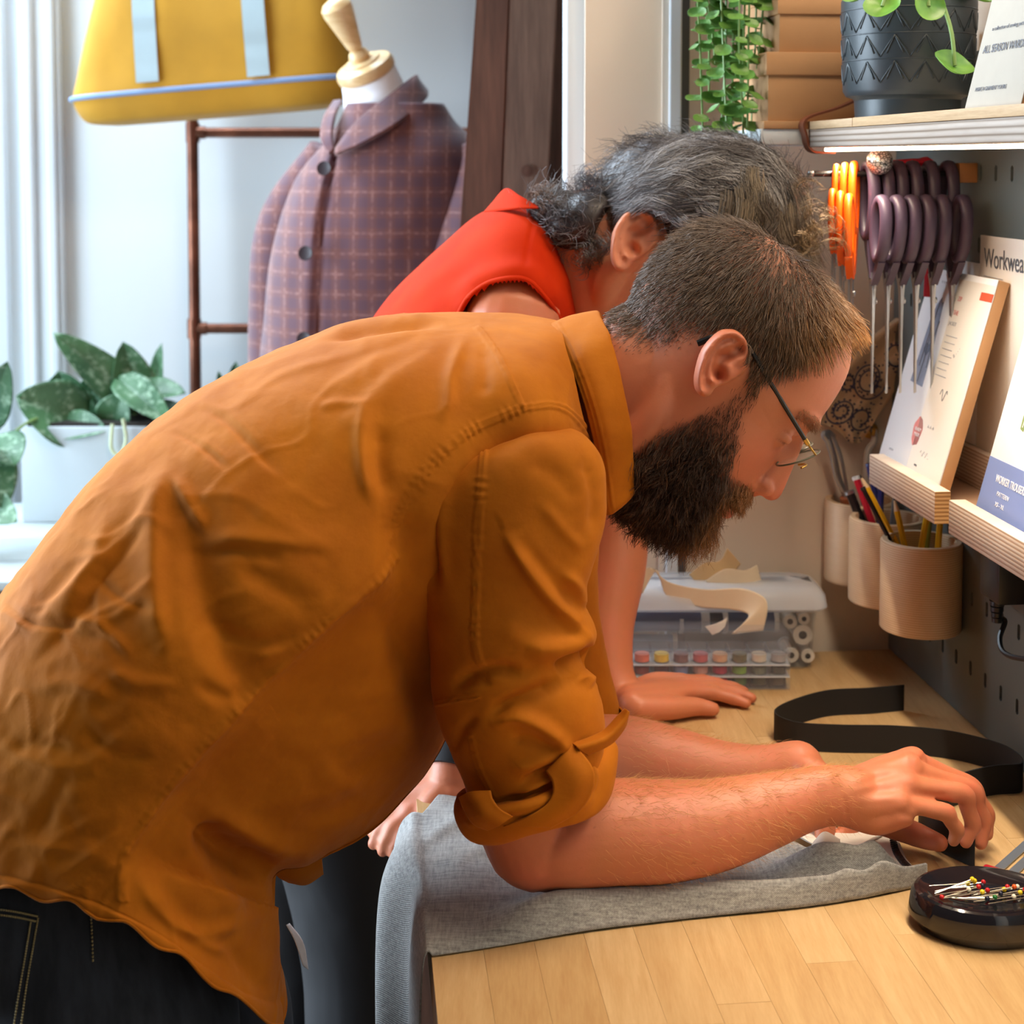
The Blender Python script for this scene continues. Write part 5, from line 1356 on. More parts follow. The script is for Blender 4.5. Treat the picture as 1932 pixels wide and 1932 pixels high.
def folds(v, n, feats, keep=None, q=None):
    """push vertices along normals by fold features: (polyline px, height mm, width a px, width b px, end taper)"""
    q = project(v) if q is None else q
    h = np.zeros(len(v))
    for line, A, wa, wb in feats:
        L = spline(np.array(line, float), max(8, 5 * len(line)))
        lo, hi = L.min(0) - 3.2 * max(wa, wb), L.max(0) + 3.2 * max(wa, wb)
        m = (q[:, 0] > lo[0]) & (q[:, 0] < hi[0]) & (q[:, 1] > lo[1]) & (q[:, 1] < hi[1])
        if keep is not None: m &= keep
        if not m.any(): continue
        d, s, t = poly_dist(q[m], L)
        w = np.where(s > 0, wa, wb)
        tap = np.clip(np.minimum(t, 1 - t) * 5, 0, 1); tap = 0.15 + 0.85 * tap
        ends = (t <= 0) | (t >= 1)
        h[m] += A * 0.001 * np.exp(-(d / w) ** 2) * np.where(ends, 0.15, tap)
    return v + n * h[:, None]
def seam(v, n, line, keep, step=1.0, wid=9, pucker=0.7, per=16, q=None):
    """raised felled seam: ridge of two rows with puckers across it"""
    q = project(v) if q is None else q
    L = spline(np.array(line, float), 8 * len(line)); tot = np.linalg.norm(np.diff(L, axis=0), axis=1).sum()
    d, s, t = poly_dist(q, L); m = keep & (t > 0) & (t < 1)
    h = step * np.exp(-((d - wid * .4) / (wid * .7)) ** 4) - 0.8 * step * np.exp(-(d / 1.8) ** 2)
    ph = t * tot / per * 2 * np.pi + 1.3 * np.sin(t * 23)
    h += pucker * (.55 + .6 * np.sin(t * 31 + np.sin(t * 57))) * np.sin(ph) * np.exp(-((d - wid * .9) / (wid * 1.0)) ** 2)
    return v + n * (np.where(m, h, 0) * 0.001)[:, None]

ms_ = Mat('skin', srgb(214, 148, 116), 0.48)
vc = ms_.vcol(); nz = ms_.noise(180, None, 4, 0.6); n2 = ms_.noise(26, None, 3)
ms_.color(ms_.mix(ms_.math('MULTIPLY', n2, 0.25), ms_.mix(ms_.math('MULTIPLY', nz, 0.16), vc, srgb(150, 78, 54)), srgb(224, 120, 96)))
ms_.b.inputs['Subsurface Weight'].default_value = 0.18
ms_.b.inputs['Subsurface Radius'].default_value = (1.0, 0.35, 0.18); ms_.b.inputs['Subsurface Scale'].default_value = 0.004
ms_.bump(ms_.noise(520, None, 3), 0.16, 0.0006); ms_.bump(ms_.noise(60, None, 3), 0.08, 0.002)
M['skin'] = ms_.m
def hair_mat(name, rough=0.42):
    m = Mat(name, (0.2, 0.13, 0.08, 1), rough); m.color(m.vcol()); m.b.inputs['Specular IOR Level'].default_value = 0.45; return m.m
M['hair'] = hair_mat('hair_strands'); M['beard'] = hair_mat('beard_strands', 0.5)

# ================================================================== the man: body
YH = 1.365                      # middle plane of his head
YAW = math.radians(7)
EC = P(1345, 725, YH)           # between the ear openings
hF0, hU, hS0 = np.array([0.757, 0, -0.653]), np.array([0.653, 0, 0.757]), np.array([0, -1.0, 0])
hF = hF0 * math.cos(YAW) + hS0 * math.sin(YAW); hS = hS0 * math.cos(YAW) - hF0 * math.sin(YAW)
def H(F, U, S=0.0): return EC + hF * F + hU * U + hS * S
def toH(v):
    d = v - EC; return np.stack([d @ hF, d @ hU, d @ hS], 1)
prof = np.array([  # U, front, back, half width
    (.136, .012, -.046, .022), (.131, .034, -.066, .038), (.122, .056, -.084, .052), (.108, .072, -.098, .063), (.090, .084, -.107, .0705), (.066, .0905, -.112, .0755),
    (.040, .0935, -.113, .0775), (.026, .0935, -.111, .077), (.012, .0885, -.107, .0745), (-.004, .0865, -.101, .0715), (-.022, .087, -.094, .0695), (-.042, .0875, -.085, .067),
    (-.062, .0860, -.074, .0635), (-.080, .083, -.062, .0595), (-.096, .081, -.045, .053), (-.110, .0755, -.020, .044), (-.121, .064, .010, .030)])
pf = spline(prof, 60); a = np.linspace(0, 2 * np.pi, 72, endpoint=False); rings = []
for U, f, b, w in pf:
    cx = -0.012 + 0.3 * max(0, -U - .07)
    c, s = np.cos(a), np.sin(a)
    ex = np.where(c > 0, .92, 1.0)
    F = cx + np.where(c > 0, (f - cx) * np.abs(c) ** ex, -(cx - b) * np.abs(c) ** ex)
    S = w * np.sign(s) * np.abs(s) ** .88
    S = S * (1 - 0.10 * sstep(0.045, 0.09, F))
    rings.append(EC + F[:, None] * hF + U * hU + S[:, None] * hS)
head_parts = [loft(np.array(rings[::-1]))]
def hb(F, U, S, r): head_parts.append(ball(H(F, U, S), r, 10, 14, [hF, hU, hS]))
def hcap(pts, rad, n=12): head_parts.append(capsule([H(*p) for p in pts], rad, n, 20))
# brow ridge, nose, cheeks, lids, lips
hcap([(.060, .030, .050), (.0790, .0345, .034), (.0885, .034, .012), (.0885, .034, -.012), (.0790, .0345, -.034), (.060, .030, -.050)], [.004, .0072, .0078, .0078, .0072, .004])
hcap([(.083, .026, 0), (.0905, .008, 0), (.0965, -.012, 0), (.1015, -.030, 0), (.1035, -.038, 0)], [.009, .0085, .0088, .0098, .0100])
hcap([(.080, .02, 0), (.087, -.010, 0), (.090, -.036, 0), (.088, -.046, 0)], [.010, .013, .0145, .011])
for s in (1, -1):
    hb(.0930, -.0395, s * .0125, (.0120, .0085, .0065)); hb(.086, -.046, s * .011, (.010, .007, .008))
    hb(.0725, .006, s * .0315, (.0128, .0122, .0128))
hcap([(.083, -.071, .020), (.088, -.0705, .008), (.0885, -.070, 0), (.088, -.0705, -.008), (.083, -.071, -.020)], [.004, .0055, .005, .0055, .004])
hcap([(.081, -.080, .019), (.0855, -.080, .007), (.0855, -.080, -.007), (.081, -.080, -.019)], [.004, .0062, .0062, .004])
hb(.066, -.104, 0, (.018, .016, .024))
# neck
head_parts.append(capsule([H(-.045, .0, 0), H(-.058, -.035, 0), P(1180, 735, 1.375), P(1090, 800, 1.39), P(980, 880, 1.40)], [.060, .0595, .0585, .064, .085], 28, 30))
head_parts.append(capsule([H(.02, -.085, 0), H(-.02, -.085, 0), P(1160, 830, 1.385)], [.04, .046, .05], 24, 20))
for s in (1, -1): head_parts.append(capsule([H(-.035, -.02, s * .052), P(1230, 790, YH - s * .052), P(1150, 870, YH - s * .035)], [.016, .016, .018], 14, 20))
# ears
def ear_place(sgn):
    def f(px, py, h):
        d = np.stack([(px - CX) / FPX, cp_ + (CY - py) / FPX * sp_, -sp_ + (CY - py) / FPX * cp_], 1)
        w = EYE + d * ((YH - 0.0745) / d[:, 1:2]) + np.asarray(h)[:, None] * nrm(np.array([0.10, -1.0, 0.05]))
        if sgn > 0: return w
        l = toH(w); l[:, 2] *= -1
        return EC + l[:, :1] * hF + l[:, 1:2] * hU + l[:, 2:] * hS
    return f
head_parts.append(ear_geo(ear_place(1), 2180)); head_parts.append(ear_geo(ear_place(-1), 2180))
hv, hf = remesh(join(*head_parts), 0.0017, 5, 0.5)
_l = toH(hv); hv = lap_smooth(hv, hf, 0.9 * ((_l[:, 0] > .03) & (_l[:, 1] < .05) & (np.abs(_l[:, 2]) > .018)) + 0.25 * ((_l[:, 0] > .03) & (np.abs(_l[:, 2]) <= .018)) + .8 * (_l[:, 1] < -.03) * (_l[:, 0] < .03), 9)
L = toH(hv); nrmv = vnormals(hv, hf); Fh, Uh, Sh = L.T; aS = np.abs(Sh)
bump_ = lambda F, U, S, w: np.exp(-(((Fh - F) ** 2 + (Uh - U) ** 2 + (aS - S) ** 2) / w ** 2))
disp = 0.0035 * bump_(.062, -.022, .050, .026) - 0.0030 * bump_(.082, .022, .030, .009) - 0.0045 * bump_(.0885, .006, .016, .0085) - 0.0030 * bump_(.086, -.002, .034, .010) - 0.0035 * bump_(.092, -.047, .010, .0048) * 1.6
eye_line = np.exp(-((Uh - (.0015 + .10 * (aS - .03) - 2.0 * (aS - .0315) ** 2)) / .0011) ** 2) * sstep(.020, .024, aS) * (1 - sstep(.041, .045, aS)) * (Fh > .06)
lid_fold = np.exp(-((Uh - (.0120 - 4 * (aS - .0315) ** 2)) / .0012) ** 2) * sstep(.018, .024, aS) * (1 - sstep(.042, .048, aS)) * (Fh > .06)
disp += -0.0016 * eye_line - 0.0012 * lid_fold
crow = np.exp(-((Uh - (.006 + .35 * (.062 - Fh))) / .0012) ** 2) + np.exp(-((Uh - (.001 - .1 * (.062 - Fh))) / .0012) ** 2)
disp += -0.00035 * crow * sstep(.052, .056, aS) * sstep(.035, .045, Fh) * (1 - sstep(.060, .066, Fh))
nlf = np.exp(-(((Fh - (.094 - .55 * (-.040 - Uh) * (Uh < -.040))) / .004) ** 2)) * (Uh < -.040) * (Uh > -.075) * (aS > .017) * (aS < .04)
disp += -0.0016 * nlf
hv = hv + nrmv * disp[:, None]
# colour of the skin by place
q_near = hv.copy(); Lm = L.copy(); Lm[:, 2] = aS; q_near = EC + Lm[:, :1] * hF + Lm[:, 1:2] * hU + Lm[:, 2:] * hS
pxn = project(q_near)
HAIR_POLY = [(1128, 655), (1150, 600), (1165, 550), (1200, 470), (1290, 400), (1420, 380), (1580, 450), (1625, 560), (1622, 600), (1598, 606), (1572, 630), (1545, 656), (1500, 690), (1470, 706), (1440, 716), (1428, 748), (1414, 742), (1413, 690), (1408, 640), (1385, 612), (1340, 625), (1310, 655), (1250, 672), (1185, 672)]
BEARD_POLY = [(1428, 738), (1436, 758), (1412, 795), (1400, 850), (1388, 893), (1405, 903), (1424, 915), (1428, 948), (1405, 965), (1372, 958), (1350, 1010), (1290, 1060), (1180, 1020), (1150, 960), (1188, 846), (1250, 806), (1330, 768), (1378, 738), (1405, 716)]
base = np.array(srgb(206, 134, 98)[:3]); red = np.array(srgb(206, 112, 88)[:3]); scalp = np.array(srgb(176, 128, 100)[:3]); lip = np.array(srgb(176, 92, 84)[:3]); bdark = np.array(srgb(74, 48, 34)[:3])
col = np.repeat(base[None], len(hv), 0)
def blend(col, m, c): return col * (1 - m[:, None]) + np.asarray(c) * m[:, None]
col = blend(col, 0.55 * np.clip(bump_(.11, -.04, .0, .022) + bump_(.06, -.03, .045, .03) * .8 + bump_(-.02, -.06, .06, .05) * .4, 0, 1), red)
earm = in_poly(pxn, spline(EAR_OUT, 60, True)) & (aS > .06)
col = blend(col, 0.35 * earm, srgb(222, 120, 88)[:3])
hm = in_poly(pxn, HAIR_POLY) & ~earm
dn_, _, _ = poly_dist(pxn, [(1100, 650), (1128, 655), (1185, 675), (1250, 675), (1310, 658)])
fade = sstep(0, 75, dn_)
col = blend(col, 0.75 * hm * fade, scalp)
bm_ = in_poly(pxn, BEARD_POLY) & ~earm
db_, _, _ = poly_dist(pxn, BEARD_POLY + BEARD_POLY[:1])
bsoft = bm_ * sstep(0, 26, db_) * (0.45 + .55 * sstep(.0, -.035, Uh))
col = blend(col, 0.85 * bsoft, bdark)
lm = (np.abs(Uh + .0755) < .0075) & (Fh > .079) & (aS < .020)
col = blend(col, 0.9 * lm, lip)
col = blend(col, 0.8 * eye_line, srgb(90, 56, 46)[:3]); col = blend(col, 0.35 * lid_fold, srgb(160, 84, 66)[:3])
brow_m = np.exp(-((Uh - (.0335 - 3 * (aS - .03) ** 2)) / .005) ** 2) * sstep(.010, .016, aS) * (1 - sstep(.046, .054, aS)) * (Fh > .05)
col = blend(col, 0.4 * brow_m, srgb(140, 92, 64)[:3])
HEADM = (hv, hf, col, nrmv)

def hand(wrist, mcps, fingers, thumb, hypo, palm_r=.0125):
    """capsule hand: wrist point, knuckle points, finger joint lists [(pt..)], thumb list"""
    g = []
    w = np.asarray(wrist, float); mc = [np.asarray(m, float) for m in mcps]
    across = nrm(mc[0] - mc[-1])
    for i, m in enumerate(mc):
        w_ = w + across * (.014 - .0095 * i)
        g.append(capsule([w_, w_ * .5 + m * .5, m], [.0145, palm_r * 1.12, palm_r * .98], 14, 16))
    for i in range(3): g.append(capsule([w, (mc[i] + mc[i + 1]) / 2 * .55 + w * .45, (mc[i] + mc[i + 1]) / 2 - (mc[i] - w) * .06], [.016, palm_r * 1.2, palm_r * .95], 14, 14))
    rad = [(.0102, .0088, .0076, .0062), (.0105, .0092, .0080, .0066), (.0100, .0087, .0075, .0062), (.0092, .0080, .0068, .0056)]
    for (m, f, r) in zip(mc, fingers, rad):
        pts = [m] + [np.asarray(q, float) for q in f]; k = []
        rr = []
        for i in range(len(pts) - 1):
            k += [pts[i], pts[i] * .5 + pts[i + 1] * .5]; rr += [r[i] * (1.04 if i else 1.0), (r[i] + r[i + 1]) / 2 * .93]
        k.append(pts[-1]); rr.append(r[len(pts) - 1])
        g.append(capsule(k, rr, 14, 34))
    tp_ = [np.asarray(q, float) for q in thumb]
    g.append(capsule(tp_, [.0155, .0135, .0108, .0082][:len(tp_)], 14, 30))
    g.append(capsule([np.asarray(q, float) for q in hypo], [.0155, .0165, .0135], 14, 20))
    return g
def pad_nails(g): return g

# right arm and hand (near)
R_arm = [limb([(1000, 945, 1.26, .046), (980, 1080, 1.24, .050), (968, 1300, 1.24, .047), (975, 1480, 1.245, .044), (1002, 1585, 1.247, .040)], 24, 40),
         limb([(1010, 1598, 1.247, .0365), (1060, 1583, 1.250, .0415), (1150, 1570, 1.256, .0440), (1250, 1568, 1.262, .0430), (1350, 1556, 1.270, .0385), (1450, 1529, 1.280, .0320), (1530, 1506, 1.288, .0268), (1600, 1498, 1.294, .0255)], 28, 60),
         limb([(1000, 1640, 1.250, .018), (1030, 1652, 1.25, .014)], 14, 12), limb([(1500, 1495, 1.283, .020), (1560, 1480, 1.284, .0150)], 12, 12)]
mc_ = [P(1722, 1434, 1.338), P(1718, 1452, 1.318), P(1710, 1482, 1.298), P(1694, 1515, 1.282)]
fg_ = [[P(1832, 1484, 1.350), P(1862, 1536, 1.352), P(1862, 1574, 1.347)],
       [P(1832, 1492, 1.330), P(1856, 1550, 1.332), P(1850, 1590, 1.328)],
       [P(1818, 1498, 1.308), P(1836, 1556, 1.310), P(1822, 1588, 1.308)],
       [P(1783, 1533, 1.288), P(1806, 1566, 1.291), P(1799, 1586, 1.292)]]
R_hand = hand(P(1590, 1500, 1.296), mc_, fg_, [P(1620, 1530, 1.330), P(1688, 1556, 1.345), P(1738, 1578, 1.338), P(1772, 1590, 1.325)], [P(1600, 1530, 1.292), P(1650, 1540, 1.286), P(1700, 1532, 1.283)])
rv, rf = remesh(join(*(R_arm + R_hand)), 0.0019, 6, 0.5)
_q = project(rv)[:, 0]; rv = lap_smooth(rv, rf, sstep(1420, 1520, _q) * (1 - sstep(1615, 1660, _q)), 40)
# left arm and hand (far, half hidden)
L_arm = [limb([(1000, 920, 1.55, .042), (1012, 1060, 1.565, .044), (1022, 1250, 1.54, .042), (1062, 1400, 1.50, .040)], 22, 36),
         limb([(1095, 1420, 1.495, .038), (1180, 1430, 1.485, .042), (1270, 1448, 1.475, .0395), (1360, 1463, 1.462, .034), (1440, 1462, 1.452, .029), (1505, 1448, 1.445, .0262)], 24, 50)]
lm_ = [P(1606, 1500, 1.392), P(1612, 1498, 1.412), P(1608, 1502, 1.432), P(1596, 1508, 1.450)]
lf_ = [[P(1606, 1560, 1.375), P(1580, 1582, 1.37), P(1560, 1586, 1.368)], [P(1618, 1566, 1.398), P(1592, 1590, 1.394), P(1572, 1592, 1.392)], [P(1614, 1566, 1.42), P(1590, 1588, 1.418), P(1574, 1590, 1.415)], [P(1600, 1562, 1.442), P(1582, 1578, 1.442), P(1570, 1582, 1.44)]]
L_hand = hand(P(1516, 1452, 1.44), lm_, lf_, [P(1530, 1480, 1.405), P(1548, 1530, 1.375), P(1556, 1562, 1.362), P(1552, 1582, 1.356)], [P(1525, 1480, 1.45), P(1560, 1500, 1.452), P(1590, 1512, 1.45)])
lv, lfc = remesh(join(*(L_arm + L_hand)), 0.0026, 6, 0.5)
# trunk and legs inside the clothes
trunk = [capsule([P(1120, 790, 1.395), P(960, 850, 1.40), P(760, 960, 1.39), P(560, 1110, 1.345), P(370, 1300, 1.29), P(190, 1500, 1.23)], [.065, .10, .118, .11, .10, .095], 24, 40),
         limb([(995, 930, 1.27, .045), (960, 850, 1.40, .09), (1030, 900, 1.55, .045)], 20, 24),
         capsule([P(70, 1640, 1.225), P(200, 2050, 1.185), np.array([P(200, 2000, 1.18)[0] + .02, 1.18, 0.45]), np.array([P(200, 2000, 1.18)[0], 1.18, 0.06])], [.072, .070, .055, .04], 20, 30),
         capsule([P(110, 1640, 1.285), P(340, 2050, 1.30), np.array([P(380, 2000, 1.30)[0] + .02, 1.30, 0.45]), np.array([P(370, 2000, 1.30)[0], 1.30, 0.06])], [.09, .08, .055, .04], 20, 30)]
tv, tf = remesh(join(*trunk), 0.010, 3, 0.5)
def arm_color(v):
    c = np.repeat(np.array(srgb(198, 124, 84)[:3])[None], len(v), 0)
    n = fbm(v * 38, 3, 4)
    return blend(c, np.clip(.35 + .5 * n, 0, .6), srgb(208, 124, 92)[:3])
rcol = arm_color(rv); lcol = arm_color(lv)
pr_px = project(rv)
for kx, ky, w in ((1795, 1520, 16), (1834, 1482, 15), (1722, 1425, 20), (1718, 1452, 15), (1000, 1650, 40)):
    rcol = blend(rcol, .40 * gauss(np.hypot(pr_px[:, 0] - kx, pr_px[:, 1] - ky), w), srgb(214, 112, 86)[:3])
rs2 = np.random.RandomState(5)
for k in range(26):
    mx, my = rs2.uniform(980, 1500), rs2.uniform(1490, 1660)
    rcol = blend(rcol, .55 * gauss(np.hypot(pr_px[:, 0] - mx, pr_px[:, 1] - my), rs2.uniform(1.2, 2.4)), srgb(130, 66, 44)[:3])
# tendons and knuckle creases
rn = vnormals(rv, rf)
rv = folds(rv, rn, [([(1600, 1480), (1660, 1460), (1715, 1446)], 1.1, 8, 9), ([(1600, 1495), (1660, 1480), (1712, 1474)], 1.0, 8, 9), ([(1625, 1465), (1680, 1440), (1718, 1424)], 1.2, 8, 9), ([(1612, 1510), (1660, 1508), (1696, 1506)], .8, 8, 9), ([(1640, 1472), (1690, 1460)], -.6, 6, 6), ([(1640, 1495), (1690, 1492)], -.6, 6, 6), ([(1700, 1432), (1722, 1424), (1740, 1432)], 2.0, 12, 12), ([(1790, 1508), (1800, 1516), (1800, 1530)], 1.0, 9, 9), ([(1690, 1530), (1720, 1542), (1760, 1550)], -1.2, 6, 8), ([(1590, 1500), (1596, 1530), (1602, 1558)], -.9, 4, 5), ([(1566, 1545), (1560, 1560)], -1.0, 5, 5), ([(1735, 1498), (1760, 1502), (1790, 1500)], -1.4, 5, 7)])
BV = np.vstack([hv, rv, lv, tv]); o1, o2, o3 = len(hv), len(hv) + len(rv), len(hv) + len(rv) + len(lv)
BF = np.vstack([np.asarray(hf), np.asarray(rf) + o1, np.asarray(lfc) + o2, np.asarray(tf) + o3])
BC = np.vstack([col, rcol, lcol, arm_color(tv)])
man_base = [P(250, 1900, 1.24)[0], 1.24, 0.0]
man = part('person', (BV, BF), M['skin'], None, True, BC, loc=man_base)
tag(man, 'bearded man in an orange-brown shirt bending over the worktop, both hands on the cloth', 'person')

# ------------------------------------------------------------------ hair, beard, brows, arm hair
def sample(v, f, n, w, seed):
    """points and vertex indices sampled on quads with weights per vertex"""
    rs = np.random.RandomState(seed); f = np.asarray(f)
    ar = np.linalg.norm(np.cross(v[f[:, 2]] - v[f[:, 0]], v[f[:, 3]] - v[f[:, 1]]), axis=1) * w[f].mean(1)
    i = rs.choice(len(f), n, p=ar / ar.sum()); r = rs.rand(n, 2)
    a, b = v[f[i, 0]] * (1 - r[:, :1]) + v[f[i, 1]] * r[:, :1], v[f[i, 3]] * (1 - r[:, :1]) + v[f[i, 2]] * r[:, :1]
    return a * (1 - r[:, 1:]) + b * r[:, 1:], f[i, 0], rs
def grow(p, n, d, length, k, lift, curl, rs, droop=0.0, freq=60.0, seed=1):
    """strands from p: start along n*lift+d, curving to d; smooth noise curl"""
    t = np.linspace(0, 1, k)[None, :, None]
    d = nrm(d); s = nrm(n * lift + d)
    base = p[:, None] + length[:, None, None] * (s[:, None] * t + (d - s)[:, None] * t ** 2 * 0.5)
    q = base.reshape(-1, 3) * freq
    w = np.stack([vnoise(q, seed), vnoise(q, seed + 5), vnoise(q, seed + 9)], 1).reshape(base.shape)
    base = base + curl * length[:, None, None] * t * w
    base[..., 2] -= droop * length[:, None] * t[..., 0] ** 2
    return base
hn = vnormals(hv, hf)
# --- scalp hair
crown = EC + hF * -.045 + hU * .125
wm = hm.astype(float) * (.1 + .9 * fade)
thin = np.exp(-(((Fh - -.03) / .055) ** 2 + ((Uh - .128) / .03) ** 2)); wm *= 1 - 0.55 * thin
wm *= 1 - 0.55 * sstep(-.04, -.075, Uh) * (Fh < 0)
pz, iz, rs = sample(hv, hf, 17500, wm, 11)
Lz = toH(pz); nz_ = hn[iz]
away = pz - crown; d = away - nz_ * (away * nz_).sum(1, keepdims=True); d = nrm(d)
front = sstep(-.02, .06, Lz[:, 0]) * sstep(.05, .11, Lz[:, 1])
d = nrm(d + front[:, None] * (hF * 0.9 - hU * .2) + (1 - front)[:, None] * (-hU * 0.35 - hF * 0.15) + rs.normal(0, .22, (len(pz), 3)))
ln_ = 0.0085 + 0.011 * sstep(.02, .09, Lz[:, 1]) + 0.012 * front + rs.uniform(-.002, .003, len(pz))
ln_ *= (1 - 0.5 * sstep(.01, -.05, Lz[:, 1])) * (.3 + .7 * fade[iz])
st = grow(pz, nz_, d, ln_, 4, 0.7, 0.10, rs, 0, 90)
gold = np.clip(front * .9 + rs.normal(0, .12, len(pz)), 0, 1)
c_ = blend(np.repeat(np.array(srgb(98, 74, 54)[:3])[None], len(pz), 0), gold, srgb(178, 126, 68)[:3])
grey = np.clip(sstep(.0, -.08, Lz[:, 0]) * .45 + .35 * thin[iz] + rs.normal(0, .15, len(pz)), 0, .8)
c_ = blend(c_, grey, srgb(132, 116, 104)[:3]) * rs.uniform(.65, 1.25, (len(pz), 1))
g, gc = strands(st, 0.00022 + .00013 * fade[iz], 0.35, c_)
part('hair', g, M['hair'], man, True, gc, label='short thinning light brown hair')
# --- beard: a dark core and many curled strands
core = [capsule([P(1345, 812, YH - .056), P(1300, 880, YH - .046), P(1288, 935, YH - .018), P(1292, 952, YH), P(1288, 935, YH + .018), P(1300, 880, YH + .046), P(1345, 812, YH + .056)], [.008, .022, .028, .028, .028, .022, .008], 16, 40),
        capsule([P(1240, 880, YH - .032), P(1236, 905, YH), P(1240, 880, YH + .032)], [.026, .032, .026], 16, 20), capsule([P(1300, 962, YH), P(1240, 944, YH)], [.024, .026], 16, 16)]
cv, cf = remesh(join(*core), 0.004, 4, 0.5); cn_ = vnormals(cv, cf)
wb_ = (bsoft + .02 * bm_) * (1 + 2.0 * ((Fh > .074) & (Uh > -.076)))
wb_ *= 1 - 0.8 * (lm > 0)
pz, iz, rs = sample(hv, hf, 9500, wb_, 21); Lz = toH(pz); nz_ = hn[iz]
must = (Lz[:, 0] > .074) & (Lz[:, 1] > -.076)
d = nrm(-hU * 0.9 + hF * 0.10 + nz_ * 0.45 + rs.normal(0, .22, (len(pz), 3)))
d[must] = nrm(-hU * .6 + hS * np.sign(Lz[must, 2:3]) * .7 + hF * .25 + rs.normal(0, .2, (must.sum(), 3)))
chin = np.exp(-((Lz[:, 1] + .115) / .035) ** 2)
ln_ = 0.011 + 0.014 * chin + rs.uniform(-.003, .008, len(pz)); ln_[must] = 0.0155
ln_ *= 1 - .55 * sstep(-.05, -.02, Lz[:, 1]) * (Lz[:, 0] < .07)
st1 = grow(pz, nz_, d, ln_, 5, 0.8, 0.28, rs, 0.05, 140, 3)
lightc = np.clip(sstep(.055, .085, Lz[:, 0]) * 1.0 + rs.normal(0, .15, len(pz)), 0, 1)
c1_ = blend(np.repeat(np.array(srgb(66, 44, 32)[:3])[None], len(pz), 0), lightc, srgb(172, 118, 68)[:3]) * rs.uniform(.6, 1.3, (len(pz), 1))
pz2, iz2, rs = sample(cv, cf, 8000, np.ones(len(cv)), 22); L2 = toH(pz2); n2 = cn_[iz2]
d2 = nrm(-hU * .75 + hF * .05 + n2 * .75 + rs.normal(0, .3, (len(pz2), 3)))
ln2 = 0.010 + 0.006 * np.clip((-.08 - L2[:, 1]) / .05, 0, 1) + rs.uniform(-.002, .007, len(pz2))
st2 = grow(pz2, n2, d2, ln2, 6, .6, .38, rs, .05, 170, 7)
lc2 = np.clip(sstep(.050, .095, L2[:, 0]) + rs.normal(0, .15, len(pz2)), 0, 1)
c2_ = blend(np.repeat(np.array(srgb(58, 38, 28)[:3])[None], len(pz2), 0), lc2 * .9, srgb(156, 104, 58)[:3]) * rs.uniform(.6, 1.3, (len(pz2), 1))
g1, k1 = strands(st1, .00016 + .00014 * np.clip(bsoft[iz] * 1.5, 0, 1), .35, c1_); g2, k2 = strands(st2, .00029, .35, c2_)
V = np.vstack([g1[0], g2[0], cv]); F = np.vstack([g1[1], g2[1] + len(g1[0]), np.asarray(cf) + len(g1[0]) + len(g2[0])])
part('beard', (V, F), M['beard'], man, True, np.vstack([k1, k2, np.repeat(np.array(srgb(44, 29, 22)[:3])[None], len(cv), 0)]), label='full dark brown beard, lighter at the moustache')
# --- brows and lashes
for sg in (1, -1):
    wbr = ((brow_m > .25) & (Sh * sg > 0)).astype(float); pz, iz, rs = sample(hv, hf, 300, wbr + 1e-12, 31); Lz = toH(pz)
    d = nrm(hS * sg * .8 - hU * .3 + hF * .1 + rs.normal(0, .2, (300, 3)))
    gb, kb = strands(grow(pz, hn[iz], d, rs.uniform(.005, .009, 300), 5, .35, .1, rs), .00020, .3, np.repeat(np.array(srgb(150, 104, 70)[:3])[None], 300, 0))
    part('eyebrow', gb, M['hair'], man, True, kb, kind='stuff')
# --- fine fair hair on the forearms
def arm_hair(v, f, n, seed, xr, name):
    q = project(v); w = sstep(xr[0], xr[0] + 60, q[:, 0]) * (1 - sstep(xr[1] - 60, xr[1], q[:, 0])) * (0.25 + sstep(-.2, .8, vnormals(v, f)[:, 2]))
    pz, iz, rs = sample(v, f, n, w + 1e-9, seed); nn = vnormals(v, f)[iz]
    d = nrm(np.array([0.75, 0, -.30]) + rs.normal(0, .3, (n, 3)))
    g, k = strands(grow(pz, nn, d, rs.uniform(.006, .014, n), 5, .75, .22, rs), .00013, .3, np.array(srgb(222, 168, 104)[:3])[None] * rs.uniform(.7, 1.1, (n, 1)))
    part(name, g, M['hair'], man, True, k)
arm_hair(rv, rf, 2600, 41, (1120, 1640), 'arm_hair'); arm_hair(lv, lfc, 900, 42, (1150, 1500), 'arm_hair')

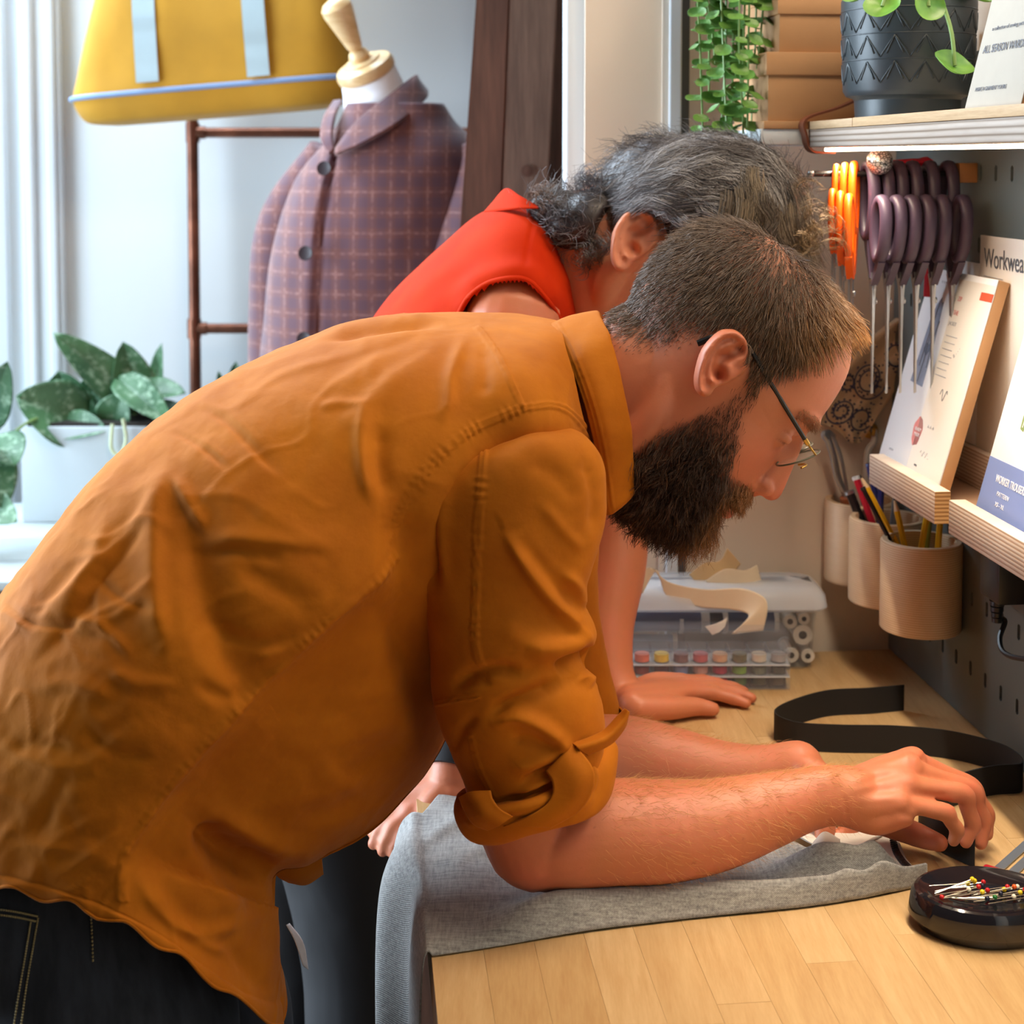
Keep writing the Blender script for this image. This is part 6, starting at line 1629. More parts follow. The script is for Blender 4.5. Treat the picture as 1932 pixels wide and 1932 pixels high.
# ------------------------------------------------------------------ eyeglasses
M['glass_rim'] = plain('lens_rim', (92, 88, 72), 0.3, 0.05, 30)
M['lens'] = clear('lens_glass', srgb(225, 225, 215), 0.05, 0.13)
M['temple'] = plain('black_temple', (18, 16, 16), 0.35, 0.05, 20)
egl = part('eyeglasses', tube(spline([H(.1085, -.0045, .012), H(.111, -.0005, .006), H(.1115, .0005, 0), H(.111, -.0005, -.006), H(.1085, -.0045, -.012)], 12), .0011, 8), M['brass'], man, label='thin-rimmed eyeglasses with black temples, low on the nose')
for s in (1, -1):
    yl = YH - .036 * s
    la, lb = P(1465, 877, YH - .036), P(1546, 850, YH - .036)
    if s < 0:
        l2 = toH(np.array([la, lb])); l2[:, 2] = -.036; la, lb = [EC + hF * q[0] + hU * q[1] + hS * q[2] for q in l2]
    c = (la + lb) / 2; up = nrm(lb - la); half = np.linalg.norm(lb - la) / 2; side = hS * s; nn = nrm(np.cross(up, side))
    aa = np.linspace(0, 2 * np.pi, 40, endpoint=False)
    rim = c + np.cos(aa)[:, None] * up * half + np.sin(aa)[:, None] * side * .0255 - nn * 0
    part('lens_rim', tube(np.vstack([rim, rim[:1]]), .0009, 8, False), M['glass_rim'], egl)
    part('lens', loft(np.array([c + (rim - c) * k + nn * h for k, h in ((.02, .0006), (.98, .0006), (.98, -.0006), (.02, -.0006))])), M['lens'], egl)
    hinge0 = c + up * half * .72 + side * .0185
    T1 = P(1524, 838, YH - .058); T2 = P(1447, 712, YH - .0765); T3 = P(1408, 652, YH - .0795); T4 = P(1360, 634, YH - .0765); T5 = P(1316, 648, YH - .074)
    pts = [T1, T2, T3, T4, T5]
    if s < 0:
        l2 = toH(np.array(pts)); l2[:, 2] *= -1; pts = [EC + hF * q[0] + hU * q[1] + hS * q[2] for q in l2]
    path = spline(np.array(pts), 40); rr_ = np.concatenate([np.full(13, .0021), np.full(20, .0022), np.full(7, .0030)])
    part('temple', tube(path, rr_, 8), M['temple'], egl)
    part('hinge', join(rod(pts[0] * .92 + pts[1] * .08, pts[0], .0023, 10), tube(spline([pts[0], pts[0] * .5 + hinge0 * .5 + side * .003, hinge0], 8), .0010, 8)), M['brass'], egl)
    part('nose_pad', join(tube(spline([c - side * .020 - up * .004, c - side * .022 - up * .006 - hF * .006, c - side * .0215 - up * .010 - hF * .010], 8), .0006, 6), ball(c - side * .0210 - up * .011 - hF * .011, (.0022, .0042, .0014), 8, 10, [hF, hU, hS])), M['lens'], egl)
# eyes under the lowered lids
M['eye'] = plain('eye_white', (226, 214, 206), 0.15, 0.02, 10)

# ================================================================== the man's clothes
mo = Mat('orange_twill', srgb(180, 102, 14), 0.8)
mo.b.inputs['Sheen Weight'].default_value = 0.10; mo.b.inputs['Sheen Tint'].default_value = srgb(255, 210, 160); mo.b.inputs['Sheen Roughness'].default_value = 0.35; mo.b.inputs['Specular IOR Level'].default_value = 0.2
n1 = mo.noise(14, None, 6, 0.6); mo.color(mo.ramp(n1, [(0.3, srgb(170, 93, 9)), (0.7, srgb(190, 110, 15))]))
tw = mo.n('ShaderNodeTexWave', Scale=520, bands_direction='DIAGONAL'); mo.l(mo.coord(), tw.inputs['Vector']); mo.bump(tw.outputs[1], 0.10, 0.0003)
rg = mo.n('ShaderNodeTexNoise', Scale=17.0, Detail=5.0, Roughness=0.6, Distortion=0.5); rg.noise_type = 'RIDGED_MULTIFRACTAL'; mo.l(mo.coord((1.0, 1.0, 1.5), (0, 0.7, 0)), rg.inputs['Vector'])
mo.bump(rg.outputs[0], 0.16, 0.006); mo.bump(mo.noise(75, None, 4, 0.6), 0.16, 0.003); M['shirt'] = mo.m
M['button'] = M.get('button')
M['shirt_button'] = plain('shirt_button', (120, 86, 50), 0.3, 0.1, 60)

def ring3(T, Mp, Bp, Yc, w, nv, e=0.85, elow=0):
    """closed ring: back point T, near side point Mp, front point Bp in the picture; far half mirrored about Yc"""
    T, Mp, Bp = [np.asarray(q, float) for q in (T, Mp, Bp)]
    c = (T + Bp) / 2; d = (T - Bp) / 2; m = Mp - c
    v = np.linspace(0, 2 * np.pi, nv, endpoint=False)
    s = np.abs(np.sin(v))
    q = c + d * np.cos(v)[:, None] + m * (s ** 1.0)[:, None]
    q3 = np.array([P(a, b, Yc) for a, b in q])
    q3[:, 1] = Yc - w * np.sign(np.sin(v)) * s ** np.where(np.cos(v) > 0, e, elow if elow else e)
    # widen with perspective so that the near side stays where it was asked for
    k = q3[:, 1] / Yc
    q3[:, 0] = EYE[0] + (q3[:, 0] - EYE[0]) * np.where(np.sin(v) > 0, 1 - (1 - k) * s, 1)
    q3[:, 2] = EYE[2] + (q3[:, 2] - EYE[2]) * np.where(np.sin(v) > 0, 1 - (1 - k) * s, 1)
    return q3
def skin_rings(st, Yc, nu, nv, e=0.85, elow=0):
    """st rows: Tx,Ty, Mx,My (nan -> midpoint), Bx,By, w"""
    st = np.array(st, float)
    for r in st:
        if np.isnan(r[2]): r[2], r[3] = (r[0] + r[4]) / 2, (r[1] + r[5]) / 2
    s = spline(st, nu); yc = spline(np.array(Yc, float)[:, None], nu)[:, 0] if np.ndim(Yc) else np.full(nu, Yc)
    return np.array([ring3(r[:2], r[2:4], r[4:6], y, r[6], nv, e, elow) for r, y in zip(s, yc)])
def rnormals(R):
    du = np.gradient(R, axis=0); dv = (np.roll(R, -1, 1) - np.roll(R, 1, 1))
    n = nrm(np.cross(dv, du)); c = R.mean(1, keepdims=True)
    if ((n * (R - c)).sum(-1)).mean() < 0: n = -n
    return n
nan = float('nan')
YS = [1.21, 1.215, 1.225, 1.24, 1.26, 1.285, 1.31, 1.34, 1.365, 1.385, 1.395, 1.40, 1.40, 1.40]      # his hips are nearer the lens than his shoulders
NU, NV = 340, 380
ST = [(-300, 1600, 185, 1722, 527, 1930, .145), (-215, 1440, 170, 1640, 526, 1780, .148), (-100, 1262, 215, 1470, 530, 1668, .154), (20, 1112, 290, 1350, 580, 1636, .163), (125, 975, 385, 1250, 690, 1582, .172),
      (240, 845, 490, 1160, 775, 1500, .182), (360, 748, 590, 1090, 845, 1415, .194), (480, 681, 690, 1010, 900, 1330, .200), (600, 630, 775, 940, 960, 1240, .205), (720, 602, 850, 880, 1010, 1150, .207),
      (835, 594, 925, 840, 1062, 1065, .200), (940, 598, 1010, 800, 1120, 990, .196), (1010, 604, 1066, 785, 1140, 965, .168), (1056, 610, 1098, 775, 1142, 955, .110)]
R = skin_rings(ST, YS, NU, NV, 0.80, 1.6)
n = rnormals(R); V = R.reshape(-1, 3); N = n.reshape(-1, 3)
# large, then fine folds: pixel polylines seen on the near side
near = V[:, 1] < np.repeat(R[:, :, 1].mean(1), NV) + 0.02
q = project(V)
def crumple(V, N, keepw, amp, sc, seed): return V + N * (amp * keepw * fbm(V * np.array(sc), 4, seed))[:, None]
loose = 0.35 + 0.65 * sstep(900, 300, q[:, 0])
V = crumple(V, N, loose, 0.0026, (7, 7, 7), 3)
V = crumple(V, N, loose, 0.0012, (30, 16, 24), 8)
ridgen = 1 - np.abs(vnoise(V * np.array([15, 9, 13.0]) + fbm(V * 9, 2, 4)[:, None] * .5, 21)); V = V + N * (0.0014 * loose * np.clip(ridgen - .74, 0, 1) / .26)[:, None]
sk = V @ np.array([[.78, 0, .62], [0, 1, 0], [-.62, 0, .78]]).T
rid2 = 1 - np.abs(vnoise(sk * np.array([9, 10, 30.0]) + fbm(V * 14, 2, 44)[:, None] * .6, 33)); V = V + N * (0.0012 * loose * np.clip(rid2 - .78, 0, 1) / .22)[:, None]
rid3 = 1 - np.abs(vnoise(V * np.array([34, 20, 34.0]) + fbm(V * 30, 2, 14)[:, None] * .5, 53)); V = V + N * (0.0011 * sstep(420, 60, q[:, 0]) * np.clip(rid3 - .7, 0, 1) / .3)[:, None]
F1 = [([(318, 870), (298, 950), (292, 1050), (300, 1150), (318, 1230)], 5.5, 30, 16), ([(360, 950), (365, 1060), (400, 1180), (450, 1270), (520, 1330)], -8, 36, 50), ([(330, 900), (355, 950), (385, 1000)], 3.5, 9, 14),
      ([(318, 812), (350, 822), (390, 850), (428, 884)], -2.6, 6, 14), ([(318, 806), (352, 815), (396, 842), (436, 876)], 1.6, 10, 6), ([(365, 766), (405, 778), (440, 806), (490, 860), (530, 895)], -2.4, 7, 18), ([(372, 762), (412, 770), (452, 800), (500, 850)], 1.5, 9, 7),
      ([(300, 930), (240, 1010), (180, 1070), (120, 1130), (60, 1200)], 3.2, 12, 22), ([(280, 985), (220, 1050), (150, 1120)], -2.6, 10, 12), ([(200, 985), (180, 1050), (150, 1110), (120, 1170)], 3.0, 18, 12), ([(255, 985), (190, 1090), (130, 1180), (60, 1260)], -2.2, 9, 16),
      ([(10, 1140), (60, 1175), (145, 1182)], -2.4, 7, 8), ([(0, 1155), (30, 1165), (60, 1195)], 2.2, 8, 8), ([(130, 1160), (200, 1190), (250, 1240)], 2.2, 9, 12), ([(280, 1120), (220, 1160), (160, 1180)], 2.0, 8, 10), ([(180, 1090), (230, 1130), (290, 1150)], -1.6, 8, 9), ([(300, 1090), (240, 1130), (180, 1160), (120, 1200)], 1.8, 7, 9),
      ([(380, 1030), (440, 1020), (520, 1024), (620, 1034)], 2.6, 10, 20), ([(390, 1046), (450, 1040), (540, 1062)], -2.2, 14, 16), ([(440, 1060), (520, 1110), (600, 1150)], -2.4, 22, 26), ([(390, 1165), (430, 1200), (500, 1215), (560, 1200)], -3, 16, 16), ([(370, 1290), (430, 1320), (470, 1300)], -2.6, 16, 14), ([(480, 1250), (540, 1225), (600, 1200)], 2.0, 12, 14),
      ([(878, 640), (862, 680), (850, 720), (846, 765), (830, 800)], 3.4, 14, 10), ([(842, 650), (800, 680), (740, 715), (690, 770), (640, 800)], 2.4, 16, 26), ([(860, 640), (780, 655), (700, 690), (620, 740)], 2.0, 14, 20), ([(912, 650), (915, 700), (912, 750)], -2.2, 14, 14), ([(690, 770), (680, 830), (684, 890), (700, 950)], 4.0, 12, 20), ([(715, 800), (712, 870), (728, 940)], -4.0, 14, 22), ([(600, 770), (640, 762), (690, 765)], 1.6, 8, 10), ([(560, 700), (660, 668), (760, 640)], 1.4, 8, 12), ([(480, 740), (540, 705), (600, 685)], 1.2, 7, 10),
      ([(612, 640), (700, 623), (760, 617), (828, 610)], -5.0, 7, 6), ([(600, 634), (690, 612), (780, 602), (832, 602)], 3.5, 7, 9), ([(640, 652), (740, 636), (840, 624)], 2.0, 12, 8),
      ([(395, 1585), (430, 1612), (470, 1640), (520, 1662)], -17, 18, 30), ([(400, 1560), (470, 1590), (550, 1612), (620, 1600)], 7, 30, 24), ([(430, 1620), (470, 1680), (490, 1730)], -5, 30, 30), ([(360, 1570), (400, 1650), (480, 1730)], 3.5, 26, 18), ([(300, 1640), (340, 1710), (400, 1770)], -3, 22, 26), ([(260, 1650), (300, 1720), (360, 1760), (470, 1745)], 2.4, 12, 18), ([(330, 1740), (380, 1780), (430, 1800)], 2.4, 10, 14), ([(430, 1780), (470, 1830), (500, 1880)], -2.4, 16, 16),
      ([(600, 1430), (640, 1480), (700, 1500)], 2.0, 26, 20), ([(540, 1440), (640, 1420), (760, 1370)], 1.6, 14, 20), ([(660, 1480), (720, 1440), (790, 1400)], -1.8, 16, 18), ([(620, 1350), (720, 1330), (800, 1290)], 1.2, 16, 20), ([(570, 1560), (640, 1540), (690, 1500)], -2.5, 14, 18), ([(130, 1640), (190, 1600), (230, 1560)], 1.8, 8, 12), ([(60, 1590), (100, 1520), (130, 1450)], -2.0, 16, 18), ([(20, 1420), (80, 1400), (140, 1420)], -2.0, 14, 14), ([(60, 1300), (140, 1290), (220, 1320)], 1.8, 14, 18), ([(150, 1380), (220, 1420), (290, 1430)], -1.8, 14, 14), ([(200, 1260), (260, 1290), (330, 1290)], 1.8, 12, 14)]
F1 = [(l, A * 1.2, a, b) for l, A, a, b in F1] + [([(792, 900), (768, 980), (778, 1060), (800, 1150), (812, 1250), (826, 1350), (850, 1420)], -17, 44, 50)]
V = folds(V, N, F1, near, q)
SIDE = [(772, 1060), (690, 1120), (620, 1180), (540, 1260), (470, 1330), (400, 1400), (330, 1482), (265, 1568), (234, 1625), (230, 1700)]
d_, s_, t_ = poly_dist(q, spline(np.array(SIDE, float), 60))
V = V - N * (np.where(near & (s_ < 0) & (t_ > 0) & (t_ < 1), 0.030 * (1 - np.exp(-d_ / 70)) * np.exp(-(d_ / 210) ** 2), 0) * sstep(0, .12, t_) * sstep(1, .86, t_))[:, None]
V = seam(V, N, SIDE, near, 1.8, 7, .55, 17, q)
V = seam(V, N, [(978, 772), (900, 806), (848, 842), (800, 895), (766, 960), (756, 1030)], near, 1.5, 7, .55, 15, q)
V = seam(V, N, [(984, 770), (1050, 766), (1098, 800), (1128, 860), (1142, 930)], near, 1.5, 6, .3, 16, q)
V = seam(V, N, [(900, 618), (925, 650), (955, 700), (984, 770)], near, 1.5, 5, .2, 18, q)
V = seam(V, N, [(230, 1625), (180, 1648), (140, 1682)], near, .8, 5, .3, 14, q)
rs = np.random.RandomState(2); u_ = np.repeat(np.linspace(0, 1, NU), NV)
V = V + N * (0.0012 * np.exp(-((u_ - .011) / .009) ** 4) - .0006 * np.exp(-((u_ - .022) / .003) ** 2))[:, None]
V[:, 2] += np.where(u_ < .02, 0.0035 * np.sin(q[:, 0] / 17) * (1 - u_ / .02), 0)
shirt = part('shirt', (V, np.array(grid_faces(NU, NV))), M['shirt'], man, True, label='orange-brown cotton shirt with rolled sleeves')
hr_ = V.reshape(NU, NV, 3)[0]; part('shirt_hem', tube(np.vstack([hr_, hr_[:2]]), .0013, 6, False), M['shirt'], shirt, True)
# sleeves
def sleeve(st, Yc, nu, nv, feats=None, seams=(), e=.9, seed=5):
    R = skin_rings(st, Yc, nu, nv, e); n = rnormals(R); V = R.reshape(-1, 3); N = n.reshape(-1, 3); q = project(V); nearm = V[:, 1] < Yc + .01
    V = V + N * (0.0026 * fbm(V * np.array([10, 8, 12.0]), 4, seed))[:, None]
    if feats: V = folds(V, N, feats, nearm, q)
    for s in seams: V = seam(V, N, *s[:1], nearm, *s[1:], q=q)
    return V.reshape(R.shape), q
SL = [(965, 830, nan, nan, 1030, 815, .02), (905, 846, nan, nan, 1085, 818, .042), (838, 880, nan, nan, 1122, 850, .057), (782, 945, nan, nan, 1140, 900, .064), (768, 1025, nan, nan, 1140, 985, .065), (788, 1095, nan, nan, 1117, 1070, .064), (803, 1165, nan, nan, 1098, 1140, .063), (812, 1235, nan, nan, 1120, 1203, .065), (812, 1290, nan, nan, 1104, 1258, .063), (820, 1345, nan, nan, 1128, 1300, .064), (842, 1405, nan, nan, 1140, 1350, .064), (868, 1465, nan, nan, 1140, 1395, .062), (890, 1520, 1000, 1520, 1142, 1440, .058)]
FS = [([(955, 1005), (1000, 1085), (1060, 1160), (1118, 1212)], 7, 10, 34), ([(975, 1010), (1030, 1085), (1090, 1150)], -3.5, 14, 16), ([(1122, 1220), (1100, 1240), (1072, 1250), (1050, 1268)], -9, 12, 13), ([(1120, 1205), (1060, 1222), (990, 1225)], 4, 16, 22), ([(1060, 1285), (1000, 1310), (950, 1335), (925, 1362)], -6, 13, 18), ([(1090, 1275), (1120, 1292)], 4, 10, 14), ([(925, 1368), (970, 1352), (1020, 1372), (1070, 1412)], 5, 12, 16), ([(960, 1390), (1010, 1400), (1060, 1425)], -4, 16, 14), ([(985, 1268), (940, 1262), (900, 1270), (860, 1285)], -4.5, 13, 13), ([(850, 1300), (890, 1285), (930, 1290)], -2.5, 10, 12),
      ([(1110, 1425), (1060, 1445), (1010, 1466), (985, 1480)], -6, 9, 9), ([(1100, 1440), (1040, 1470), (970, 1505)], 4, 8, 9), ([(1070, 1460), (1000, 1500), (930, 1520)], -5, 8, 9), ([(1080, 1400), (1010, 1440), (960, 1450)], 3, 12, 12), ([(850, 1420), (870, 1380), (900, 1350)], -2.5, 10, 12), ([(800, 980), (786, 1050), (800, 1120)], 3.5, 10, 14), ([(822, 890), (805, 960), (815, 1040), (828, 1120)], -5, 12, 12), ([(840, 900), (830, 1000), (828, 1130)], 2.5, 10, 16), ([(1020, 950), (1060, 1000), (1100, 1040)], 1.6, 10, 14), ([(1000, 870), (1050, 900), (1090, 950)], -1.8, 18, 22), ([(1100, 860), (1118, 930), (1120, 1010)], -2.4, 12, 14), ([(1060, 1080), (1090, 1110), (1098, 1150)], 3, 9, 12), ([(940, 1180), (1000, 1210), (1060, 1215)], 1.5, 20, 22)]
FS = [(l, A * 1.35, a, b) for l, A, a, b in FS]
SV, sq = sleeve(SL, 1.226, 250, 230, FS, [([(925, 800), (912, 870), (905, 950), (900, 1040), (897, 1140), (897, 1210), (908, 1262)], 1.3, 6, .55, 19), ([(885, 1385), (898, 1440), (920, 1490), (935, 1515)], 1.1, 5, .3, 18), ([(818, 1328), (860, 1320), (905, 1312)], 1.2, 5, .2, 16)], .92)
V_, F_ = loft(SV, cap=False)
slv = part('sleeve', (V_, np.array(F_)), M['shirt'], man, True)
SL2 = [(960, 800, nan, nan, 1050, 790, .04), (900, 880, nan, nan, 1125, 840, .06), (900, 1000, nan, nan, 1130, 960, .062), (930, 1150, nan, nan, 1125, 1120, .058), (960, 1300, nan, nan, 1150, 1260, .056), (985, 1420, nan, nan, 1175, 1365, .052)]
SV2, _ = sleeve(SL2, 1.565, 80, 90, None, (), .92, 15)
V_, F_ = loft(SV2, cap=False); o = part('sleeve', (V_, np.array(F_)), M['shirt'], man, True)
# rolled cuff: flared band with a turned lip, a tab and a knot of folded cloth
CF = [(886, 1500, 985, 1500, 1132, 1408, .060), (868, 1500, 985, 1512, 1146, 1400, .068), (864, 1512, 990, 1528, 1156, 1412, .071), (872, 1536, 1010, 1556, 1154, 1440, .070), (892, 1550, 1030, 1566, 1146, 1462, .064), (905, 1545, 1030, 1556, 1134, 1460, .057), (905, 1520, 1020, 1530, 1128, 1440, .054)]
CR, cq = sleeve(CF, 1.230, 46, 220, [([(900, 1530), (960, 1530), (1030, 1508), (1085, 1470)], 3.5, 8, 12), ([(930, 1545), (1000, 1545), (1070, 1520), (1110, 1480)], -2.5, 8, 8), ([(880, 1505), (900, 1525), (908, 1550)], -5, 9, 9), ([(868, 1520), (885, 1545), (900, 1558)], 3, 8, 8), ([(1080, 1410), (1112, 1445), (1112, 1490), (1080, 1535)], 4, 6, 12), ([(1120, 1430), (1128, 1470), (1110, 1510)], -4, 8, 9), ([(940, 1500), (1000, 1500), (1060, 1470)], -3, 8, 8)], (), .92, 31)
V_, F_ = loft(CR, cap=False)
cuff = part('cuff', (V_, np.array(F_)), M['shirt'], man, True); modify(cuff, 'SOLIDIFY', thickness=0.0016, offset=-1)
def fold_sheet(name, rows_px, Ys, th, parent=man, nu=50, nv=20):
    dy = 0.0125 if name.startswith('cuff') else 0.0
    rws = [[P(a, b, Y - dy) for (a, b), Y in zip(r, y)] for r, y in zip(rows_px, Ys)]
    return part(name, sheet(rws, th, nu, nv), M['shirt'], parent, True)
fold_sheet('cuff_lip', [[(1078, 1402), (1104, 1428), (1120, 1456), (1116, 1495), (1092, 1530), (1040, 1561)], [(1060, 1425), (1080, 1450), (1090, 1478), (1080, 1508), (1052, 1536), (1002, 1559)], [(1030, 1455), (1042, 1475), (1042, 1500), (1026, 1522), (990, 1543), (950, 1558)]], [[1.184, 1.176, 1.172, 1.172, 1.172, 1.174], [1.178, 1.170, 1.166, 1.166, 1.168, 1.172], [1.178, 1.172, 1.169, 1.169, 1.171, 1.176]], .0016, cuff)
fold_sheet('cuff_tab', [[(1078, 1404), (1108, 1394), (1140, 1378), (1165, 1352), (1180, 1338)], [(1090, 1412), (1120, 1402), (1150, 1388), (1175, 1362), (1186, 1342)], [(1108, 1424), (1136, 1412), (1158, 1398), (1178, 1372), (1184, 1350)]], [[1.185, 1.19, 1.20, 1.205, 1.205], [1.178, 1.182, 1.19, 1.197, 1.20], [1.186, 1.19, 1.198, 1.204, 1.206]], .0022, cuff)
fold_sheet('cuff_fold', [[(866, 1504), (876, 1528), (893, 1554), (920, 1566)], [(888, 1494), (898, 1516), (912, 1540), (944, 1556)], [(926, 1492), (930, 1508), (944, 1526), (968, 1540)]], [[1.196, 1.190, 1.184, 1.180], [1.184, 1.176, 1.171, 1.170], [1.178, 1.172, 1.170, 1.171]], .0016, cuff)
# cuff of the far sleeve
CF2 = [(985, 1400, nan, nan, 1172, 1345, .054), (978, 1412, nan, nan, 1182, 1362, .060), (990, 1448, nan, nan, 1190, 1398, .060), (1004, 1446, nan, nan, 1180, 1400, .052)]
CR2, _ = sleeve(CF2, 1.54, 24, 90, None, (), .92, 41); V_, F_ = loft(CR2, cap=False); o = part('cuff', (V_, np.array(F_)), M['shirt'], man, True); modify(o, 'SOLIDIFY', thickness=0.0016, offset=-1)
# collar
def mirY(p, Yc): p = np.array(p, float); p[:, 1] = 2 * Yc - p[:, 1]; return p
YC = 1.385
def collar_row(pts, ys):
    a = np.array([P(x, y, Y) for (x, y), Y in zip(pts, ys)])
    b = mirY(a[1:], YC)[::-1]
    return spline(np.vstack([b, a]), 110)
rows_c = [collar_row([(1038, 612), (1066, 668), (1098, 750), (1124, 850), (1142, 972)], [YC, YC - .060, YC - .088, YC - .094, YC - .088]),
          collar_row([(1066, 600), (1098, 655), (1128, 738), (1150, 835), (1158, 968)], [YC, YC - .064, YC - .092, YC - .098, YC - .090]),
          collar_row([(1112, 590), (1142, 640), (1165, 720), (1182, 815), (1190, 938)], [YC, YC - .058, YC - .082, YC - .088, YC - .082]),
          collar_row([(1128, 590), (1150, 636), (1170, 716), (1187, 812), (1195, 926)], [YC, YC - .052, YC - .075, YC - .081, YC - .075]),
          collar_row([(1118, 606), (1142, 652), (1160, 730), (1176, 820), (1180, 915)], [YC, YC - .048, YC - .068, YC - .073, YC - .066])]
Rc = np.array(rows_c); Rc = np.array([spline(Rc[:, i], 46) for i in range(110)])
n = nrm(np.cross(np.gradient(Rc, axis=0), np.gradient(Rc, axis=1))); cN = n.reshape(-1, 3); cV = Rc.reshape(-1, 3)
if (cN[:, 1] * np.sign(cV[:, 1] - YC)).mean() < 0: cN = -cN
cq_ = project(cV); nearc = cV[:, 1] < YC
cV = cV + cN * (0.0014 * fbm(cV * 28, 3, 6))[:, None]
cV = seam(cV, cN, [(1050, 612), (1080, 664), (1112, 748), (1138, 850), (1152, 960)], nearc, .9, 6, .5, 15, cq_)
cV = seam(cV, cN, [(1150, 962), (1172, 952), (1186, 934)], nearc, .7, 5, .3, 15, cq_)
g = loft(np.concatenate([cV.reshape(Rc.shape) + .0010 * cN.reshape(Rc.shape), (cV.reshape(Rc.shape) - .0010 * cN.reshape(Rc.shape))[:, ::-1]], 1))
part('collar', g, M['shirt'], man, True)
# pleat loop on the back, front edge placket and far shirt front hanging in shade
part('hanger_loop', tube(spline([P(818, 606, 1.395), P(832, 603, 1.39), P(846, 609, 1.385), P(838, 613, 1.385), P(822, 610, 1.39)], 20), .0028, 8, True, .5), M['shirt'], man)
fold_sheet('far_shirt_front', [[(505, 1618), (560, 1606), (606, 1590)], [(522, 1650), (565, 1652), (608, 1630)], [(545, 1664), (578, 1668), (610, 1648)]], [[1.27] * 3, [1.28] * 3, [1.29] * 3], .002)
M['care_label'] = plain('care_label', (214, 206, 204), 0.6, 0.05, 60)
part('care_label', sheet([[P(540, 1745, 1.26), P(556, 1775, 1.26), P(572, 1822, 1.26)], [P(546, 1742, 1.27), P(572, 1778, 1.27), P(582, 1830, 1.27)]], .0006, 16, 6), M['care_label'], man, True, label='pale care label')
# jeans
md = Mat('dark_denim', srgb(40, 44, 54), 0.85); wv = md.n('ShaderNodeTexWave', Scale=420, bands_direction='DIAGONAL', Distortion=1.0); md.l(md.coord(), wv.inputs['Vector'])
nz = md.noise(60, md.coord((1, 1, 0.15)), 5); md.color(md.ramp(nz, [(0.35, srgb(26, 30, 38)), (0.68, srgb(50, 54, 64))])); md.bump(wv.outputs[1], .3, .0004); md.bump(md.noise(14, None, 3), .2, .006); M['denim'] = md.m
fl = lambda px, Y: np.array([P(px, 2050, Y)[0], Y, 0.012])
jg = [capsule([P(60, 1700, 1.190), P(60, 1705, 1.235), P(60, 1700, 1.285)], [.110, .116, .110], 28, 20),
      capsule([P(110, 1740, 1.190), P(205, 1900, 1.185), P(235, 2060, 1.18), fl(300, 1.175) + [0, 0, .45], fl(270, 1.175)], [.106, .103, .097, .080, .072], 28, 44),
      capsule([P(150, 1740, 1.30), P(330, 1900, 1.30), P(370, 2060, 1.30), fl(420, 1.30) + [0, 0, .45], fl(390, 1.30)], [.108, .098, .092, .080, .072], 28, 44)]
jv, jf = remesh(join(*jg), 0.006, 5, .5); jn = vnormals(jv, jf)
jv = jv + jn * (0.004 * fbm(jv * np.array([7, 7, 9]), 3, 12))[:, None]
jeans = part('jeans', (jv, jf), M['denim'], man, True, label='dark blue denim jeans')
def on_surf(v, n, pts, off, k=10):
    q = project(v); m = np.nonzero(n[:, 1] < -.05)[0]; L = spline(np.array(pts, float), k); out = []
    for p in L:
        i = m[np.argmin(((q[m] - p) ** 2).sum(1))]
        d = ray(*p); y = v[i, 1] - off; out.append(EYE + d * (y / d[1]))
    return np.array(out)
M['jean_thread'] = plain('tan_thread', (176, 158, 110), 0.7, 0.1, 60)
for ln, nd in (([(-30, 1712), (30, 1720), (76, 1730)], 26), ([(-30, 1722), (30, 1730), (72, 1739)], 26), ([(72, 1732), (62, 1790), (50, 1860), (40, 1935)], 40), ([(58, 1740), (50, 1790), (38, 1860), (26, 1935)], 40), ([(166, 1660), (172, 1730), (176, 1825)], 26)):
    L = on_surf(jv, jn, ln, .0015, nd * 2)
    L = spline(L[::6], nd * 2)
    part('stitching', join(*[tube([L[i], (L[i] + L[i + 1]) / 2 + [0, -.0004, 0], L[i + 1]], .0008, 5) for i in range(0, nd * 2 - 1, 2)]), M['jean_thread'], jeans, True, kind='stuff', label='pale tan stitching')

# ================================================================== the grey cloth on the worktop
mg = Mat('grey_linen', srgb(150, 146, 136), 0.9); mg.b.inputs['Sheen Weight'].default_value = .3
s1_ = mg.noise(150, mg.coord((.2, 2.6, 2.6)), 4, .7); s2_ = mg.noise(190, mg.coord((2.4, .25, 2.4)), 4, .7)
mg.color(mg.ramp(mg.math('ADD', mg.math('MULTIPLY', s1_, .5), mg.math('MULTIPLY', s2_, .5)), [(0.36, srgb(112, 112, 112)), (0.5, srgb(150, 149, 146)), (0.66, srgb(180, 180, 178))]))
wv = mg.n('ShaderNodeTexWave', Scale=300, bands_direction='DIAGONAL', Distortion=.6); mg.l(mg.coord(), wv.inputs['Vector']); mg.bump(wv.outputs[1], .35, .0006); M['linen'] = mg.m
M['lining'] = fabric('white_lining', (214, 208, 198), 0.85, 1400, .05, .3)
def edgeX(Y): return -0.066 + (1.16 - Y) * 0.105
gar = thing('grey_linen_cloth', 'grey linen garment piece lying under the forearms and hanging over the worktop edge', 'cloth', (0.1, 1.3, BZ))
nearp = spline(np.array([(816, 1807), (930, 1790), (1100, 1761), (1300, 1736), (1500, 1716), (1610, 1700), (1700, 1682), (1748, 1668)], float), 60)
farp = spline(np.array([(797, 1548), (855, 1492), (960, 1490), (1150, 1500), (1350, 1545), (1470, 1590), (1560, 1634), (1620, 1656), (1680, 1660), (1738, 1662)], float), 60)
A0 = np.array([onz(a, b, BZ) for a, b in nearp]); A1 = np.array([onz(a, b, BZ) for a, b in farp])
nu = 90; u = np.linspace(0, 1, nu); s = np.linspace(0, 1, 60)
G = A0[:, None] + (A1 - A0)[:, None] * u[None, :, None]         # (s,u,3)
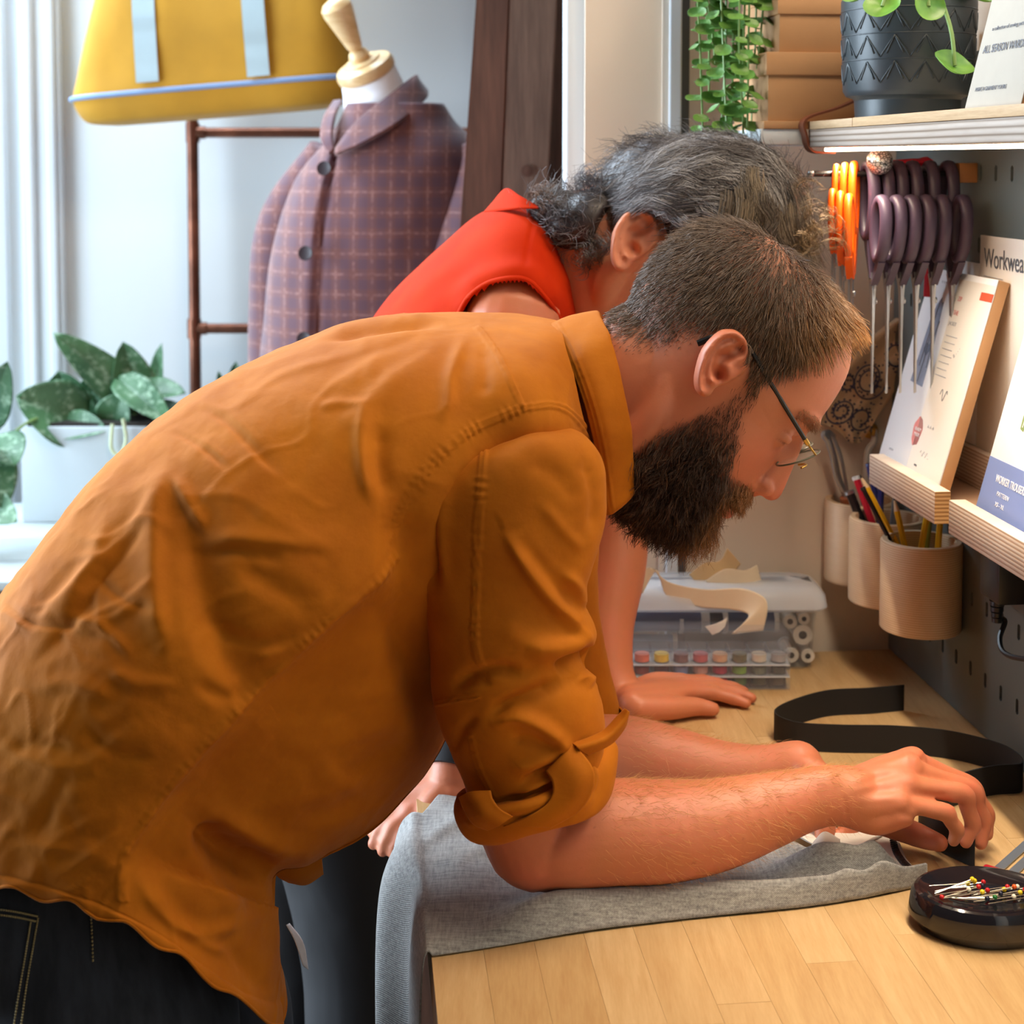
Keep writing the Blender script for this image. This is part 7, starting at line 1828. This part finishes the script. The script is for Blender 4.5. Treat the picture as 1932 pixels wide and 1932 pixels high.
U, S_ = np.meshgrid(u, s)
hgt = 0.005 + 0.020 * sstep(.10, .25, S_) * np.exp(-((U - .085) / .075) ** 2) * (1 - .25 * S_) - 0.004 * np.exp(-((U - .27) / .10) ** 2) * sstep(.2, .4, S_)
wob = 0.06 * np.sin(S_ * 9) + .03 * np.sin(S_ * 23)
taper_ = sstep(.97, .78, S_)
hgt += 0.030 * taper_ * np.exp(-((U - .50 - wob) / .13) ** 2) * sstep(.50, .66, S_) + 0.008 * taper_ * np.exp(-((U - .80 + wob) / .10) ** 2) * sstep(.3, .7, S_)
hgt += 0.020 * np.exp(-((S_ - .80) / .045) ** 2) * np.exp(-((U - .30) / .25) ** 2) + 0.010 * np.exp(-((S_ - .70) / .035) ** 2) * np.exp(-((U - .25) / .2) ** 2)
q3 = G.reshape(-1, 3); hgt = hgt + 0.0022 * fbm(q3 * np.array([22, 22, 1]), 3, 3).reshape(hgt.shape)
armpx = in_poly(project(q3), [(930, 1480), (1400, 1440), (1420, 1600), (1250, 1668), (1000, 1690), (930, 1600)]).reshape(hgt.shape)
hgt = np.where(armpx & (S_ < .50), np.minimum(hgt, .0075), hgt)
hgt *= np.clip(U / .045, .05, 1) ** .6; hgt = np.maximum(hgt, .0012)
G[..., 2] = BZ + hgt
# drape over the left edge
nd = 46; drape = np.zeros((nd, nu, 3))
for j in range(nu):
    top = G[0, j]; Y = top[1]; off = .004 + .024 * sstep(.12, .85, u[j]) + .006 * math.sin(u[j] * 11)
    path = spline(np.array([[edgeX(Y) - off * .9 - .004, Y - .015 * u[j], .56], [edgeX(Y) - off - .004, Y - .01 * u[j], .72], [edgeX(Y) - off - .003, Y, .84], [edgeX(Y) - off * .75 - .002, Y, BZ - .012], [edgeX(Y) - .001 - off * .25, Y, BZ + .0035 + off * .12], top]), nd + 1)
    drape[:, j] = path[:-1]
GG = np.concatenate([drape, G], 0)
nG = nrm(np.cross(np.gradient(GG, axis=0), np.gradient(GG, axis=1)))
if nG[..., 2].mean() < 0: nG = -nG
hangm = np.clip((nd - np.arange(GG.shape[0])) / nd, 0, 1)[:, None]
GG = GG - 0 * nG; Wv = GG.reshape(-1, 3)
Wv = Wv + nG.reshape(-1, 3) * (np.repeat(hangm, nu, 1).ravel() * 0.006 * np.sin(Wv[:, 1] * 62 + 1.5 * fbm(Wv * 6, 2, 2)))[:, None]
Wv = folds(Wv, nG.reshape(-1, 3), [([(905, 1598), (922, 1650), (950, 1722)], 1.8, 3.5, 3.5), ([(914, 1598), (931, 1650), (958, 1722)], -1.2, 3, 3), ([(830, 1640), (900, 1610), (960, 1560)], 1.5, 12, 14), ([(860, 1740), (960, 1735), (1060, 1700)], -1.6, 9, 12), ([(790, 1600), (850, 1560), (930, 1530)], 2.4, 12, 14)])
GG = Wv.reshape(GG.shape)
th = .0012
part('body', loft(np.concatenate([GG + nG * th, (GG)[:, ::-1]], 1)), M['linen'], gar, True)
# pale inner facing at the far right with overlocked edge
Zl = lambda a, b, h=.004: onz(a, b, BZ + h)
lr = [[Zl(1490, 1560, .006), Zl(1556, 1562, .006), Zl(1620, 1566, .006), Zl(1688, 1567)], [Zl(1510, 1580, .008), Zl(1575, 1590, .008), Zl(1640, 1600, .007), Zl(1696, 1606)], [Zl(1545, 1600, .006), Zl(1610, 1626, .006), Zl(1662, 1636, .006), Zl(1716, 1636)], [Zl(1580, 1622, .002), Zl(1640, 1650, .002), Zl(1690, 1658, .003), Zl(1744, 1661, .003)]]
part('lining', sheet(lr, .0014, 40, 30), M['lining'], gar, True, label='pale inner facing with stitched edge')
part('lining', sheet([[Zl(1536, 1588, .026), Zl(1556, 1570, .030), Zl(1584, 1584, .022)], [Zl(1530, 1604, .024), Zl(1558, 1594, .028), Zl(1586, 1606, .020)], [Zl(1545, 1624, .020), Zl(1568, 1614, .022), Zl(1584, 1620, .018)]], .0014, 24, 16), M['lining'], gar, True)
ed = spline(np.array([(1686, 1568), (1692, 1600), (1704, 1622), (1722, 1640), (1744, 1660)], float), 34)
dd = []
for i, (a, b) in enumerate(ed):
    dd.append(rod(Zl(a - 9, b + 2, .0062), Zl(a + 2, b - 2, .0055), .0008, 5))
part('overlock_stitches', join(*dd), M['dark_button'], gar, True, kind='stuff', label='dark overlock stitches')
part('seam_ridge', tube(spline([Zl(1588, 1604, .013), Zl(1620, 1597, .010), Zl(1650, 1582, .008), Zl(1672, 1571, .006)], 16), .0016, 6), M['lining'], gar, True)

# ================================================================== the woman
YW = 1.675
wEC = P(1218, 486, YW)
an = math.radians(55); wU0 = np.array([math.sin(an), 0, math.cos(an)]); wF0 = np.array([math.cos(an), 0, -math.sin(an)])
def WH(F, U, S=0.0): return wEC + wF0 * F + wU0 * U + hS0 * S
rings = []; K = .90
a = np.linspace(0, 2 * np.pi, 56, endpoint=False)
for U, f, b, w in spline(prof, 44):
    cx = -0.012 + 0.3 * max(0, -U - .07); c, s = np.cos(a), np.sin(a)
    F = cx + np.where(c > 0, (f - cx) * np.abs(c) ** .92, -(cx - b) * np.abs(c)); S = w * np.sign(s) * np.abs(s) ** .88
    rings.append(wEC + K * (F[:, None] * wF0 + U * wU0 + S[:, None] * hS0))
wp = [loft(np.array(rings[::-1]))]
for pts, rad in (([(.083, .026), (.095, -.014), (.101, -.036)], [.008, .0085, .0095]), ([(.082, -.010), (.088, -.036), (.086, -.046)], [.011, .013, .010])): wp.append(capsule([WH(K * f, K * u_) for f, u_ in pts], rad, 12, 18))
wp.append(capsule([WH(.083, -.066, .018), WH(.087, -.066), WH(.083, -.066, -.018)], [.004, .006, .004], 10, 16)); wp.append(capsule([WH(.080, -.076, .017), WH(.084, -.076), WH(.080, -.076, -.017)], [.004, .006, .004], 10, 16))
for s in (1, -1): wp.append(ball(WH(.070, .006, s * .030), .0115)); wp.append(ball(WH(.06, -.03, s * .038), (.018, .018, .018)))
wp.append(capsule([WH(-.04, .0), WH(-.055, -.04), P(1090, 560, 1.69), P(1020, 610, 1.71), P(930, 660, 1.73)], [.055, .052, .051, .056, .08], 24, 26))
for s in (1, -1): wp.append(capsule([WH(.03, -.085, s * .02), WH(-.01, -.05, s * .052), WH(-.02, -.01, s * .058)], [.016, .018, .018], 12, 18))
m0, m1 = np.array([1325., 745.]), np.array([1385., 622.]); w0, w1_ = np.array([1176., 511.]), np.array([1212., 391.])
zc = complex(*(w1_ - w0)) / complex(*(m1 - m0))
def w_ear(px, py, h, Y=None):
    z = (np.asarray(px) - m0[0] + 1j * (np.asarray(py) - m0[1])) * zc; X = z.real + w0[0]; Yp = z.imag + w0[1]
    d = np.stack([(X - CX) / FPX, cp_ + (CY - Yp) / FPX * sp_, -sp_ + (CY - Yp) / FPX * cp_], 1)
    return EYE + d * ((YW - .072) / d[:, 1:2]) + np.asarray(h)[:, None] * nrm(np.array([-.05, -1.0, 0.05]))
wp.append(ear_geo(w_ear, 1750))
def w_ear2(px, py, h): v = w_ear(px, py, h); v[:, 1] = 2 * YW - v[:, 1]; return v
wp.append(ear_geo(w_ear2, 1750))
wv_, wf_ = remesh(join(*wp), .0026, 5, .5)
# arms
la = [limb([(1090, 640, 1.845, .052), (1128, 780, 1.845, .046), (1168, 960, 1.79, .040), (1166, 1010, 1.775, .0385)], 20, 30), limb([(1166, 1000, 1.777, .0385), (1158, 1080, 1.755, .0375), (1144, 1180, 1.728, .0330), (1150, 1265, 1.706, .0285), (1170, 1315, 1.692, .0262)], 22, 36)]
Z = lambda a, b, z: onz(a, b, z)
mcl = [Z(1296, 1306, .921), Z(1300, 1298, .922), Z(1296, 1291, .920), Z(1286, 1285, .917)]
fl_ = [[Z(1345, 1307, .917), Z(1385, 1318, .911), Z(1408, 1327, .9075)], [Z(1352, 1298, .917), Z(1396, 1309, .911), Z(1418, 1317, .9075)], [Z(1344, 1290, .916), Z(1384, 1298, .911), Z(1404, 1304, .9075)], [Z(1326, 1284, .914), Z(1356, 1289, .910), Z(1372, 1293, .9075)]]
lh = hand(Z(1190, 1318, .926), mcl, fl_, [Z(1205, 1335, .922), Z(1262, 1336, .917), Z(1312, 1333, .914), Z(1345, 1338, .9105)], [Z(1215, 1300, .918), Z(1240, 1294, .916), Z(1275, 1290, .914)], .0105)
av, af = remesh(join(*(la + lh)), .0024, 6, .5)
ra = [limb([(968, 605, 1.585, .052), (945, 720, 1.57, .046), (900, 950, 1.55, .040), (880, 1100, 1.54, .038)], 20, 34), limb([(880, 1090, 1.54, .038), (872, 1250, 1.525, .034), (862, 1400, 1.50, .027), (854, 1462, 1.482, .0245)], 20, 30)]
rm_ = [P(774, 1500, 1.482), P(768, 1514, 1.470), P(774, 1532, 1.460), P(786, 1546, 1.455)]
rfn = [[P(738, 1528, 1.480), P(716, 1552, 1.48), P(702, 1570, 1.478)], [P(732, 1545, 1.468), P(714, 1574, 1.466), P(705, 1592, 1.466)], [P(742, 1562, 1.458), P(728, 1590, 1.456), P(722, 1606, 1.456)], [P(758, 1574, 1.452), P(746, 1600, 1.45), P(742, 1612, 1.45)]]
rh = hand(P(846, 1478, 1.478), rm_, rfn, [P(826, 1474, 1.490), P(790, 1490, 1.505), P(760, 1504, 1.510), P(738, 1518, 1.512)], [P(842, 1494, 1.470), P(820, 1515, 1.462), P(802, 1532, 1.458)], .0105)
bv, bf = remesh(join(*(ra + rh)), .0025, 6, .5)
flw = lambda px, Y: np.array([P(px, 2000, Y)[0], Y, 0.06])
wt_ = [capsule([P(1000, 600, 1.72), P(900, 720, 1.74), P(790, 880, 1.74), P(690, 1050, 1.74), P(640, 1250, 1.74)], [.07, .105, .10, .095, .10], 22, 30), limb([(968, 605, 1.60, .05), (1000, 610, 1.72, .06), (1090, 640, 1.84, .05)], 16, 16),
       capsule([P(640, 1280, 1.73), P(678, 1700, 1.745), flw(684, 1.74)], [.08, .055, .04], 16, 20), capsule([P(620, 1280, 1.84), P(570, 1700, 1.88), flw(566, 1.88)], [.08, .055, .04], 16, 20)]
cv2, cf2 = remesh(join(*wt_), .011, 3, .5)
wc = np.repeat(np.array(srgb(224, 160, 126)[:3])[None], len(wv_), 0)
wq = project(wv_); wear = in_poly(wq, [(1150, 400), (1180, 385), (1240, 385), (1245, 430), (1200, 515), (1165, 515), (1145, 470)]) & (wv_[:, 1] < YW - .06)
wc = blend(wc, .35 * wear, srgb(214, 118, 84)[:3])
VV = np.vstack([wv_, av, bv, cv2]); o1, o2, o3 = len(wv_), len(wv_) + len(av), len(wv_) + len(av) + len(bv)
FF = np.vstack([np.asarray(wf_), np.asarray(af) + o1, np.asarray(bf) + o2, np.asarray(cf2) + o3])
c_a = arm_color(av); c_b = arm_color(bv); kp = project(av)
CC = np.vstack([wc, c_a, c_b, arm_color(cv2)])
wom = part('person', (VV, FF), M['skin'], None, True, CC, loc=[P(660, 1900, 1.74)[0], 1.74, 0])
tag(wom, 'grey-haired woman in a sleeveless red top leaning behind the man, hand on worktop', 'person')
# red top
mr = Mat('red_jersey', srgb(196, 40, 10), 0.8); mr.b.inputs['Specular IOR Level'].default_value = .1
nz = mr.noise(20, None, 4); mr.color(mr.ramp(nz, [(0.3, srgb(186, 40, 4)), (0.7, srgb(198, 50, 6))])); mr.bump(mr.noise(1400, None, 1), .2, .0003); M['red'] = mr.m
WS = [(470, 1150, nan, nan, 800, 1330, .165), (550, 900, nan, nan, 860, 1180, .165), (632, 715, nan, nan, 930, 1010, .170), (732, 562, nan, nan, 1005, 890, .178), (842, 452, nan, nan, 1058, 770, .186), (915, 398, nan, nan, 1088, 680, .180), (985, 384, nan, nan, 1098, 622, .140), (1030, 400, nan, nan, 1096, 590, .085)]
Rw = skin_rings(WS, 1.735, 190, 200, .85); nw = rnormals(Rw); Vw = Rw.reshape(-1, 3); Nw = nw.reshape(-1, 3); qw = project(Vw); nearw = Vw[:, 1] < 1.74
Vw = Vw + Nw * (.002 * fbm(Vw * 9, 3, 3))[:, None]
Vw = folds(Vw, Nw, [([(1010, 395), (1000, 440), (985, 520)], -1.8, 4, 5), ([(1030, 420), (1060, 480), (1075, 560)], 2.5, 8, 12), ([(1050, 430), (1082, 490), (1092, 570)], -2.5, 7, 8), ([(870, 590), (888, 552), (930, 526), (990, 520), (1030, 556), (1062, 605)], 9, 26, 26), ([(760, 580), (830, 520), (900, 500)], 1.6, 14, 20), ([(860, 585), (900, 560), (930, 540)], 2, 6, 9)], nearw, qw)
# armhole opening: drop the faces inside the outline on each side
hole = [(852, 640), (866, 590), (888, 556), (930, 530), (990, 526), (1028, 560), (1056, 602), (1066, 640), (1010, 720), (900, 720)]
cutn = in_poly(project(Vw), hole)
Fg = np.array(grid_faces(190, 200))
Vm = Vw.copy(); Vm[:, 1] = 2 * 1.735 - Vm[:, 1]
Fg = Fg[~(((cutn & (Vw[:, 1] < 1.69))[Fg]).all(1))]
top = part('top', (Vw, Fg), M['red'], wom, True, label='sleeveless red-orange top'); modify(top, 'SOLIDIFY', thickness=.0018, offset=-1)
part('armhole_hem', tube(on_surf(Vw, Nw, [(846, 640), (866, 590), (888, 556), (930, 530), (990, 526), (1028, 560), (1056, 602), (1068, 640)], .0005, 50), .0042, 8, True, .6), M['red'], top, True)
part('collar', sheet([[P(914, 400, 1.70), P(940, 398, 1.665), P(975, 394, 1.64), P(1016, 392, 1.63)], [P(928, 384, 1.70), P(955, 356, 1.68), P(982, 370, 1.65), P(1014, 390, 1.635)]], .002, 40, 10), M['red'], top, True)
# dark trousers and wrist band
M['black_cloth'] = fabric('black_cloth', (22, 22, 26), .8, 900, .1, .2, 0.0)
tg = [capsule([P(600, 1250, 1.72), P(600, 1260, 1.78), P(600, 1250, 1.84)], [.12, .125, .12], 24, 16), capsule([P(610, 1330, 1.74), P(678, 1700, 1.745), P(684, 2000, 1.74), flw(684, 1.74) - [0, 0, .05]], [.11, .080, .070, .06], 24, 36), capsule([P(560, 1330, 1.86), P(566, 1700, 1.88), P(566, 2000, 1.88), flw(560, 1.88) - [0, 0, .05]], [.115, .080, .07, .06], 24, 36)]
gv, gf = remesh(join(*tg), .008, 5, .5); gv = gv + vnormals(gv, gf) * (.004 * fbm(gv * 8, 3, 5))[:, None]
part('trousers', (gv, gf), M['black_cloth'], wom, True, label='black trousers')
bd = [P(868, 1380, 1.506), P(862, 1420, 1.496), P(856, 1452, 1.486)]
part('wrist_band', tube(np.array(bd), [.0345, .033, .031], 26), M['black_cloth'], wom, 50, label='dark band on the wrist')

# ------------------------------------------------------------------ hair
EA, EB_, EW = 202.0, 146.0, .098
EC_ = (1336.0, 398.0); EROT = math.radians(2)
def on_head(px, py, out=0.0, far=False):
    dx, dy = px - EC_[0], py - EC_[1]
    x = dx * math.cos(EROT) + dy * math.sin(EROT); y = -dx * math.sin(EROT) + dy * math.cos(EROT)
    r = (x / EA) ** 2 + (y / EB_) ** 2
    sh = np.sqrt(np.clip(1 - r, 0, 1)); Y = YW + (1 if far else -1) * (EW * sh ** .85 + out)
    d = np.stack([(px - CX) / FPX, cp_ + (CY - py) / FPX * sp_, -sp_ + (CY - py) / FPX * cp_], -1)
    return EYE + d * (Y / d[..., 1])[..., None]
uu = np.linspace(.02, np.pi - .02, 26); vv = np.linspace(0, 2 * np.pi, 60, endpoint=False); shell = []
for t in uu:
    px = EC_[0] + EA * .95 * math.cos(t) * math.cos(EROT) - EB_ * .95 * np.sin(t) * np.cos(vv) * math.sin(EROT); py = EC_[1] + EA * .95 * math.cos(t) * math.sin(EROT) + EB_ * .95 * np.sin(t) * np.cos(vv) * math.cos(EROT)
    Y = YW - EW * .93 * math.sin(t) * np.sin(vv)
    d = np.stack([(px - CX) / FPX, cp_ + (CY - py) / FPX * sp_, -sp_ + (CY - py) / FPX * cp_], -1); shell.append(EYE + d * (Y / d[:, 1])[:, None])
shell_g = loft(np.array(shell))
bun = [ball(P(1052, 400, YW - .01), (.036, .03, .026)), ball(P(1090, 430, YW - .03), (.034, .03, .030)), ball(P(1120, 415, YW - .02), (.04, .05, .035))]
sv_, sf_ = remesh(join(shell_g, ball(WH(-.018, .048), (.098, .090, .082), 14, 20, [wF0, wU0, hS0]), *bun), .004, 6, .5)
# keep the ear free: push the shell inwards around it
sq_ = project(sv_); de = np.hypot((sq_[:, 0] - 1192) / 62, (sq_[:, 1] - 462) / 78); inn = np.clip(1.25 - de, 0, 1) * (sv_[:, 1] < YW)
sv_[:, 1] += inn * .09
guides = [[(1528, 430), (1510, 350), (1440, 284), (1350, 258), (1250, 285), (1160, 345), (1080, 385)], [(1505, 440), (1470, 350), (1400, 300), (1320, 290), (1230, 320), (1150, 365), (1080, 400)], [(1470, 440), (1430, 380), (1370, 335), (1300, 325), (1220, 348), (1150, 385), (1085, 415)], [(1440, 450), (1400, 400), (1340, 365), (1280, 358), (1215, 372), (1160, 402), (1095, 430)],
          [(1420, 470), (1360, 410), (1310, 388), (1260, 382), (1215, 380), (1172, 398), (1140, 430), (1105, 455)], [(1400, 470), (1340, 440), (1290, 420), (1258, 402), (1225, 384), (1180, 388), (1144, 420), (1120, 470)]]
GU = np.array([spline(np.array(g, float), 22) for g in guides]); rs = np.random.RandomState(6)
def wavy(n, far, seed, r=.0005, spread=10):
    rs = np.random.RandomState(seed); lock = rs.randint(0, 150, n); lu = rs.rand(150) * (len(GU) - 1.001); lt = rs.rand(150) * .35; le = .55 + rs.rand(150) * .45
    lp = rs.rand(150) * 6.28; la_ = rs.uniform(4.5, 13, 150); lf = rs.uniform(2.5, 6.5, 150); lc = rs.rand(150); lo = rs.uniform(0, .010, 150)
    g = np.clip(lu[lock] + rs.normal(0, .22, n), 0, len(GU) - 1.001); i = g.astype(int); f = (g - i)[:, None, None]
    path = GU[i] * (1 - f) + GU[i + 1] * f                       # n,22,2
    k = 10; tt = lt[lock][:, None] + (le - lt)[lock][:, None] * np.linspace(0, 1, k)[None] + rs.normal(0, .02, (n, 1)); tt = np.clip(tt, 0, 1) * 20.99
    a = tt.astype(int); fr = (tt - a)[..., None]; ar = np.arange(n)[:, None]
    p = path[ar, a] * (1 - fr) + path[ar, a + 1] * fr
    tan = nrm(np.gradient(p, axis=1)); nor = np.stack([-tan[..., 1], tan[..., 0]], -1)
    w = np.sin(lp[lock][:, None] + lf[lock][:, None] * np.linspace(0, 1, k)[None] * 3.1)
    p = p + nor * (la_[lock][:, None] * w * rs.uniform(.6, 1.3, (n, 1)) + rs.normal(0, 3.2, (n, 1)) + rs.normal(0, 6.0, (n, 1)) * np.linspace(0, 1, k)[None] ** 2)[..., None]
    out = lo[lock][:, None] + .003 + .004 * np.cos(lp[lock][:, None] * 2 + lf[lock][:, None] * np.linspace(0, 1, k)[None] * 2.4) + rs.uniform(0, .004, (n, 1))
    P3 = on_head(p[..., 0].ravel(), p[..., 1].ravel(), out.ravel(), far).reshape(n, k, 3)
    c = np.repeat(np.array(srgb(98, 90, 88)[:3])[None], n, 0); lcv = lc[lock] + rs.normal(0, .10, n)
    c = blend(c, np.clip((lcv - .35) * 2.0, 0, .9), srgb(186, 182, 182)[:3])
    xm = p[:, k // 2, 0]; c = blend(c, np.clip((xm - 1330) / 120, 0, .8) * np.clip((p[:, k // 2, 1] - 330) / 60, 0, 1) * (lcv > .3), srgb(164, 140, 106)[:3])
    return P3, c * rs.uniform(.6, 1.25, (n, 1))
A, ca = wavy(6000, False, 61); Bh, cb = wavy(1500, True, 62)
# locks falling forward over the man's head and at the forehead
def falls(n, seed):
    rs = np.random.RandomState(seed); nl = 46; x0 = rs.uniform(1370, 1520, nl); y0 = rs.uniform(320, 410, nl) + (x0 - 1440) * .2; ln = rs.uniform(70, 135, nl); ph = rs.rand(nl) * 6.28; am = rs.uniform(5, 16, nl); cr = rs.rand(nl); yo = rs.uniform(-.01, .02, nl)
    l = rs.randint(0, nl, n); k = 10; t = np.linspace(0, 1, k)[None]
    px = x0[l][:, None] + rs.normal(0, 9, (n, 1)) + 26 * t * (x0[l][:, None] - 1400) / 100 + am[l][:, None] * t * np.sin(ph[l][:, None] + t * 5.5) + rs.normal(0, 6, (n, 1)) * t ** 2
    py = y0[l][:, None] + rs.normal(0, 4, (n, 1)) + ln[l][:, None] * t
    P3 = on_head(px.ravel(), py.ravel(), (np.repeat(yo[l][:, None] + .006, k, 1) + .012 * t).ravel()).reshape(n, k, 3)
    c = blend(np.repeat(np.array(srgb(92, 82, 74)[:3])[None], n, 0), np.clip(cr[l] + rs.normal(0, .2, n) - .15, 0, .85), srgb(152, 134, 110)[:3])
    return P3, c * rs.uniform(.65, 1.2, (n, 1))
Cf, cc_ = falls(1700, 63)
# curls of the little bun, flyaways
def curls(n, cx, cy, r, Yc, seed, tint, L=(18, 48)):
    rs = np.random.RandomState(seed); k = 10; t = np.linspace(0, 1, k)[None]
    nl = max(6, n // 7); l = rs.randint(0, nl, n); a = rs.rand(nl) * 6.28; px0 = cx + rs.normal(0, r, nl); py0 = cy + rs.normal(0, r * .7, nl); dr = rs.rand(nl) * 6.28; Ls = rs.uniform(*L, nl); cu = rs.uniform(2, 6, nl) * rs.choice([-1, 1], nl); yy = rs.normal(0, .016, nl)
    th = dr[l][:, None] + cu[l][:, None] * t
    px = px0[l][:, None] + rs.normal(0, 4.5, (n, 1)) + np.cumsum(np.cos(th), 1) * Ls[l][:, None] / k; py = py0[l][:, None] + rs.normal(0, 4.5, (n, 1)) + np.cumsum(np.sin(th), 1) * Ls[l][:, None] / k
    Y = Yc + yy[l][:, None] + .01 * np.sin(th) + rs.normal(0, .002, (n, 1))
    d = np.stack([(px - CX) / FPX, cp_ + (CY - py) / FPX * sp_, -sp_ + (CY - py) / FPX * cp_], -1); P3 = EYE + d * (Y / d[..., 1])[..., None]
    return P3, np.array(srgb(*tint)[:3])[None] * rs.uniform(.6, 1.3, (n, 1))
D1, d1 = curls(900, 1075, 410, 26, YW - .035, 64, (92, 84, 84)); D2, d2 = curls(260, 1020, 375, 14, YW - .02, 65, (122, 96, 80), (30, 62)); D3, d3 = curls(160, 1112, 350, 8, YW - .03, 66, (86, 78, 80), (30, 60)); D4, d4 = curls(420, 1120, 475, 22, YW - .055, 67, (120, 112, 108), (25, 55)); D5, d5 = curls(60, 1530, 360, 20, YW - .05, 68, (130, 116, 100), (60, 110)); D6, d6 = curls(900, 1480, 430, 40, YW - .06, 69, (128, 106, 78), (40, 90))
# short wavy cover over the whole shell, drawn towards the knot
pz, iz, rs = sample(sv_, sf_, 5000, 1.0 - np.clip(inn * 3, 0, 1) + 1e-6, 71); nn = vnormals(sv_, sf_)[iz]; pq = project(pz)
tg_ = P(1075, 410, YW - .02) - pz; tg_ = nrm(tg_ - nn * (tg_ * nn).sum(1, keepdims=True)) + rs.normal(0, .28, (len(pz), 3)); tg_[pq[:, 0] < 1140] += rs.normal(0, .8, ((pq[:, 0] < 1140).sum(), 3))
E1 = grow(pz, nn, tg_, rs.uniform(.018, .040, len(pz)), 7, .35, .34, rs, .05, 75, 17)
e1 = blend(np.repeat(np.array(srgb(84, 76, 76)[:3])[None], len(pz), 0), np.clip(fbm(pz * 60, 2, 8) + .2, 0, .85), srgb(176, 172, 172)[:3]) * rs.uniform(.6, 1.3, (len(pz), 1))
gs = [strands(q, .00034, .4, c) for q, c in ((A, ca), (Bh, cb), (Cf, cc_), (D1, d1), (D2, d2), (D3, d3), (D4, d4), (D5, d5), (D6, d6), (E1, e1))]
nv = 0; Vs, Fs, Cs = [], [], []
for (g, c) in gs: Vs.append(g[0]); Fs.append(g[1] + nv); Cs.append(c); nv += len(g[0])
Vs.append(sv_); Fs.append(np.asarray(sf_) + nv); Cs.append(np.repeat(np.array(srgb(66, 60, 60)[:3])[None], len(sv_), 0))
part('hair', (np.vstack(Vs), np.vstack(Fs)), M['hair'], wom, True, np.vstack(Cs), label='wavy grey-streaked dark hair tied at the nape')
